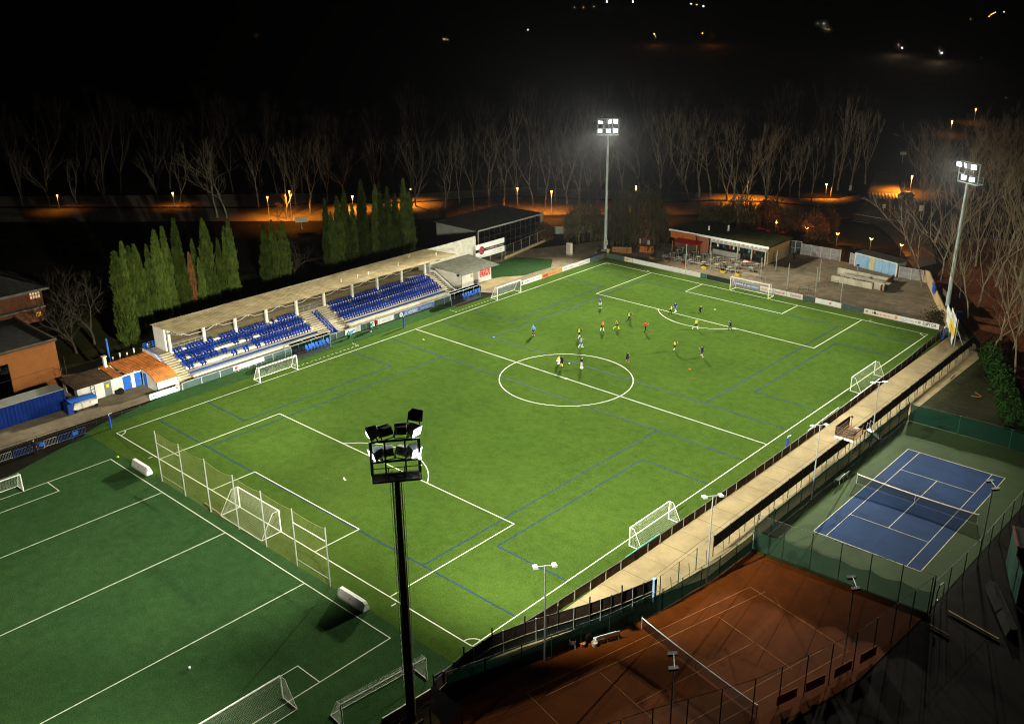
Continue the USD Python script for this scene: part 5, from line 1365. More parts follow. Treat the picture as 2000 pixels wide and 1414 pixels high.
for k, (x, y) in enumerate(spots):
    ro = 'front middle back'.split()[min(2, int((y - 58) / 2.6))]
    lab = f'square terrace table, {WORD[k]} of those before the bar counted from the left front'
    if first[0]:
        tb.ops[0].Set(Gf.Vec3d(x, y, .045)); data(tb.prim, lab, None, 'terrace tables in front of the bar'); first[0] = False
    else:
        copy(tb, (x, y, .045), rt.uniform(-.2, .2), lab, 'terrace tables in front of the bar')
    for q in range(rt.choice((2, 3, 3, 4))):
        a = q * PI / 2 + rt.uniform(-.25, .25) + (k % 2) * PI / 4; cxy = (x + .72 * math.sin(a), y + .72 * math.cos(a), .045)
        lab2 = f'woven terrace chair on the {SIDE[q]} side of the {WORD[k]} terrace table from the left front'
        if first[1]:
            tc.ops[0].Set(Gf.Vec3d(*cxy)); tc.ops[1].Set(Gf.Vec3f(0, 0, math.degrees(-a))); data(tc.prim, lab2, None, 'terrace chairs in front of the bar'); first[1] = False
        else:
            copy(tc, cxy, -a, lab2, 'terrace chairs in front of the bar')
for k, (u, v, m) in enumerate(((1273, 506, 'wood'), (1302, 512, 'wood'), (1334, 519, 'orange_wood'), (1375, 525, 'yellow_paint'), (1412, 533, 'yellow_paint'), (1441, 539, 'yellow_paint'))):
    p = at(u, v); t = T('planter', f'{"yellow" if k > 2 else "wooden"} planter box at the front edge of the terrace, {["first", "second", "third", "fourth", "fifth", "sixth"][k]} from the left', 'planter', tuple(p[:2]), group='planters along the terrace')
    t.part('box', MB().box(p[0] - .5, p[0] + .5, p[1] - .22, p[1] + .22, 0, .42), M[m])
    fo = MB()
    for q in range(14):
        fo.ball(p + [rt.uniform(-.4, .4), rt.uniform(-.15, .15), .45 + rt.uniform(0, .35)], rt.uniform(.08, .16), 0)
    t.part('plant', fo, M['dark_grass'], kind='stuff')
for k in range(4):
    x = -23.5 + 5.6 * k
    single('terrace_rail', MB().rod((x, 57.6, .9), (x + 5.2, 57.75, .9), .03, 5).rod((x, 57.6, 0), (x, 57.6, .9), .03, 5).rod((x + 5.2, 57.75, 0), (x + 5.2, 57.75, .9), .03, 5), M['galvanised'], f'thin steel rail along the terrace front, {["leftmost", "second from left", "third from left", "rightmost"][k]} length', 'railing', 'terrace front rails')
tv = T('awning_sign', 'white stand with red flowers on the terrace by the end wall of the bar', 'stand', (-9.2, 64.5, 0))
tv.part('top', MB().box(-9.8, -8.6, 64.2, 64.8, .8, .9), M['board_white']); tv.part('leg', MB().box(-9.25, -9.15, 64.45, 64.55, 0, .8), M['wood'])
for q in range(6):
    tv.part('flower', MB().ball((-9.6 + .18 * q, 64.5, 1.02), .12, 1), M['ink_red' if q % 3 else 'yellow_paint'])
# corner by the far mast: bin, planters, shed, notice, cabinet
bn = at(1190, 495); t = T('litter_bin', 'yellow litter bin at the foot of the far floodlight mast', 'bin', tuple(bn[:2]))
t.part('body', MB().lathe([(0, .02), (.3, .02), (.36, 1.0), (.33, 1.0), (0, .95)], bn, 10), M['dark_steel']); t.part('front', MB().box(bn[0] - .3, bn[0] + .3, bn[1] - .42, bn[1] - .37, .2, .95), M['yellow_paint']); t.part('mark', MB().box(bn[0] - .08, bn[0] + .08, bn[1] - .425, bn[1] - .421, .5, .75), M['ink_dark'])
for (u0, u1, v, m, lab) in ((1195, 1233, 494, 'wood', 'long brown wooden planter right of the yellow bin'), (1249, 1276, 493, 'orange_wood', 'bright orange wooden screen left of the terrace')):
    p, q = at(u0, v), at(u1, v + 1); t = T('wooden_screen', lab, 'planter', tuple(p[:2]))
    for k in range(4):
        t.part('plank', MB().bar((p[0], p[1], .16 + .31 * k), (q[0], q[1], .16 + .31 * k), .08, .28), M[m])
    for k in range(3):
        c = p + (q - p) * k / 2; t.part('post', MB().bar((c[0], c[1] + .08, 0), (c[0], c[1] + .08, 1.3), .1), M['dark_wood'])
sp = at(1258, 483); t = T('garden_shed', 'small wooden shed with a dark red roof behind the orange screen', 'shed', tuple(sp[:2])); x, y = sp[:2]
t.part('wall', MB().box(x - 1.6, x + 1.6, y, y + 2.4, 0, 1.9), M['dark_wood']); t.part('roof', MB().plate((x - 1.9, y - .6, 1.85), (x + 1.9, y - .6, 1.85), (x + 1.9, y + 2.6, 2.9), (x - 1.9, y + 2.6, 2.9), .08), M['brick_red'])
for s in (-1.15, 1.05):
    t.part('shutter', MB().box(x + s - .35, x + s + .35, y - .05, y, .6, 1.8), M['counter_concrete'])
ca = at(1112, 498); t = T('utility_cabinet', 'white utility cabinet standing on the yard left of the far mast', 'cabinet', tuple(ca[:2])); x, y = ca[:2]
t.part('body', MB().box(x - .55, x + .55, y - .3, y + .3, .35, 2.4), M['board_cream']); t.part('plinth', MB().box(x - .6, x + .6, y - .35, y + .35, 0, .35), M['grey_wall'])
for s in (-.5, .02):
    t.part('door', MB().box(x + s, x + s + .48, y - .33, y - .3, .5, 2.25), M['counter_concrete'])
t.part('label', MB().box(x - .1, x + .15, y - .345, y - .332, 1.5, 1.75), M['ink_grey'])
nb = np.array([FAR_MAST[0] + .5, FAR_MAST[1] - .45, 0]); t = T('notice', 'pale notice plate fixed low on the far floodlight mast', 'notice', tuple(nb[:2])); t.part('plate', MB().box(nb[0] - .55, nb[0] + .45, nb[1] - .05, nb[1], 1.5, 2.4), M['counter_concrete']); t.part('print', MB().box(nb[0] - .3, nb[0] + .2, nb[1] - .056, nb[1] - .051, 1.75, 2.15), M['grey_wall'])
# fences of the yard
def panel_fence(name, label, p, q, h, n, m, mp='galvanised', low=0.1):
    p, q = np.array(p, float), np.array(q, float); t = T(name, label, 'fence', (*p, 0)); d = (q - p) / n
    for k in range(n):
        a, b = p + d * k, p + d * (k + 1); e = d / np.linalg.norm(d)
        t.part('panel', MB().bar((*(a + e * .07), (h + low) / 2), (*(b - e * .07), (h + low) / 2), .05, h - low), M[m])
        t.part('stiffener', MB().bar((*(a + e * .07), h * .5), (*(b - e * .07), h * .5), .07, .05), M[mp])
        t.part('post', MB().bar((*a, 0), (*a, h + .06), .13), M[mp])
    t.part('post', MB().bar((*q, 0), (*q, h + .06), .13), M[mp]); t.part('top_rail', MB().bar((*p, h), (*q, h), .08, .06), M[mp])
    return t


panel_fence('panel_fence', 'fence of four graffitied grey panels at the back of the plaza', (-5.0, 78.2), (2.8, 78.4), 2.2, 4, 'fence_panel')
panel_fence('panel_fence', 'two grey red panels of fence right of the pale blue kiosk', (15.4, 75.2), (19.6, 75.4), 2.1, 2, 'fence_panel')
panel_fence('panel_fence', 'single narrow grey panel left of the pale blue kiosk', (4.9, 78.0), (6.0, 77.6), 2.2, 1, 'fence_panel')
panel_fence('panel_fence', 'dark vine covered panels between the bar and the graffitied fence', (-8.4, 77.2), (-5.1, 78.1), 2.6, 3, 'board_dark')
ki = T('plaza_kiosk', 'pale blue shuttered kiosk with a yellow door on the plaza', 'kiosk', (10.5, 77, 0))
k0, k1 = np.array([6.2, 77.4]), np.array([14.9, 75.2]); d = (k1 - k0) / np.linalg.norm(k1 - k0); nb_ = np.array([-d[1], d[0]])
def kbox(a, b, o0, o1, z0, z1):
    c = k0 + d * a + nb_ * o0; e = k0 + d * b + nb_ * o0; m = nb_ * (o1 - o0) / 2
    return MB().bar((*(c + m), (z0 + z1) / 2), (*(e + m), (z0 + z1) / 2), abs(o1 - o0), z1 - z0)
LK = float(np.linalg.norm(k1 - k0))
ki.part('wall', kbox(0, LK, .05, 2.6, 0, 2.6), M['grey_wall']); ki.part('roof', kbox(-.2, LK + .2, -.15, 2.9, 2.62, 2.78), M['dark_roof']); ki.part('trim', kbox(-.1, LK + .1, -.12, -.02, 2.48, 2.62), M['board_cream'])
for a, b, m in ((.15, 1.6, 'kiosk_blue'), (1.62, 3.05, 'kiosk_blue'), (3.1, 4.3, 'kiosk_door'), (4.35, 5.9, 'kiosk_blue'), (5.95, 7.35, 'kiosk_blue'), (7.4, LK - .15, 'kiosk_blue')):
    ki.part('shutter' if m == 'kiosk_blue' else 'door', kbox(a, b, -.02, .05, .05, 2.45), M[m])
for a in (0, LK):
    ki.part('corner_post', kbox(a - .1, a + .1, -.08, .05, 0, 2.5), M['board_cream'])
cn = T('counter', 'long concrete open air counter with a dark grill trough on the plaza', 'counter', (11, 67.5, 0))
for k in range(5):
    x0, x1 = 7.1 + 1.52 * k, 7.1 + 1.52 * (k + 1)
    cn.part('panel', MB().box(x0 + .02, x1 - .02, 65.5, 65.7, 0, 1.1), M['counter_concrete'])
cn.part('trough', MB().box(7.2, 14.6, 65.75, 66.5, .2, .8), M['black_rubber'])
cn.part('table', MB().box(8.2, 17.0, 66.8, 67.9, .95, 1.1), M['counter_concrete'])
cn.part('end_panel', MB().box(14.75, 16.6, 65.9, 66.1, 0, 1.3), M['counter_concrete'])
for k in range(6):
    x0 = 6.0 + 1.6 * k
    cn.part('back_panel', MB().box(x0 + .02, x0 + 1.56, 70.3 - .1 * k, 70.5 - .1 * k, 0, 1.25), M['counter_concrete'])
    cn.part('shelf_block', MB().box(8.4 + 1.3 * k, 8.9 + 1.3 * k, 68.3, 68.8, .1, 1.0), M['grey_wall'])
cn.part('side_wall', MB().plate((16.4, 65.2, 0), (15.4, 73.0, 0), (15.4, 73.0, 1.1), (16.4, 65.2, 1.1), .18), M['brick_red'])
cn.part('post', MB().rod((10.2, 69.2, 0), (10.2, 69.2, 2.6), .07, 6), M['galvanised']); cn.part('lamp', MB().ball((10.2, 69.2, 2.7), .3, 1, (1, 1, .6)), M['dark_steel'])
# ochre boundary wall and the billboards on the right
wl = T('boundary_wall', 'ochre rendered boundary wall at the right of the plaza', 'wall', (25, 67, 0))
wp = [np.array(p) for p in ((19.7, 75.6), (20.6, 75.2), (24.9, 66.9), (29.2, 58.6), (31.4, 54.6))]
for k, (p, q) in enumerate(zip(wp[:-1], wp[1:])):
    n = max(1, int(np.linalg.norm(q - p) / 2.4)); dd = (q - p) / n
    for j in range(n):
        a, b = p + dd * j, p + dd * (j + 1); h = 2.2 if k < 2 else 1.9
        wl.part('panel', MB().bar((*(a + dd * .01), h / 2), (*(b - dd * .01), h / 2), .2, h - (.12 if j % 2 else 0)), M['wall_ochre'])
rf = MB(); single('rear_fence', MB().bar((26.2, 66.3, 1.2), (29.0, 62.2, 1.2), .05, 2.4), M['dark_wood'], 'dark board fence behind the ochre wall by the right mast', 'fence')
fl = T('flag', 'crumpled blue flag hung over the ochre wall', 'flag', (24.4, 67.5, 1)); P0, P1 = np.array([23.7, 68.9]), np.array([25.4, 65.8]); rr = np.random.default_rng(2); N = 10; v = []
for j in range(7):
    for i in range(N):
        f = i / (N - 1); zz = 2.45 - j * .26 * (1 + .6 * math.sin(f * PI)) * (.55 + .45 * abs(f - .4)); c = P0 + (P1 - P0) * (f * (1 - .06 * j) + .03 * j)
        v.append((*(c + np.array([-.8, -.5]) * (.14 + .08 * math.sin(i * 2.1 + j) + .02 * j)), zz))
fl.part('cloth', MB().add(v, [(j * N + i, j * N + i + 1, (j + 1) * N + i + 1, (j + 1) * N + i) for j in range(6) for i in range(N - 1)]), M['blue_paint'], smooth=60)
A_, B_ = np.array([30.3, 56.6]), np.array([36.2, 44.4]); dw = (B_ - A_) / np.linalg.norm(B_ - A_)
def wallboard(label, s0, s1, z0, z1, m, off=0.0, **k):
    n_ = np.array([dw[1], -dw[0]])
    return board(label, tuple(A_ + dw * s0 + n_ * off), tuple(A_ + dw * s1 + n_ * off), z0, z1, m, -1, name='billboard', cat='billboard', leg=False, **k)
wallboard('blank greyish white billboard left of the yellow one', .4, 5.9, .7, 3.2, 'board_white', rows=[(.1, .25, .2, .35, 1, 'ink_dark'), (.3, .8, .5, .7, 2, 'ink_grey')])
wallboard('white billboard with scattered dark drawings above the yellow one', 5.9, 11.4, 2.85, 4.3, 'board_white', .1, rows=[(.15, .5, .2, .8, 3, 'ink_dark'), (.5, .95, .1, .7, 4, 'ink_grey')])
wallboard('yellow billboard with dark lettering on the right boundary', 5.9, 11.4, 1.2, 2.82, 'yellow_paint', .1, rows=[(.3, .7, .45, .65, 1, 'ink_dark'), (.3, .6, .25, .32, 1, 'wood')])
wallboard('poster with a dark figure and a blue lower edge below the yellow billboard', 5.9, 10.6, -.05, 1.18, 'board_white', .1, deco=[(.3, .66, .25, .98, 'board_dark'), (0, .7, 0, .22, 'ink_cyan')], rows=[(.1, .3, .35, .6, 1, 'ink_blue'), (.5, .8, .08, .24, 1, 'brick_red')])
bf2 = MB()
bs = T('support_frame', 'steel posts and braces that carry the right hand billboards', 'frame', (*(A_ + dw * 9), 0)); nb2 = np.array([-dw[1], dw[0]])
for s in (.6, 3, 5.8, 8.5, 11.2):
    c = A_ + dw * s + nb2 * .15
    bs.part('post', MB().bar((*c, 0), (*c, 4.2 if s > 5 else 3.1), .1), M['mast_steel']); bs.part('brace', MB().bar((*(c + nb2 * 1.3), 0), (*c, 2.8), .08), M['mast_steel'])
sh2 = at(1823, 628); t = T('shrub', 'dark bush growing against the ochre wall', 'shrub', (29.0, 57.0, 0)); r2 = np.random.default_rng(9); n = 900
c = np.c_[29.0 + r2.normal(0, .8, n), 56.6 + r2.normal(0, 1.5, n), np.abs(r2.normal(0, .8, n)) + .1]; a1 = r2.normal(size=(n, 3)); a1 /= np.linalg.norm(a1, axis=1, keepdims=True); b1 = np.roll(a1, 1, 1)
t.part('foliage', MB().add(np.stack([c - a1 * .14, c + b1 * .1, c + a1 * .14, c - b1 * .1], 1).reshape(-1, 3), np.arange(n)[:, None] * 4 + [0, 1, 2, 3]), M['dark_grass'], kind='stuff')
single('gravel_heap', MB().lathe([(1.25, 0), (1.0, .35), (.5, .62), (0, .7)], (28.0, 53.6, 0), 14), M['brick_red'], 'brown heap of earth behind the DVTSA board', 'heap')
for (u, v, lab) in ((1826, 600, 'blue drum standing behind the billboards'),):
    single('drum', MB().lathe([(0, 0), (.45, 0), (.45, 1.2), (0, 1.2)], at(1872, 622), 10), M['bright_blue'], lab, 'drum')
# chain link round the small yard by the far left corner
screen_fence('yard_fence', 'long link fence with a pale kerb between the far turf patch and the dark garden', [(-47.0, 38.5), (-50.2, 56.5), (-44, 62), (-36.5, 66)], 2.6, 0, step=3.0, post='wall_ochre', seed=21)
single('kerb_wall', MB().bar((-47.2, 38.5, .25), (-50.4, 57, .25), .3, .5), M['wall_ochre'], 'low pale kerb wall below the glass pavilion', 'wall')
single('retaining_wall', MB().bar((-54.5, 57.5, .8), (-47.0, 66.0, .8), .3, 1.6), M['grey_wall'], 'grey wall right of the glass pavilion', 'wall')
# ------------------------------------------------------------------ trees
def leaf_column(name, seed, h, r0, n, m, prof=None, lean=0.0):
    """Cypress: a spindle of small upward leaf clumps with deep folds between them, round a trunk."""
    r = np.random.default_rng(seed); t = T(name, None, 'tree', (0, 0, 0))
    t.part('trunk', MB().tube([(0, 0, 0), (0, 0, h * .5), (lean, 0, h * .95)], [.22, .15, .03], 6), M['dark_bark'])
    f = r.random(n) ** .8; R = r0 * np.clip(np.minimum(f / .12 + .35, 1) * (1 - f ** 2.6) ** .8, .03, 1)
    lob = [r.uniform(0, 2 * PI, 5), r.uniform(.5, 1.4, 5)]
    a = r.uniform(0, 2 * PI, n)
    fold = 1 + .30 * np.sin(3 * a + 9 * f + lob[0][0]) + .20 * np.sin(7 * a - 23 * f + lob[0][1]) + .12 * np.sin(5 * a + 41 * f + lob[0][2])
    rad = R * np.clip(fold, .3, 1.6) * np.sqrt(r.uniform(.45, 1, n))
    c = np.c_[rad * np.cos(a) + lean * f, rad * np.sin(a), h * (.03 + .97 * f)]
    d = np.c_[np.cos(a) * .35, np.sin(a) * .35, np.ones(n)] + r.normal(0, .22, (n, 3)); d /= np.linalg.norm(d, axis=1, keepdims=True)
    w = np.cross(d, np.c_[np.cos(a), np.sin(a), np.zeros(n)] + r.normal(0, 1.3, (n, 3))); w /= np.linalg.norm(w, axis=1, keepdims=True) + 1e-9
    s = r.uniform(.22, .6, n)[:, None] * (.6 + .4 * (1 - f))[:, None]
    V = np.stack([c - w * s * .35, c + w * s * .35, c + d * s * 1.7 + w * s * .12, c + d * s * 1.5 - w * s * .12], 1).reshape(-1, 3)
    t.part('crown', MB().add(V, np.arange(n)[:, None] * 4 + [0, 1, 2, 3]), M[m], kind='stuff')
    return t


def leafm(name, c, c2, tr=.25):
    n = {'o': ('object_info', {}), 'g': ('geometry', {}), 'n': ('noise_texture', {'scale': .9, 'detail': 4}), 'r': ('rgb_ramp', {'ramp': [(.3, c2), (.7, c)]}),
         'w': ('white_noise_texture', {}), 'rw': ('rgb_ramp', {'ramp': [(0, (.3, .3, .3)), (1, (1.6, 1.6, 1.4))]}), 'i': ('combine_xyz', {}), 'ro': ('rgb_ramp', {'ramp': [(0, (.4, .4, .4)), (1, (1.15, 1.15, 1.1))]}), 'm4': ('mix', {'mix_type': 'multiply', 'fac': 1.0}), 'm': ('mix', {'mix_type': 'multiply', 'fac': 1.0}),
         'd': ('diffuse_bsdf', {}), 't': ('translucent_bsdf', {}), 'x': ('mix_closure', {'fac': tr})}
    MATS[name] = usdkit.material(stage, '/World/Looks/' + name, n, [('g.position', 'n.vector'), ('n.fac', 'r.fac'), ('g.random_per_island', 'i.x'), ('i.vector', 'w.vector'), ('w.value', 'rw.fac'), ('r.color', 'm.color1'), ('rw.color', 'm.color2'), ('o.random', 'ro.fac'), ('m.color', 'm4.color1'), ('ro.color', 'm4.color2'),
                                ('m4.color', 'd.color'), ('m4.color', 't.color'), ('d.BSDF', 'x.closure1'), ('t.BSDF', 'x.closure2')], surface='x.closure')


# combine_xyz names its sockets x, y, z and gives a vector
leafm('cypress_leaf', (0.075, 0.105, 0.022), (0.030, 0.050, 0.010))
leafm('dry_leaf', (0.20, 0.085, 0.035), (0.10, 0.05, 0.025))
leafm('willow_leaf', (0.10, 0.085, 0.026), (0.045, 0.042, 0.014))
leafm('oak_leaf', (0.10, 0.05, 0.017), (0.05, 0.03, 0.012))


def bare_tree(name, seed, h=20.0, spread=.34, forks=3, trunk=.30, levels=5, first=.22, up=.75, m='bark', twig=1.0, limbs=3):
    """A leafless tree: trunk and its limbs, then branches that divide down to twigs."""
    r = np.random.default_rng(seed); t = T(name, None, 'tree', (0, 0, 0)); tr, br, tw = MB(), MB(), MB()

    def grow(p, d, ln, rad, lv):
        n = 5; pts = [p]; q = p.copy(); dd = d.copy()
        for _ in range(n):
            dd = dd + r.normal(0, .075, 3) + np.array([0, 0, .05 * up]); dd /= np.linalg.norm(dd); q = q + dd * ln / n; pts.append(q.copy())
        k = tr if lv == 0 else br if lv <= 2 else tw
        k.tube(pts, np.linspace(rad, rad * (.72 if lv < 2 else .45), n + 1), 7 if lv == 0 else 5 if lv < 3 else 3, cap=False)
        if lv >= levels:
            return
        m_ = limbs if lv == 0 else r.integers(2, forks + 1)
        ph = r.uniform(0, 2 * PI)
        for j in range(m_):
            a = ph + 2 * PI * j / m_ + r.normal(0, .35); sp = spread * r.uniform(.65, 1.4) * (1.0 if lv else 1.15)
            e = np.cross(dd, [math.cos(a), math.sin(a), .3]); e /= np.linalg.norm(e) + 1e-9
            nd = dd * math.cos(sp) + e * math.sin(sp); nd[2] += .18 * up; nd /= np.linalg.norm(nd)
            grow(pts[-1], nd, ln * r.uniform(.62, .86) if lv else h * .26 * r.uniform(.85, 1.2), rad * (.68 if lv else .6) * r.uniform(.8, 1.05), lv + 1)
        if lv >= 1:
            for j in range(3 if lv < 3 else 2):         # side shoots along the branch
                b = pts[r.integers(1, n)]; a = r.uniform(0, 2 * PI); e = np.array([math.cos(a), math.sin(a), .6 * up]); nd = dd * .6 + e * .7; nd /= np.linalg.norm(nd)
                grow(b, nd, ln * r.uniform(.35, .6), rad * .3, max(lv + 2, levels - 1))
    grow(np.zeros(3), np.array([0, 0, 1.0]), h * first, trunk, 0)
    zt = max(x[:, 2].max() for x in tw.v)
    for b in (tr, br, tw):
        b.v = [x * [1, 1, h / zt] if False else x * (h / zt) for x in b.v]
    t.part('trunk', tr, M[m]); t.part('branches', br, M[m], kind='stuff'); t.part('twigs', tw, M[m], kind='stuff')
    return t


def weeping(name, seed, h, rad, m, n=3000):
    t = bare_tree(name, seed, h, .55, 3, .3, 4, .2, .4, 'dark_bark'); r = np.random.default_rng(seed + 50)
    a = r.uniform(0, 2 * PI, n // 8); rr = rad * np.sqrt(r.uniform(.08, 1, n // 8)); z0 = h * (.98 - .45 * (rr / rad) ** 2) * r.uniform(.85, 1.0, n // 8)
    ln = r.uniform(.25, .75, n // 8) * h; V = []
    for i in range(n // 8):
        for j in range(8):
            f = j / 8; z = z0[i] - ln[i] * f
            if z < .4:
                break
            c = np.array([rr[i] * math.cos(a[i]) * (1 + .08 * f), rr[i] * math.sin(a[i]) * (1 + .08 * f), z]) + r.normal(0, .08, 3); w = r.normal(0, .07, 3); w[2] = 0
            V.append([c - w, c + w, c + w * .4 - [0, 0, ln[i] / 8 * .9], c - w * .4 - [0, 0, ln[i] / 8 * .9]])
    V = np.array(V).reshape(-1, 3); t.part('crown', MB().add(V, np.arange(len(V) // 4)[:, None] * 4 + [0, 1, 2, 3]), M[m], kind='stuff')
    return t


ORD = ['first', 'second', 'third', 'fourth', 'fifth', 'sixth', 'seventh', 'eighth', 'ninth', 'tenth', 'eleventh', 'twelfth', 'thirteenth', 'fourteenth', 'fifteenth', 'sixteenth', 'seventeenth', 'eighteenth', 'nineteenth', 'twentieth']
ORD += ['twenty-' + o for o in ORD[:9]] + ['thirtieth'] + ['thirty-' + o for o in ORD[:9]] + ['fortieth'] + ['forty-' + o for o in ORD[:9]]
USED = {}


def plant(t, loc, rz, label, group, scale):
    if not USED.get(t.path):
        USED[t.path] = 1
        t.ops[0].Set(Gf.Vec3d(*map(float, [*loc, 0][:3]))); t.ops[1].Set(Gf.Vec3f(0, 0, math.degrees(rz))); t.ops[2].Set(Gf.Vec3f(*([float(scale)] * 3 if np.ndim(scale) == 0 else map(float, scale))))
        data(t.prim, label, None, group)
    else:
        copy(t, loc, rz, label, group, scale)


rt = random.Random(77)
CY = [leaf_column('cypress', 31 + k, 10.0, (.95, 1.15, .8, 1.05)[k], 5200, 'cypress_leaf', lean=(.2, -.15, 0, .1)[k]) for k in range(4)]
CYB = leaf_column('cypress', 39, 10.0, .8, 2600, 'dry_leaf')
cyp = [  # pixel of the top, foot x and y on the ground, width
    (226, 498, -57.6, -35.0, 1.5, 0), (238, 479, -61.5, -34.2, 1.0, 0), (250, 487, -60.5, -32.8, .9, 0), (262, 484, -60.0, -31.0, 1.1, 0), (284, 484, -63.5, -29.3, .8, 0), (300, 456, -62.0, -26.6, 1.05, 0), (316, 450, -62.5, -24.8, 1.1, 0), (339, 434, -62.6, -21.7, 1.05, 0),
    (373, 472, -64.0, -17.6, .75, 0), (368, 497, -61.0, -17.0, .7, 1), (387, 508, -60.2, -14.6, .8, 0), (395, 434, -62.6, -15.0, 1.25, 0), (423, 470, -64.5, -11.6, .7, 0), (436, 447, -64, -9.8, .7, 0), (444, 434, -62.0, -9.8, 1.05, 0),
    (514, 442, -61.5, -2.5, 1.05, 0), (530, 436, -63.0, -1.0, .9, 0), (549, 437, -62.5, 1.8, 1.0, 0),
    (633, 394, -62.3, 10.0, 1.0, 0), (645, 420, -61, 11.0, .85, 0), (656, 390, -62.3, 12.8, 1.0, 0), (670, 378, -63.3, 14.0, .95, 0), (687, 402, -61.2, 16.0, .9, 0), (703, 358, -62.6, 17.8, 1.05, 0), (730, 367, -62.6, 20.4, 1.0, 0), (742, 380, -61.5, 21.6, .95, 0), (755, 371, -62.5, 23.0, 1.0, 0), (771, 383, -61.5, 24.6, .9, 0), (787, 355, -62.6, 26.6, 1.0, 0), (797, 380, -61.8, 27.6, .9, 0)]
for k, (u, v, x, y, w, dry) in enumerate(cyp):
    d = FWD + (u - 1000) / FPX * RGT - (v - 707) / FPX * UPV
    s = (y - CAM[1]) / d[1] if False else ((x - CAM[0]) * d[0] + (y - CAM[1]) * d[1]) / (d[0] ** 2 + d[1] ** 2)
    top = CAM + d * s; h = top[2]
    cl_ = 'left' if k < 15 else 'middle' if k < 18 else 'right'; kk = k - (0 if k < 15 else 15 if k < 18 else 18)
    plant(CYB if dry else CY[k % 4], (top[0], top[1], -.05), rt.uniform(0, 6), f'{"narrow browned" if dry else "dark green"} cypress behind the stand, {ORD[kk]} from the left in the {cl_} group', 'cypresses behind the stand', (w * .78, w * .78, h / 10.0))
# plane trees in rows beyond the road
PT = [bare_tree('plane_tree', 100 + k, 20.0, (.24, .34, .27, .19, .38, .3)[k], (2, 2, 3, 2, 3, 2)[k], (.24, .2, .22, .26, .18, .25)[k], 5, (.16, .13, .2, .24, .3, .1)[k], (.8, .6, .8, 1.0, .5, .9)[k], limbs=(2, 3, 2, 2, 3, 2)[k]) for k in range(6)]
rows = [(45, 405, 300), (98, 402, 290), (150, 398, 300), (205, 396, 300), (310, 394, 290), (352, 396, 285), (425, 425, 270), (446, 437, 260), (505, 405, 265), (560, 428, 250), (578, 400, 260), (606, 416, 270), (640, 396, 265), (676, 398, 258), (735, 400, 268), (803, 428, 252),
        (812, 402, 255), (867, 426, 240), (898, 408, 246), (926, 414, 238), (955, 402, 232), (985, 408, 235), (1012, 404, 222), (1042, 400, 215), (1066, 404, 225), (1084, 396, 230), (1108, 398, 214), (1132, 408, 215), (1150, 395, 222), (1166, 398, 212), (1216, 394, 222), (1250, 396, 225),
        (1288, 400, 215), (1306, 390, 208), (1333, 388, 213), (1345, 396, 220), (1366, 388, 216), (1388, 386, 210), (1420, 392, 225), (1517, 398, 230), (1542, 388, 240), (1584, 396, 250), (1622, 384, 260)]
for k, (u, v, vt) in enumerate(rows):
    p = at(u, v); h = rise((u, v), vt)
    sc = h / 20.0; w_ = sc * rt.uniform(.8, 1.35)
    plant(PT[(k * 7 + 3) % 6], (p[0], p[1], -.05), rt.uniform(0, 6), f'tall bare plane tree along the orange lit road, {ORD[k]} from the left', 'bare plane trees along the road', (w_, w_, sc * rt.uniform(.9, 1.08)))
DT = [bare_tree('distant_tree', 120 + k, 20.0, .3, 3, .2, 5, .2, .9, 'dark_bark', limbs=3) for k in range(2)]
for k in range(34):          # second row deeper in the park, its dim light put into darker bark
    u = 60 + 48 * k + rt.uniform(-18, 18); v = 384 - .012 * u + rt.uniform(-10, 6) + (0 if u < 1500 else -12); p = at(u, v); sc = rt.uniform(.85, 1.25) * 1.15; w_ = sc * rt.uniform(.8, 1.2)
    plant(DT[k % 2], (p[0], p[1], -.05), rt.uniform(0, 6), f'dim bare tree in the dark second row beyond the road, {ORD[k]} from the left', 'dim second row of bare trees', (w_, w_, sc))
# poplars, the broad tree behind the bar, the wood on the right
PO = [bare_tree('poplar', 140 + k, 22.0, .17, 3, .28, 5, .14, 1.2, limbs=3) for k in range(2)]
for k, (u, v, vt) in enumerate(((1440, 452, 236), (1492, 424, 238), (1636, 372, 186), (1690, 360, 206), (1662, 368, 215), (1560, 390, 262))):
    p = at(u, v); plant(PO[k % 2], (p[0], p[1], -.05), rt.uniform(0, 6), ['broad many stemmed bare tree behind the green roofed bar', 'tall slim bare tree right of the many stemmed one', 'left of the tall pale poplars before the black hill', 'right of the tall pale poplars before the black hill', 'middle one of the pale poplars before the black hill', 'faint slim poplar between the road trees and the pale poplars'][k], 'tall slim bare poplars', (1.35 if k == 0 else 1.0) * rise((u, v), vt) / 22.0 if k else (1.5, 1.5, rise((u, v), vt) / 22.0))
WT = [bare_tree('woodland_tree', 170 + k, 16.0, (.36, .42, .32)[k], 3, .15, 5, (.25, .2, .3)[k], .7, 'wood_bark') for k in range(3)]
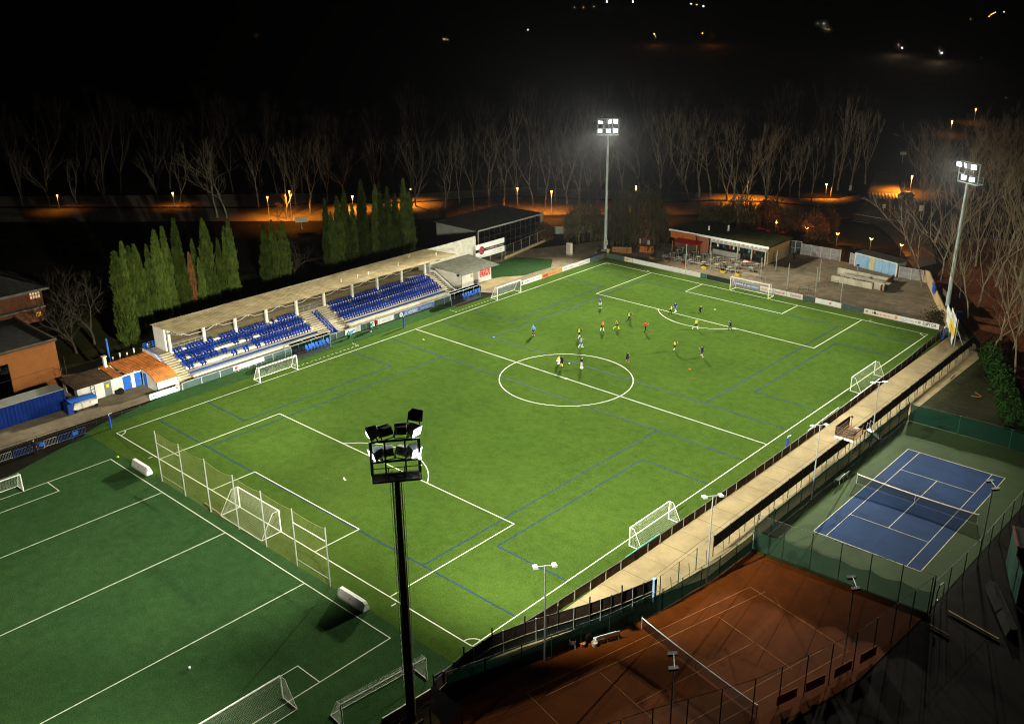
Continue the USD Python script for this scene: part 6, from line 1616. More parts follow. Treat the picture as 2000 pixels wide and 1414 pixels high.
for k, (u, v, vt) in enumerate(((1800, 562, 330), (1838, 548, 300), (1870, 600, 400), (1892, 628, 390), (1912, 600, 330), (1955, 664, 430), (1976, 690, 440), (1995, 640, 360), (1990, 560, 250), (1945, 560, 250), (1905, 520, 230), (1862, 510, 240), (1826, 480, 250), (1800, 430, 238), (1960, 480, 210), (1925, 440, 195), (1985, 430, 190), (1880, 430, 200), (1850, 400, 205), (1812, 392, 220), (1980, 740, 480), (1935, 700, 470), (2015, 700, 400), (2020, 600, 300), (1768, 470, 360), (1900, 390, 215), (1945, 380, 205), (1990, 385, 200))):
    p = at(u, v); plant(WT[k % 3], (p[0], p[1], -.05), rt.uniform(0, 6), f'bare pale barked tree in the leaf littered wood on the right, {ORD[k]} of those planted from the billboard outward' if False else f'bare tree of the right wood, {["just behind the ochre wall", "behind the right mast", "behind the blank billboard", "beside the yellow billboard", "deeper behind the yellow billboard", "near the hedge, left of two", "near the hedge, right of two", "at the right edge above the hedge", "at the right edge in mid wood", "in mid wood above the yellow billboard", "in mid wood right of the mast", "in mid wood touching the mast", "left of the mast column", "by the road bend, left", "deep in the wood, right part", "deep in the wood, centre", "deep in the wood at the right edge", "deep in the wood just right of the lamps", "behind the glowing lamps", "left of the glowing lamps", "directly behind the hedge", "left end of the hedge", "beyond the right edge by the hedge", "beyond the right edge in mid wood", "by the slip road near the last orange lamp", "far back under the lamps", "far back right of the lamps", "far back in the corner"][k]}', 'bare trees of the right hand wood', rise((u, v), vt) / 16.0)
WL = [weeping('willow', 200 + k, 11.0, 5.0, 'willow_leaf') for k in range(2)]
for k, (u, v, vt) in enumerate(((1242, 480, 345), (1140, 470, 385), (1395, 458, 385), (1205, 470, 398), (1445, 452, 372))):
    p = at(u, v); plant(WL[k % 2], (p[0], p[1], -.05), rt.uniform(0, 6), ['large brownish willow right of the far mast', 'low spreading willow left of the far mast', 'drooping willow behind the bar roof', 'smaller willow just behind the far mast', 'drooping willow under the many stemmed tree'][k], 'willows at the far corner', rise((u, v), vt) / 11.0)
OK_ = [weeping('small_tree', 230, 6.0, 2.6, 'oak_leaf', 2400)]
for k, (u, v, vt) in enumerate(((1540, 462, 400), (1590, 470, 410), (1612, 455, 395), (1500, 440, 380), (1062, 470, 430))):
    p = at(u, v); plant(OK_[0], (p[0], p[1], -.05), rt.uniform(0, 6), ['russet leafed small tree by the second orange lamp', 'thin russet tree beside the third orange lamp', 'small russet tree at the lawn edge before the road', 'small russet tree left of the lamp row', 'dark tangled small tree right of the glass pavilion'][k], 'small trees on the lawn', rise((u, v), vt) / 6.0)
OB = [bare_tree('orchard_tree', 250 + k, 9.0, .5, 3, .16, 5, .18, .35, 'dark_bark') for k in range(2)]
for k, (u, v, vt) in enumerate(((150, 690, 560), (185, 672, 520), (120, 660, 530), (205, 640, 530), (575, 560, 470), (545, 430, 390))):
    p = at(u, v); plant(OB[k % 2], (p[0], p[1], -.05), rt.uniform(0, 6), ['bare garden tree behind the brick hall, nearest', 'bare garden tree left of the first cypress', 'bare garden tree between the house and the hall', 'bare garden tree behind the first cypress', 'bushy dark tree in the gap between cypress groups', 'low bare tree on the orange lit verge'][k], 'bare garden trees on the left', rise((u, v), vt) / 9.0)
# ------------------------------------------------------------------ street lamps and distant lights
def street_lamp(p, h, label, kind='sodium_bulb', strength=900.0, glow_=True, arm=.0, group='lit orange street lamps'):
    t = T('street_lamp', label, 'street lamp', (p[0], p[1], p[2] if len(p) > 2 else 0), group=group); b = np.array([p[0], p[1], p[2] if len(p) > 2 else 0.0])
    tp = b + [0, 0, h]
    t.part('pole', MB().tube([b, b + [0, 0, h * .6], tp], [.09, .07, .05], 7), M['galvanised'])
    t.part('globe', MB().ball(tp + [0, 0, .12], .24, 2), M[kind], smooth=60)
    t.part('cap', MB().lathe([(.05, .32), (.30, .30), (.22, .38), (0, .42)], tp, 8), M['dark_steel'])
    if glow_:
        spot(f'{t.path}/lamp_light', (0, 0, h - .25), (0.01, 0, 0), strength * .5, 74, SODIUM, .4, .2)


for k, (u, v, vt, s, lab) in enumerate(((570, 430, 375, 9000, 'lit orange street lamp left of the cypress group, on the road'), (804, 400, 371, 5000, 'lit orange street lamp above the right end of the cypresses'), (1011, 426, 369, 9000, 'red glowing street lamp behind the glass pavilion roof'), (1077, 420, 375, 3500, 'dim orange street lamp right of the glass pavilion'),
                                        (1240, 424, 366, 5000, 'orange street lamp seen through the large willow'), (117, 412, 383, 500, 'reddish street lamp far left in the dark trees'), (341, 404, 378, 400, 'small yellow street lamp in the dark left of the orange road'), (526, 425, 386, 1500, 'pale lit lamp beside the low bare tree'),
                                        (1777, 376, 345, 16000, 'street lamp standing by the zebra crossing'), (1458, 395, 358, 9000, 'street lamp hidden behind the many stemmed tree'), (690, 410, 385, 5000, 'street lamp half hidden by cypress tops'), (1612, 385, 368, 2500, 'yellow lamp among the dark trees left of the crossing'))):
    p = at(u, v); street_lamp(p[:2], max(3.0, rise((u, v), vt)), lab, 'sodium_bulb' if k not in (2, 5) else 'sodium_red', s)
for k, (u, v, vt) in enumerate(((1514, 458, 433), (1573, 470, 444), (1633, 481, 455), (1698, 495, 465), (1758, 500, 477))):
    p = at(u, v); t = T('path_lamp', f'low orange path lamp with a split head behind the plaza fence, {ORD[k]} from the left', 'lamp', tuple(p[:2]), group='low orange path lamps'); h = rise((u, v), vt)
    t.part('pole', MB().rod(p, p + [0, 0, h - .35], .055, 6), M['galvanised'])
    for s in (-1, 1):
        t.part('bowl', MB().plate(p + [s * .04, -.14, h - .38], p + [s * .3, -.12, h - .02], p + [s * .3, .12, h - .02], p + [s * .04, .14, h - .38], .05), M['sodium_bulb'])
    bulb(f'{t.path}/lamp_light', np.array([0, 0, h - .05]), 420, SODIUM, .12)
for k, (u, v, w, lab) in enumerate(((1902, 214, 5, 'tall orange lamp on the hillside in the upper right corner of the wood'), (1856, 238, 5, 'orange lamp lower on the right hillside above the floodlight'))):
    p = at(u, v + 25); street_lamp(p[:2], rise((u, v + 25), v), lab, 'sodium_bulb', 2500)
# far away lights over the hills
far = [(1185, 4, 'far_white', 1.5), (1236, 4, 'far_white', 1.5), (1350, 8, 'far_white', 1.0), (1361, 10, 'far_orange', .9), (1374, 13, 'far_white', 1.2), (1122, 15, 'far_green', .7), (1140, 15, 'sodium_red', .6), (1160, 14, 'far_yellow', .6), (1278, 67, 'far_orange', 1.3), (1372, 66, 'far_orange', 1.2), (867, 77, 'far_yellow', .9), (874, 78, 'far_yellow', .9), (1031, 59, 'far_white', .8),
       (1609, 47, 'far_white', .8), (1597, 46, 'far_yellow', .45), (1612, 57, 'far_orange', .7), (1619, 58, 'far_yellow', .7), (1762, 94, 'far_white', 1.1), (1839, 104, 'far_white', 1.1), (1917, 114, 'far_green', .45), (1895, 38, 'far_yellow', .45), (1961, 24, 'far_orange', .9), (1932, 33, 'far_orange', 1.0), (1936, 29, 'far_orange', 1.0), (1940, 27, 'far_orange', 1.0), (1944, 25, 'far_orange', 1.0), (500, 70, 'sodium_red', .18), (1965, 191, 'sodium_red', .25)]
near_name = ['over the top centre', 'right of the first top light', 'left of a pair near the top', 'in the pair near the top', 'right of the pair near the top', 'leftmost of a faint top row', 'second of the faint top row', 'third of the faint top row', 'left of two lone orange ones', 'right of two lone orange ones', 'in the dark upper centre', 'beside the one in the dark upper centre', 'faint and bluish, upper centre', 'white, of four upper right', 'faint, of four upper right', 'orange lower left, of four upper right', 'yellow lower right, of four upper right', 'white over a thin lit road, left', 'white over a thin lit road, right', 'tiny green, far right', 'tiny yellow, far right', 'end of the curved chain', 'first in the curved chain', 'second in the curved chain', 'third in the curved chain', 'fourth in the curved chain', 'dim red, far upper left', 'dim red at the right edge']
for k, ((u, v, m, sc), nm) in enumerate(zip(far, near_name)):
    d = FWD + (u - 1000) / FPX * RGT - (v - 707) / FPX * UPV; lo, hi = 200.0, 2600.0
    for _ in range(50):
        s = (lo + hi) / 2; q = CAM + d * s
        if q[2] > ground_z(q[0], q[1]) + 5.0:
            lo = s
        else:
            hi = s
    q = CAM + d * lo; gz = ground_z(q[0], q[1]); R = sc * lo / FPX * .95
    t = T('distant_lamp', f'distant hillside light, {nm}', 'lamp', (q[0], q[1], gz), group='distant lights on the hills')
    t.part('pole', MB().rod((q[0], q[1], gz), (q[0], q[1], q[2]), max(.06, R * .12), 4), M['dark_steel'])
    t.part('globe', MB().ball(q, R, 2), M[m], smooth=60)
# far hill building fronts lit by emission, road strips lit by unseen lamps
def far_block(u0, u1, v, vt, m, lab, cat, name='distant_building'):
    p, q = at(u0, v), at(u1, v); h = rise((u0, v), vt); t = T(name, lab, cat, (*((p + q) / 2)[:2], 0)); n = 6; d = (q - p) / n; dn = np.array([d[1], -d[0], 0]); dn = dn / np.linalg.norm(dn); g0 = ground_z(p[0], p[1])
    for k in range(n):
        a, b = p + d * (k + .06), p + d * (k + .94)
        hh = h * (1 - .3 * ((k * 5) % 3 == 1))
        t.part('wall', MB().bar((a[0], a[1], g0 + hh / 2), (b[0], b[1], g0 + hh / 2), 3.0, hh), M['brick_red']); c = (a + b) / 2 + dn * 1.6 * (1 if dn @ (CAM - p) > 0 else -1); e = d / np.linalg.norm(d)
        t.part('window', MB().bar((*(c - e * np.linalg.norm(d) * .35)[:2], g0 + hh * .55), (*(c + e * np.linalg.norm(d) * .35)[:2], g0 + hh * .55), .2, hh * .45), M[m])  # glowing panel stands in for a lamp-lit front, no window pane


glow('far_wall_glow', (1.0, 0.36, 0.05), .35)  # emission in place of lamp light on distant house fronts
glow('far_dim_wall', (1.0, 0.2, 0.03), .06)
far_block(1276, 1362, 31, 24, 'far_wall_glow', 'row of orange lit house fronts near the top of the picture', 'building')
for k, (u0, u1, v, lab) in enumerate(((1236, 1322, 96, 'dim red lit strip of far road, left'), (1360, 1420, 96, 'dim red lit strip of far road, right'), (1736, 1768, 113, 'pale lit strip of far road under the left white light'), (1822, 1842, 125, 'pale lit strip of far road under the right white light'))):
    p, q = at(u0, v - 1.5), at(u1, v - 1.5); c = (p + q) / 2
    t = T('distant_lamp', ['unseen low red lamp that lights the left far road strip', 'unseen low red lamp that lights the right far road strip', 'unseen low pale lamp that lights the left pale road strip', 'unseen low pale lamp that lights the right pale road strip'][k], 'lamp', (c[0], c[1], ground_z(*c[:2])), group='distant lights on the hills'); g0 = ground_z(*c[:2])
    t.part('pole', MB().rod((c[0], c[1], g0), (c[0], c[1], g0 + 6), .12, 4), M['dark_steel']); bulb(f'{t.path}/lamp_light', np.array([0, 0, 6.0]), 900 if k < 2 else 1200, SODIUM if k < 2 else Gf.Vec3f(1, .7, .45), .3)  # lamp itself unseen, placed to light the road strip
# traffic signs, cars
def sign(u, v, vt, lab, w=.9, hh=.9):
    p = at(u, v); h = rise((u, v), vt); t = T('road_sign', lab, 'sign', tuple(p[:2])); d = np.array([.62, .78, 0]) * w / 2
    t.part('pole', MB().rod(p, p + [0, 0, h], .05, 6), M['galvanised']); t.part('plate', MB().bar(p + [0, 0, h - hh / 2] - d + [.06, -.05, 0], p + [0, 0, h - hh / 2] + d + [.06, -.05, 0], .03, hh), M['counter_concrete'])


sign(1797, 428, 401, 'white square sign beside the slip road under the trees', 1.3, 1.3)
sign(1725, 415, 399, 'small white round topped sign on the traffic island', .8, .9)
sign(1660, 372, 362, 'small pale sign in the dark trees left of the crossing', .7, 1.4)
sign(590, 448, 424, 'wide pale sign board beside the orange road, before the cypresses', 2.6, 1.2)
sign(1762, 318, 297, 'dim white sign high in the dark above the crossing', 2.0, .8)
def car(u, v, ang, m, lab):
    p = at(u, v); t = T('car', lab, 'car', tuple(p[:2]), rz=ang)
    prof = [(-2.0, .3), (-2.05, .75), (-1.3, .9), (-.8, 1.38), (.7, 1.42), (1.35, .95), (2.05, .85), (2.05, .3)]
    V = [(x, y, z) for y in (-.85, .85) for x, z in prof]; n = len(prof)
    t.part('body', MB().add(V, [(0, k, k + 1) for k in range(1, n - 1)] + [(n, n + k + 1, n + k) for k in range(1, n - 1)]).add(V, [(k, n + k, n + (k + 1) % n, (k + 1) % n) for k in range(n)]), M[m])
    for y in (-.86, .86):
        t.part('window', MB().quad((-.9, y, .95), (.95, y, .95), (.6, y, 1.32), (-.7, y, 1.32)), M['board_dark'])
    t.part('windscreen', MB().quad((.76, -.7, 1.40), (.76, .7, 1.40), (1.36, .75, 1.0), (1.36, -.75, 1.0)), M['board_dark'])
    for x in (-1.3, 1.3):
        for y in (-.8, .8):
            t.part('wheel', MB().tube([(x, y - .1, .32), (x, y + .1, .32)], .32, 12), M['black_rubber'])
    for y in (-.6, .6):
        t.part('tail_light', MB().box(-2.08, -2.03, y - .15, y + .15, .6, .75), M['ink_red']); t.part('headlight', MB().box(2.04, 2.08, y - .15, y + .15, .6, .75), M['white_metal'])
    t.part('number_plate', MB().box(-2.09, -2.05, -.25, .25, .42, .54), M['white_metal'])


car(1482, 459, 1.0, 'red_cloth', 'dark red car parked in the shadow behind the bar')
car(1524, 466, 1.0, 'red_cloth', 'second dark red car further right behind the plaza fence')
car(1769, 386, 1.2, 'board_dark', 'black car standing by the zebra crossing')
# ------------------------------------------------------------------ goals, nets and small things on the pitch
def goal(label, a, b, h, depth, back, m='white_metal', name='goal', sag=.35, cell=.16, foot=True, side_bar=True, stripes=False):
    """Goal with posts at a and b and its net hanging towards back (unit vector on the ground)."""
    a, b = np.array([*a, 0.0]), np.array([*b, 0.0]); k = np.array([*back, 0.0]); k /= np.linalg.norm(k); t = T(name, label, 'goal', tuple(((a + b) / 2)[:2])); up = np.array([0, 0, 1.0]); r = .06
    for p in (a, b):
        t.part('post', MB().rod(p, p + up * h, r, 10), M[m])
        if stripes:
            t.part('post_wrap', MB().rod(p, p + up * .55, r + .012, 10), M['cloth_yellow'])
    t.part('crossbar', MB().rod(a + up * h, b + up * h, r, 10), M[m])
    top = depth * .32
    for p in (a, b):
        t.part('stay', MB().tube([p + up * h, p + up * h + k * top, p + k * depth + up * .04], .025, 6), M[m])
        if foot:
            t.part('ground_bar', MB().rod(p + up * .04, p + k * depth + up * .04, .035, 6), M[m])
    if foot:
        t.part('ground_bar', MB().rod(a + k * depth + up * .04, b + k * depth + up * .04, .035, 6), M[m])
    W_ = np.linalg.norm(b - a); e = (b - a) / W_; net = MB(); q = .003

    def prof(s):      # s from 0 (crossbar) to 1 (ground), the back sheet with a sag
        L1, L2 = top, math.hypot(depth - top, h); f = s * (L1 + L2)
        if f < L1:
            return k * f + up * h
        g = (f - L1) / L2
        return k * (top + (depth - top) * g - sag * math.sin(g * PI) * .5) + up * (h * (1 - g) + .03 - 0)
    Ss = np.linspace(0, 1, 11)
    for x in np.arange(0, W_ + .01, cell):
        net.tube([a + e * x + prof(s) for s in Ss], q, 3, cap=False)
    n = int((top + math.hypot(depth - top, h)) / cell)
    for j in range(n + 1):
        c = prof(j / n); net.tube([a + c, a + c + e * W_ * .5 + up * (-.03), b + c], q, 3, cap=False)
    for p in (a, b):
        for z in np.arange(cell, h, cell):
            g = 1 - z / h; xb = top + (depth - top) * g - sag * math.sin(g * PI) * .5
            net.rod(p + up * z, p + up * z + k * max(xb, .1), q, 3)
        for d in np.arange(cell, depth, cell):
            zt = h if d < top else h * (1 - (d - top) / (depth - top)); net.rod(p + k * d + up * .03, p + k * d + up * max(zt, .1), q, 3)
    t.part('net', net, M['white_net'], kind='stuff')
    return t


goal('full size goal at the far end of the pitch with yellow wrapped posts', (-3.66, 49.2), (3.66, 49.2), 2.44, 2.0, (0, 1), stripes=True)
goal('full size goal at the near end of the pitch inside the catch net', (-3.66, -49.2), (3.66, -49.2), 2.44, 2.3, (0, -1), sag=.9, cell=.14)
goal('smaller goal in front of the left half of the grandstand', (-30.6, -28.5), (-30.6, -22.3), 2.15, 1.6, (-1, 0))
goal('smaller goal beside the far small white building', (-30.7, 19.0), (-30.7, 24.9), 2.2, 1.6, (-1, 0))
goal('smaller goal by the walkway near the lamp posts', (31.25, -28.3), (31.25, -21.6), 2.05, 1.5, (1, 0), sag=.2)
goal('smaller goal by the walkway at the far right', (31.0, 21.2), (31.0, 28.6), 2.0, 1.5, (1, 0), sag=.2)
goal('training goal at the left edge of the picture', (-24.4, -68.6), (-24.4, -62.9), 2.05, 1.6, (-1, 0), sag=.3)
goal('training goal at the bottom edge left of the near mast', (23.9, -63.3), (23.9, -70.6), 2.1, 1.9, (1, 0), sag=.3, cell=.12)
# goal put away on its side against the end wall
sg_ = goal('spare goal tipped over and put away beside the near mast', (30.7, -54.5), (29.9, -62.2), 2.1, 1.7, (-1, .1), sag=.5)
# catch net behind the near goal
cn_ = T('catch_net', 'tall catch net on seven posts behind the near goal', 'net', (0, -51.7, 0)); px = [-15.0, -10.1, -5.1, .1, 4.9, 9.9, 14.9]; H_ = 6.05
for x in px:
    cn_.part('post', MB().rod((x, -51.75, 0), (x, -51.75, H_ + .15), .065, 8), M['galvanised'])
for a, b in zip(px[:-1], px[1:]):
    net = MB(); n = 9; s = np.linspace(0, 1, n); sg2 = .18 + .1 * math.sin(a)
    for z in np.arange(.1, H_ + .01, .19):
        net.tube([(a + (b - a) * q, -51.75 + .06 * math.sin(q * PI) * math.sin(z), z - sg2 * math.sin(q * PI) * (z / H_) ** 3) for q in s], .0042, 3, cap=False)
    for x in np.arange(a + .19, b, .19):
        q = (x - a) / (b - a); net.tube([(x, -51.75 + .06 * math.sin(q * PI) * math.sin(z), z - sg2 * math.sin(q * PI) * (z / H_) ** 3) for z in np.linspace(.05, H_, 5)], .0042, 3, cap=False)
    cn_.part('net_panel', net, M['yellow_net'], kind='stuff')
    cn_.part('top_rope', MB().tube([(a + (b - a) * q, -51.75, H_ - sg2 * math.sin(q * PI)) for q in s], .016, 4), M['yellow_net'])
for a, b in ((px[0], px[1]), (px[-2], px[-1])):
    cn_.part('rail', MB().rod((a, -51.75, 4.75), (b, -51.75, 4.75), .05, 6), M['white_metal'])
    cn_.part('rail', MB().rod((a, -51.75, .8), (b, -51.75, .8), .035, 6), M['galvanised'])
single('ground_bar', MB().rod((-7.2, -51.2, .06), (-3.6, -51.4, .06), .05, 6), M['wall_ochre'], 'tan pipe lying on the turf behind the near goal', 'pipe')
# white plastic barriers
for k, (x0, x1, lab) in enumerate(((-21.0, -17.4, 'white barrier block at the left end of the catch net'), (16.5, 20.2, 'white barrier block at the right end of the catch net'))):
    t = T('barrier_block', lab, 'barrier', ((x0 + x1) / 2, -51.9, 0), group='white barrier blocks'); v = []
    prof = [(-.42, 0), (-.42, .22), (-.18, .9), (.18, .9), (.42, .22), (.42, 0)]
    X = [x0, x0 + .22, x1 - .22, x1]; S = [.8, 1, 1, .8]
    for x, s in zip(X, S):
        v += [(x, -51.9 + y * s, z * (s if z > .5 else 1)) for y, z in prof]
    f = [(i * 6 + j, (i + 1) * 6 + j, (i + 1) * 6 + (j + 1) % 6, i * 6 + (j + 1) % 6) for i in range(3) for j in range(6)]
    b = MB().add(v, f); b.add(v[:6], [(0, k2, k2 + 1) for k2 in range(1, 5)]); b.add(v[-6:], [(0, k2 + 1, k2) for k2 in range(1, 5)])
    t.part('body', b, M['board_white']); t.part('plug', MB().ball(((x0 + x1) / 2, -52.23, .55), .06, 1), M['ink_red'])
# balls
B3 = T('football', 'white football rolling in the far penalty area', 'ball', (0, 0, .1), world=False); B3.part('shell', MB().ball((0, 0, 0), .12, 2), M['white_metal'], smooth=60)
B3.part('patches', MB().ball((.05, -.06, .06), .055, 1).ball((-.06, -.05, -.02), .055, 1).ball((0, .07, .05), .055, 1), M['cloth_black'], kind='stuff')
B3.ops[0].Set(Gf.Vec3d(*at(1396, 606), ) + Gf.Vec3d(0, 0, .12)); data(B3.prim, None, None, 'footballs')
for k, (u, v, lab) in enumerate(((1112, 711, 'white football right of the pair in the centre circle'), (1138, 719, 'white football at the feet of the coach like figure in the centre circle'), (672, 936, 'lone white football left of the near floodlight'), (370, 1306, 'small white ball lying on the training pitch'))):
    p = at(u, v); copy(B3, (p[0], p[1], .12), k, lab, 'footballs')
for k, (u, v, m, lab) in enumerate(((1347, 722, 'boot_orange', 'orange disc cone lying left of the dark player near the centre'), (827, 664, 'cloth_yellow', 'yellow disc cone near the left touchline'), (964, 659, 'kiosk_blue', 'pale blue disc cone on the blue line'), (230, 893, 'cloth_yellow', 'yellow disc cone by the left corner of the training pitch'))):
    p = at(u, v); single('disc_cone', MB().lathe([(.16, .025), (.1, .12), (.05, .12), (.05, .1), (.14, .02)], p, 10), M[m], lab, 'cone')

# ------------------------------------------------------------------ people
def hull(a, b, ra, rb, n=10):
    s = lambda c, r: m3.Manifold.sphere(r, n).translate(tuple(map(float, c)))
    return m3.Manifold.batch_hull([s(a, ra), s(b, rb)])


def person(label, loc, face, shirt, shorts, socks='cloth_black', boots='cloth_black', hair='hair', pose='run', sleeves=True, long=False, vest=None, group='players training on the pitch', lean=.12, phase=0.0, trouser=None, h=1.0):
    """face: the direction (radians) the figure looks to. x forward, y to its left, z up."""
    t = T('person', label, 'person', (loc[0], loc[1], 0.022), rz=face, group=group, scale=h)
    V = lambda *p: np.array(p, float)
    hip, knee, ank, toe, sho, elb, wri = {}, {}, {}, {}, {}, {}, {}
    if pose in ('run', 'jog'):
        A = 1.0 if pose == 'run' else .6; zc = .90 - .05 * A
        for s, fw in ((1, 1), (-1, -1)):
            fw *= (1 if phase < .5 else -1); hip[s] = V(0, .095 * s, zc)
            if fw > 0:
                knee[s] = hip[s] + V(.30 * A + .03, .01 * s, -.33); ank[s] = knee[s] + V(-.06 * A, 0, -.41 + .02); toe[s] = ank[s] + V(.19, 0, .0 - .04)
            else:
                knee[s] = hip[s] + V(-.10 * A, .01 * s, -.43); ank[s] = knee[s] + V(-.36 * A, 0, -.26 + .04 * A - (.1 if A < 1 else 0)); toe[s] = ank[s] + V(.04, 0, -.17)
        low = min(ank[s][2] - .075 for s in (1, -1)); low = min(low, min(toe[s][2] - .03 for s in (1, -1)))
        for d in (hip, knee, ank, toe):
            for s in d:
                d[s] = d[s] - V(0, 0, low)
        zc -= low
    elif pose == 'stand':
        zc = .93
        for s in (1, -1):
            hip[s] = V(0, .095 * s, zc); knee[s] = V(.04, .13 * s, .50); ank[s] = V(-.02, .15 * s, .09); toe[s] = V(.16, .18 * s, .045)
    elif pose == 'crouch':
        zc = .48
        for s in (1, -1):
            hip[s] = V(-.1, .1 * s, zc); knee[s] = V(.28, .2 * s, .50); ank[s] = V(.0, .16 * s, .09); toe[s] = V(.19, .2 * s, .045)
        lean = .35
    elif pose == 'fallen':     # half risen on one knee
        zc = .5
        hip[1] = V(-.05, .1, zc); knee[1] = V(.32, .16, .5); ank[1] = V(.25, .16, .09); toe[1] = V(.44, .18, .045)
        hip[-1] = V(-.05, -.1, zc); knee[-1] = V(.02, -.14, .09); ank[-1] = V(-.38, -.14, .09); toe[-1] = V(-.5, -.14, .05)
        lean = .25
    c = V(0 if pose not in ('crouch', 'fallen') else hip[1][0], 0, zc); up = V(math.sin(lean), 0, math.cos(lean)); chest = c + up * .36; neck = c + up * .52; head = neck + up * .15 + V(.03, 0, 0)
    for s in (1, -1):
        sho[s] = c + up * .47 + V(0, .18 * s, 0); sw = (1 if (s > 0) == (phase >= .5) else -1)
        if pose in ('run', 'jog'):
            elb[s] = sho[s] + V(.17 * sw - .03, .07 * s, -.22); wri[s] = elb[s] + V(.20, -.03 * s, .06 + .06 * sw)
        elif pose == 'stand':
            elb[s] = sho[s] + V(-.03, .07 * s, -.27); wri[s] = elb[s] + V(.09, -.01 * s, -.23)
        else:
            elb[s] = sho[s] + V(.15, .05 * s, -.22); wri[s] = elb[s] + V(.2, -.06 * s, -.06)
    bones = []
    for s in (1, -1):
        bones += [hull(hip[s], knee[s], .085, .058), hull(knee[s], ank[s], .058, .04), hull(knee[s] * .65 + ank[s] * .35 + V(-.015, 0, 0), ank[s], .058, .038), hull(ank[s] - V(.03, 0, .02), toe[s], .045, .035), hull(sho[s], elb[s], .05, .04), hull(elb[s], wri[s], .04, .027), hull(chest, sho[s], .11, .06)]
        d = wri[s] - elb[s]; d /= np.linalg.norm(d); n_ = np.cross(d, V(0, 0, 1)); n_ /= np.linalg.norm(n_) + 1e-9; palm = wri[s] + d * .07
        bones.append(hull(wri[s], palm, .024, .032, 8))
        for j, ln in enumerate((.055, .075, .08, .065)):
            f0 = palm + d * .02 + n_ * (.024 - .016 * j); f1 = f0 + d * ln * .55; bones += [hull(f0, f1, .010, .009, 6), hull(f1, f1 + d * ln * .35 + V(0, 0, -.018), .009, .008, 6)]
        th = wri[s] + d * .03 + n_ * .026 * s; bones.append(hull(th, th + d * .045 + n_ * .03 * s, .012, .010, 6))
    bones += [hull(hip[1], hip[-1], .11, .11), hull(c, chest, .13, .14), hull(chest + V(0, .06, 0), chest - V(0, .06, 0), .12, .12), hull(chest, neck, .10, .06), hull(neck, head, .052, .055)]
    hd_ = m3.Manifold.sphere(1, 14).scale((.095, .077, .118)).translate(tuple(head)); bones += [hd_, hull(head + V(.05, 0, -.07), head + V(.06, 0, -.085), .045, .035), hull(head + V(.088, 0, .005), head + V(.112, 0, -.025), .012, .016, 6)]
    for s in (1, -1):
        bones.append(m3.Manifold.sphere(1, 6).scale((.028, .014, .036)).translate(tuple(head + V(-.005, .08 * s, -.005))))
    body = m3.Manifold.batch_boolean(bones, m3.OpType.Add)
    bp = t.part('body', body, M['skin'], smooth=60)
    for s in (1, -1):
        t.part('eye', MB().ball(head + V(.085, .032 * s, .01), .011, 1), M['cloth_black'], under=bp)
    t.part('mouth', MB().box(head[0] + .082, head[0] + .097, -.022, .022, head[2] - .068, head[2] - .058), M['ink_red'], under=bp)
    hp = m3.Manifold.sphere(1, 14).scale((.103, .086, .125)).translate(tuple(head + V(-.012, 0, .018))); cut = m3.Manifold.cube((.4, .4, .4), True).translate(tuple(head + V(.21, 0, -.14))); hp = hp - cut - m3.Manifold.cube((.5, .5, .2), True).translate(tuple(head + V(0, 0, -.155)))
    t.part('hair', hp, M[hair], smooth=60)
    sb = [hull(c + up * .02, chest, .148, .158), hull(chest + V(0, .06, 0), chest - V(0, .06, 0), .138, .138), hull(chest, neck - up * .05, .115, .075)] + [hull(chest, sho[s], .125, .076) for s in (1, -1)]
    arms = []
    for s in (1, -1):
        e = sho[s] + (elb[s] - sho[s]) * .7; arms.append(hull(sho[s], elb[s] if long else e, .066, .056 if long else .062))
        if long:
            arms.append(hull(elb[s], wri[s], .056, .04))
    if vest:
        under = m3.Manifold.batch_boolean(arms + sb, m3.OpType.Add); t.part('undershirt', under, M[shirt], smooth=60)
        sv = [hull(c + up * .06, chest, .160, .170), hull(chest + V(0, .06, 0), chest - V(0, .06, 0), .150, .150), hull(chest, neck - up * .07, .128, .085)] + [hull(chest, sho[s] * .9 + chest * .1, .136, .075) for s in (1, -1)]
        t.part('bib', m3.Manifold.batch_boolean(sv, m3.OpType.Add), M[vest], smooth=60)
    else:
        t.part('shirt', m3.Manifold.batch_boolean(arms + sb, m3.OpType.Add), M[shirt], smooth=60)
    pb_ = [hull(hip[1], hip[-1], .126, .126)]
    for s in (1, -1):
        if trouser:
            pb_ += [hull(hip[s], knee[s], .105, .075), hull(knee[s], ank[s] + (knee[s] - ank[s]) * .08, .075, .055)]
        else:
            pb_.append(hull(hip[s], hip[s] + (knee[s] - hip[s]) * .72, .108, .092))
    t.part('trousers' if trouser else 'shorts', m3.Manifold.batch_boolean(pb_, m3.OpType.Add), M[trouser or shorts], smooth=60)
    for s in (1, -1):
        if not trouser:
            k2 = knee[s] + (ank[s] - knee[s]) * .18; t.part('sock', hull(k2, ank[s], .066, .05), M[socks], smooth=60)
        t.part('boot', m3.Manifold.batch_boolean([hull(ank[s] - V(.035, 0, .025), toe[s], .056, .045), hull(ank[s], ank[s] - V(.02, 0, .03), .054, .055)], m3.OpType.Add), M[boots], smooth=60)
    return t


def toward(u0, v0, u1, v1):
    a, b = at(u0, v0), at(u1, v1); return math.atan2(b[1] - a[1], b[0] - a[0])


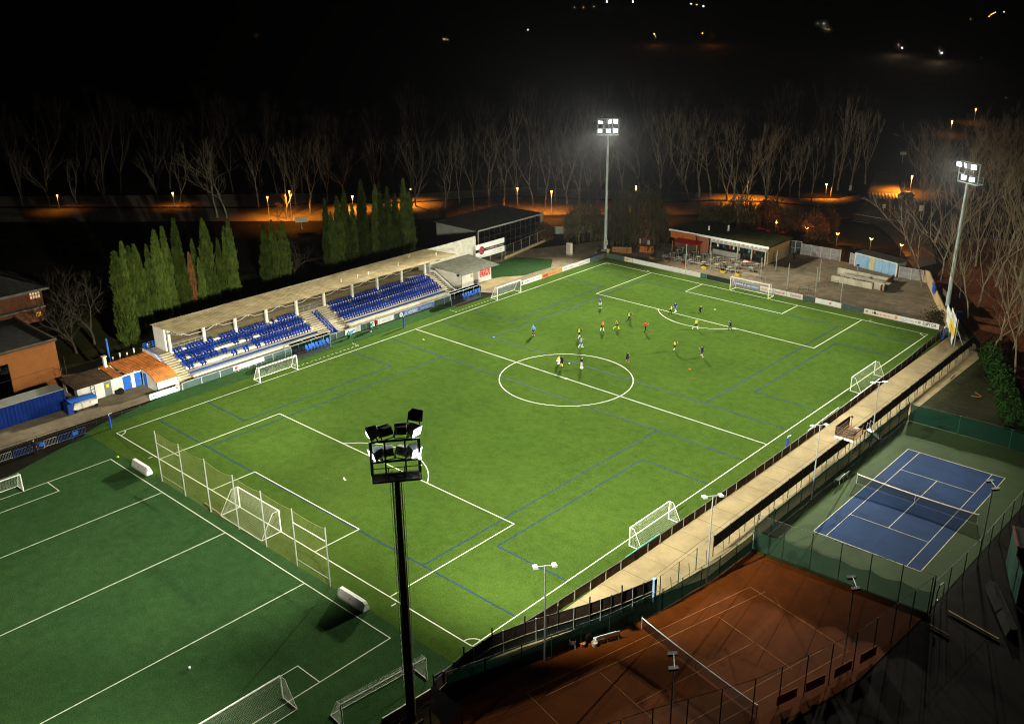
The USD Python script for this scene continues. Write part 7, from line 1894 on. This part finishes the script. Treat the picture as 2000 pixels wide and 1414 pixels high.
PEOPLE = [
    (1172, 602, (1176, 620), 'cloth_blue', 'cloth_gold', 'cloth_blue', 'cloth_white', 'stand', {}, 'player in blue shirt and gold shorts near the corner of the far penalty area'),
    (1042, 655, (1038, 670), 'cloth_sky', 'cloth_black', 'cloth_black', 'cloth_white', 'stand', dict(hair='fair_hair'), 'player in sky blue shirt alone on the left of the pitch'),
    (1131, 661, (1150, 655), 'cloth_black', 'cloth_black', 'cloth_white', 'cloth_white', 'jog', dict(vest='cloth_yellow', long=True), 'player in yellow bib jogging just above the blue shirted player'),
    (1134, 680, (1160, 680), 'cloth_blue', 'cloth_blue', 'cloth_white', 'cloth_white', 'jog', dict(vest='cloth_grey', phase=1), 'player in all blue with a pale bib above the centre circle'),
    (1176, 647, (1200, 660), 'cloth_red', 'cloth_black', 'cloth_white', 'cloth_white', 'jog', dict(vest='cloth_orange'), 'player in orange bib left of the yellow bibbed runners'),
    (1204, 643, (1240, 640), 'cloth_black', 'cloth_black', 'cloth_yellow', 'cloth_yellow', 'run', dict(vest='cloth_yellow', long=True, phase=1), 'player in yellow bib sprinting between the orange bib and another yellow bib'),
    (1228, 628, (1260, 622), 'cloth_black', 'cloth_black', 'cloth_black', 'cloth_black', 'run', dict(vest='cloth_yellow', trouser='cloth_black', long=True), 'player in yellow bib and dark tights striding above the red shirted player'),
    (1260, 649, (1290, 640), 'cloth_red', 'cloth_black', 'cloth_black', 'cloth_black', 'jog', dict(trouser='cloth_black', long=True), 'player in bright red shirt and black tights in mid pitch'),
    (1309, 616, (1330, 618), 'cloth_black', 'cloth_black', 'cloth_black', 'cloth_black', 'jog', dict(vest='cloth_yellow', trouser='cloth_black', phase=1), 'player in yellow bib on the edge of the penalty arc'),
    (1319, 611, (1300, 617), 'cloth_navy', 'bright_blue', 'cloth_white', 'cloth_white', 'jog', dict(hair='hair'), 'player in navy shirt and bright blue shorts beside the arc'),
    (1367, 612, (1390, 606), 'cloth_black', 'cloth_black', 'cloth_black', 'cloth_black', 'fallen', dict(hair='fair_hair', long=True), 'fair haired player in black down on one knee near the ball'),
    (1358, 643, (1400, 638), 'cloth_yellow', 'cloth_black', 'cloth_white', 'cloth_white', 'run', dict(phase=1, lean=.3), 'player in yellow shirt lunging below the penalty arc'),
    (1426, 647, (1400, 642), 'cloth_navy', 'cloth_navy', 'cloth_navy', 'cloth_black', 'jog', dict(long=True, trouser='cloth_navy'), 'player in all navy where the arc meets the penalty area line'),
    (1317, 685, (1345, 670), 'cloth_black', 'cloth_black', 'cloth_white', 'cloth_black', 'run', dict(vest='cloth_yellow'), 'player in yellow bib running alone right of the centre circle'),
    (1371, 698, (1352, 690), 'cloth_navy', 'cloth_navy', 'skin', 'cloth_white', 'jog', dict(phase=1), 'player in navy with bare legs, rightmost of the two by the centre circle'),
    (1225, 710, (1245, 700), 'cloth_black', 'cloth_black', 'cloth_black', 'boot_orange', 'jog', dict(phase=1, long=True), 'player in black with orange boots on the right rim of the centre circle'),
    (1097, 717, (1112, 712), 'cloth_black', 'cloth_black', 'cloth_gold', 'cloth_black', 'stand', dict(long=True), 'player in black in the front of the pair inside the centre circle'),
    (1090, 711, (1110, 712), 'cloth_yellow', 'cloth_white', 'cloth_white', 'cloth_white', 'crouch', dict(hair='fair_hair', lean=.3), 'player in yellow half hidden behind the black clad one in the centre circle'),
    (1135, 720, (1140, 719), 'cloth_black', 'cloth_white', 'cloth_white', 'cloth_white', 'stand', dict(long=True, trouser='cloth_grey'), 'figure in black jacket and grey trousers beside a ball in the centre circle'),
]
for (u, v, f, sh_, so_, sk_, bo_, ps, kw, lab) in PEOPLE:
    person(lab, at(u, v)[:2], toward(u, v, *f), sh_, so_, sk_, bo_, pose=ps, **kw)
person('person in green and black crouching at the left end of the stand barrier', (-35.2, -9.6), 0.4, 'cloth_green', 'cloth_black', 'cloth_black', 'cloth_black', pose='crouch', long=True, group='people by the stand barrier', trouser='cloth_black')
person('person in teal jacket bending at the stand barrier with white shoes', (-35.0, -5.4), .9, 'cloth_green', 'cloth_navy', 'cloth_navy', 'cloth_white', pose='stand', lean=.75, long=True, group='people by the stand barrier', trouser='cloth_navy')
person('person in dark red top leaning on the stand barrier', (-35.3, -3.9), 2.4, 'red_cloth', 'cloth_black', 'cloth_black', 'cloth_black', pose='stand', lean=.5, long=True, group='people by the stand barrier', trouser='cloth_black')
person('dark clothed person standing by the old crowd barriers', at(70, 884)[:2], -.6, 'cloth_black', 'cloth_black', 'cloth_black', 'cloth_black', pose='stand', long=True, group='people by the yard', trouser='cloth_black')
person('person in dark clothes standing on the plaza near the graffitied fence', at(1550, 508)[:2], -1.2, 'cloth_black', 'cloth_black', 'cloth_black', 'cloth_black', pose='stand', long=True, group='people by the yard', trouser='cloth_black')
person('person in blue by the corner of the pitch below the far mast', at(1163, 509)[:2], -.6, 'cloth_navy', 'cloth_black', 'cloth_black', 'cloth_white', pose='stand', long=True, group='people by the yard', trouser='cloth_navy')
# ------------------------------------------------------------------ thin haze volume standing in for the glow around the lamps
MATS['haze'] = usdkit.material(stage, '/World/Looks/haze', {'v': ('principled_volume', {'color': (0.9, 0.93, 1.0), 'density': 0.000012, 'anisotropy': 0.8})}, volume='v.volume')
single('haze', MB().box(-3000, 2000, -700, 3200, -40, 75), M['haze'], 'thin haze standing in for the glow around the floodlights', None, kind='stuff')
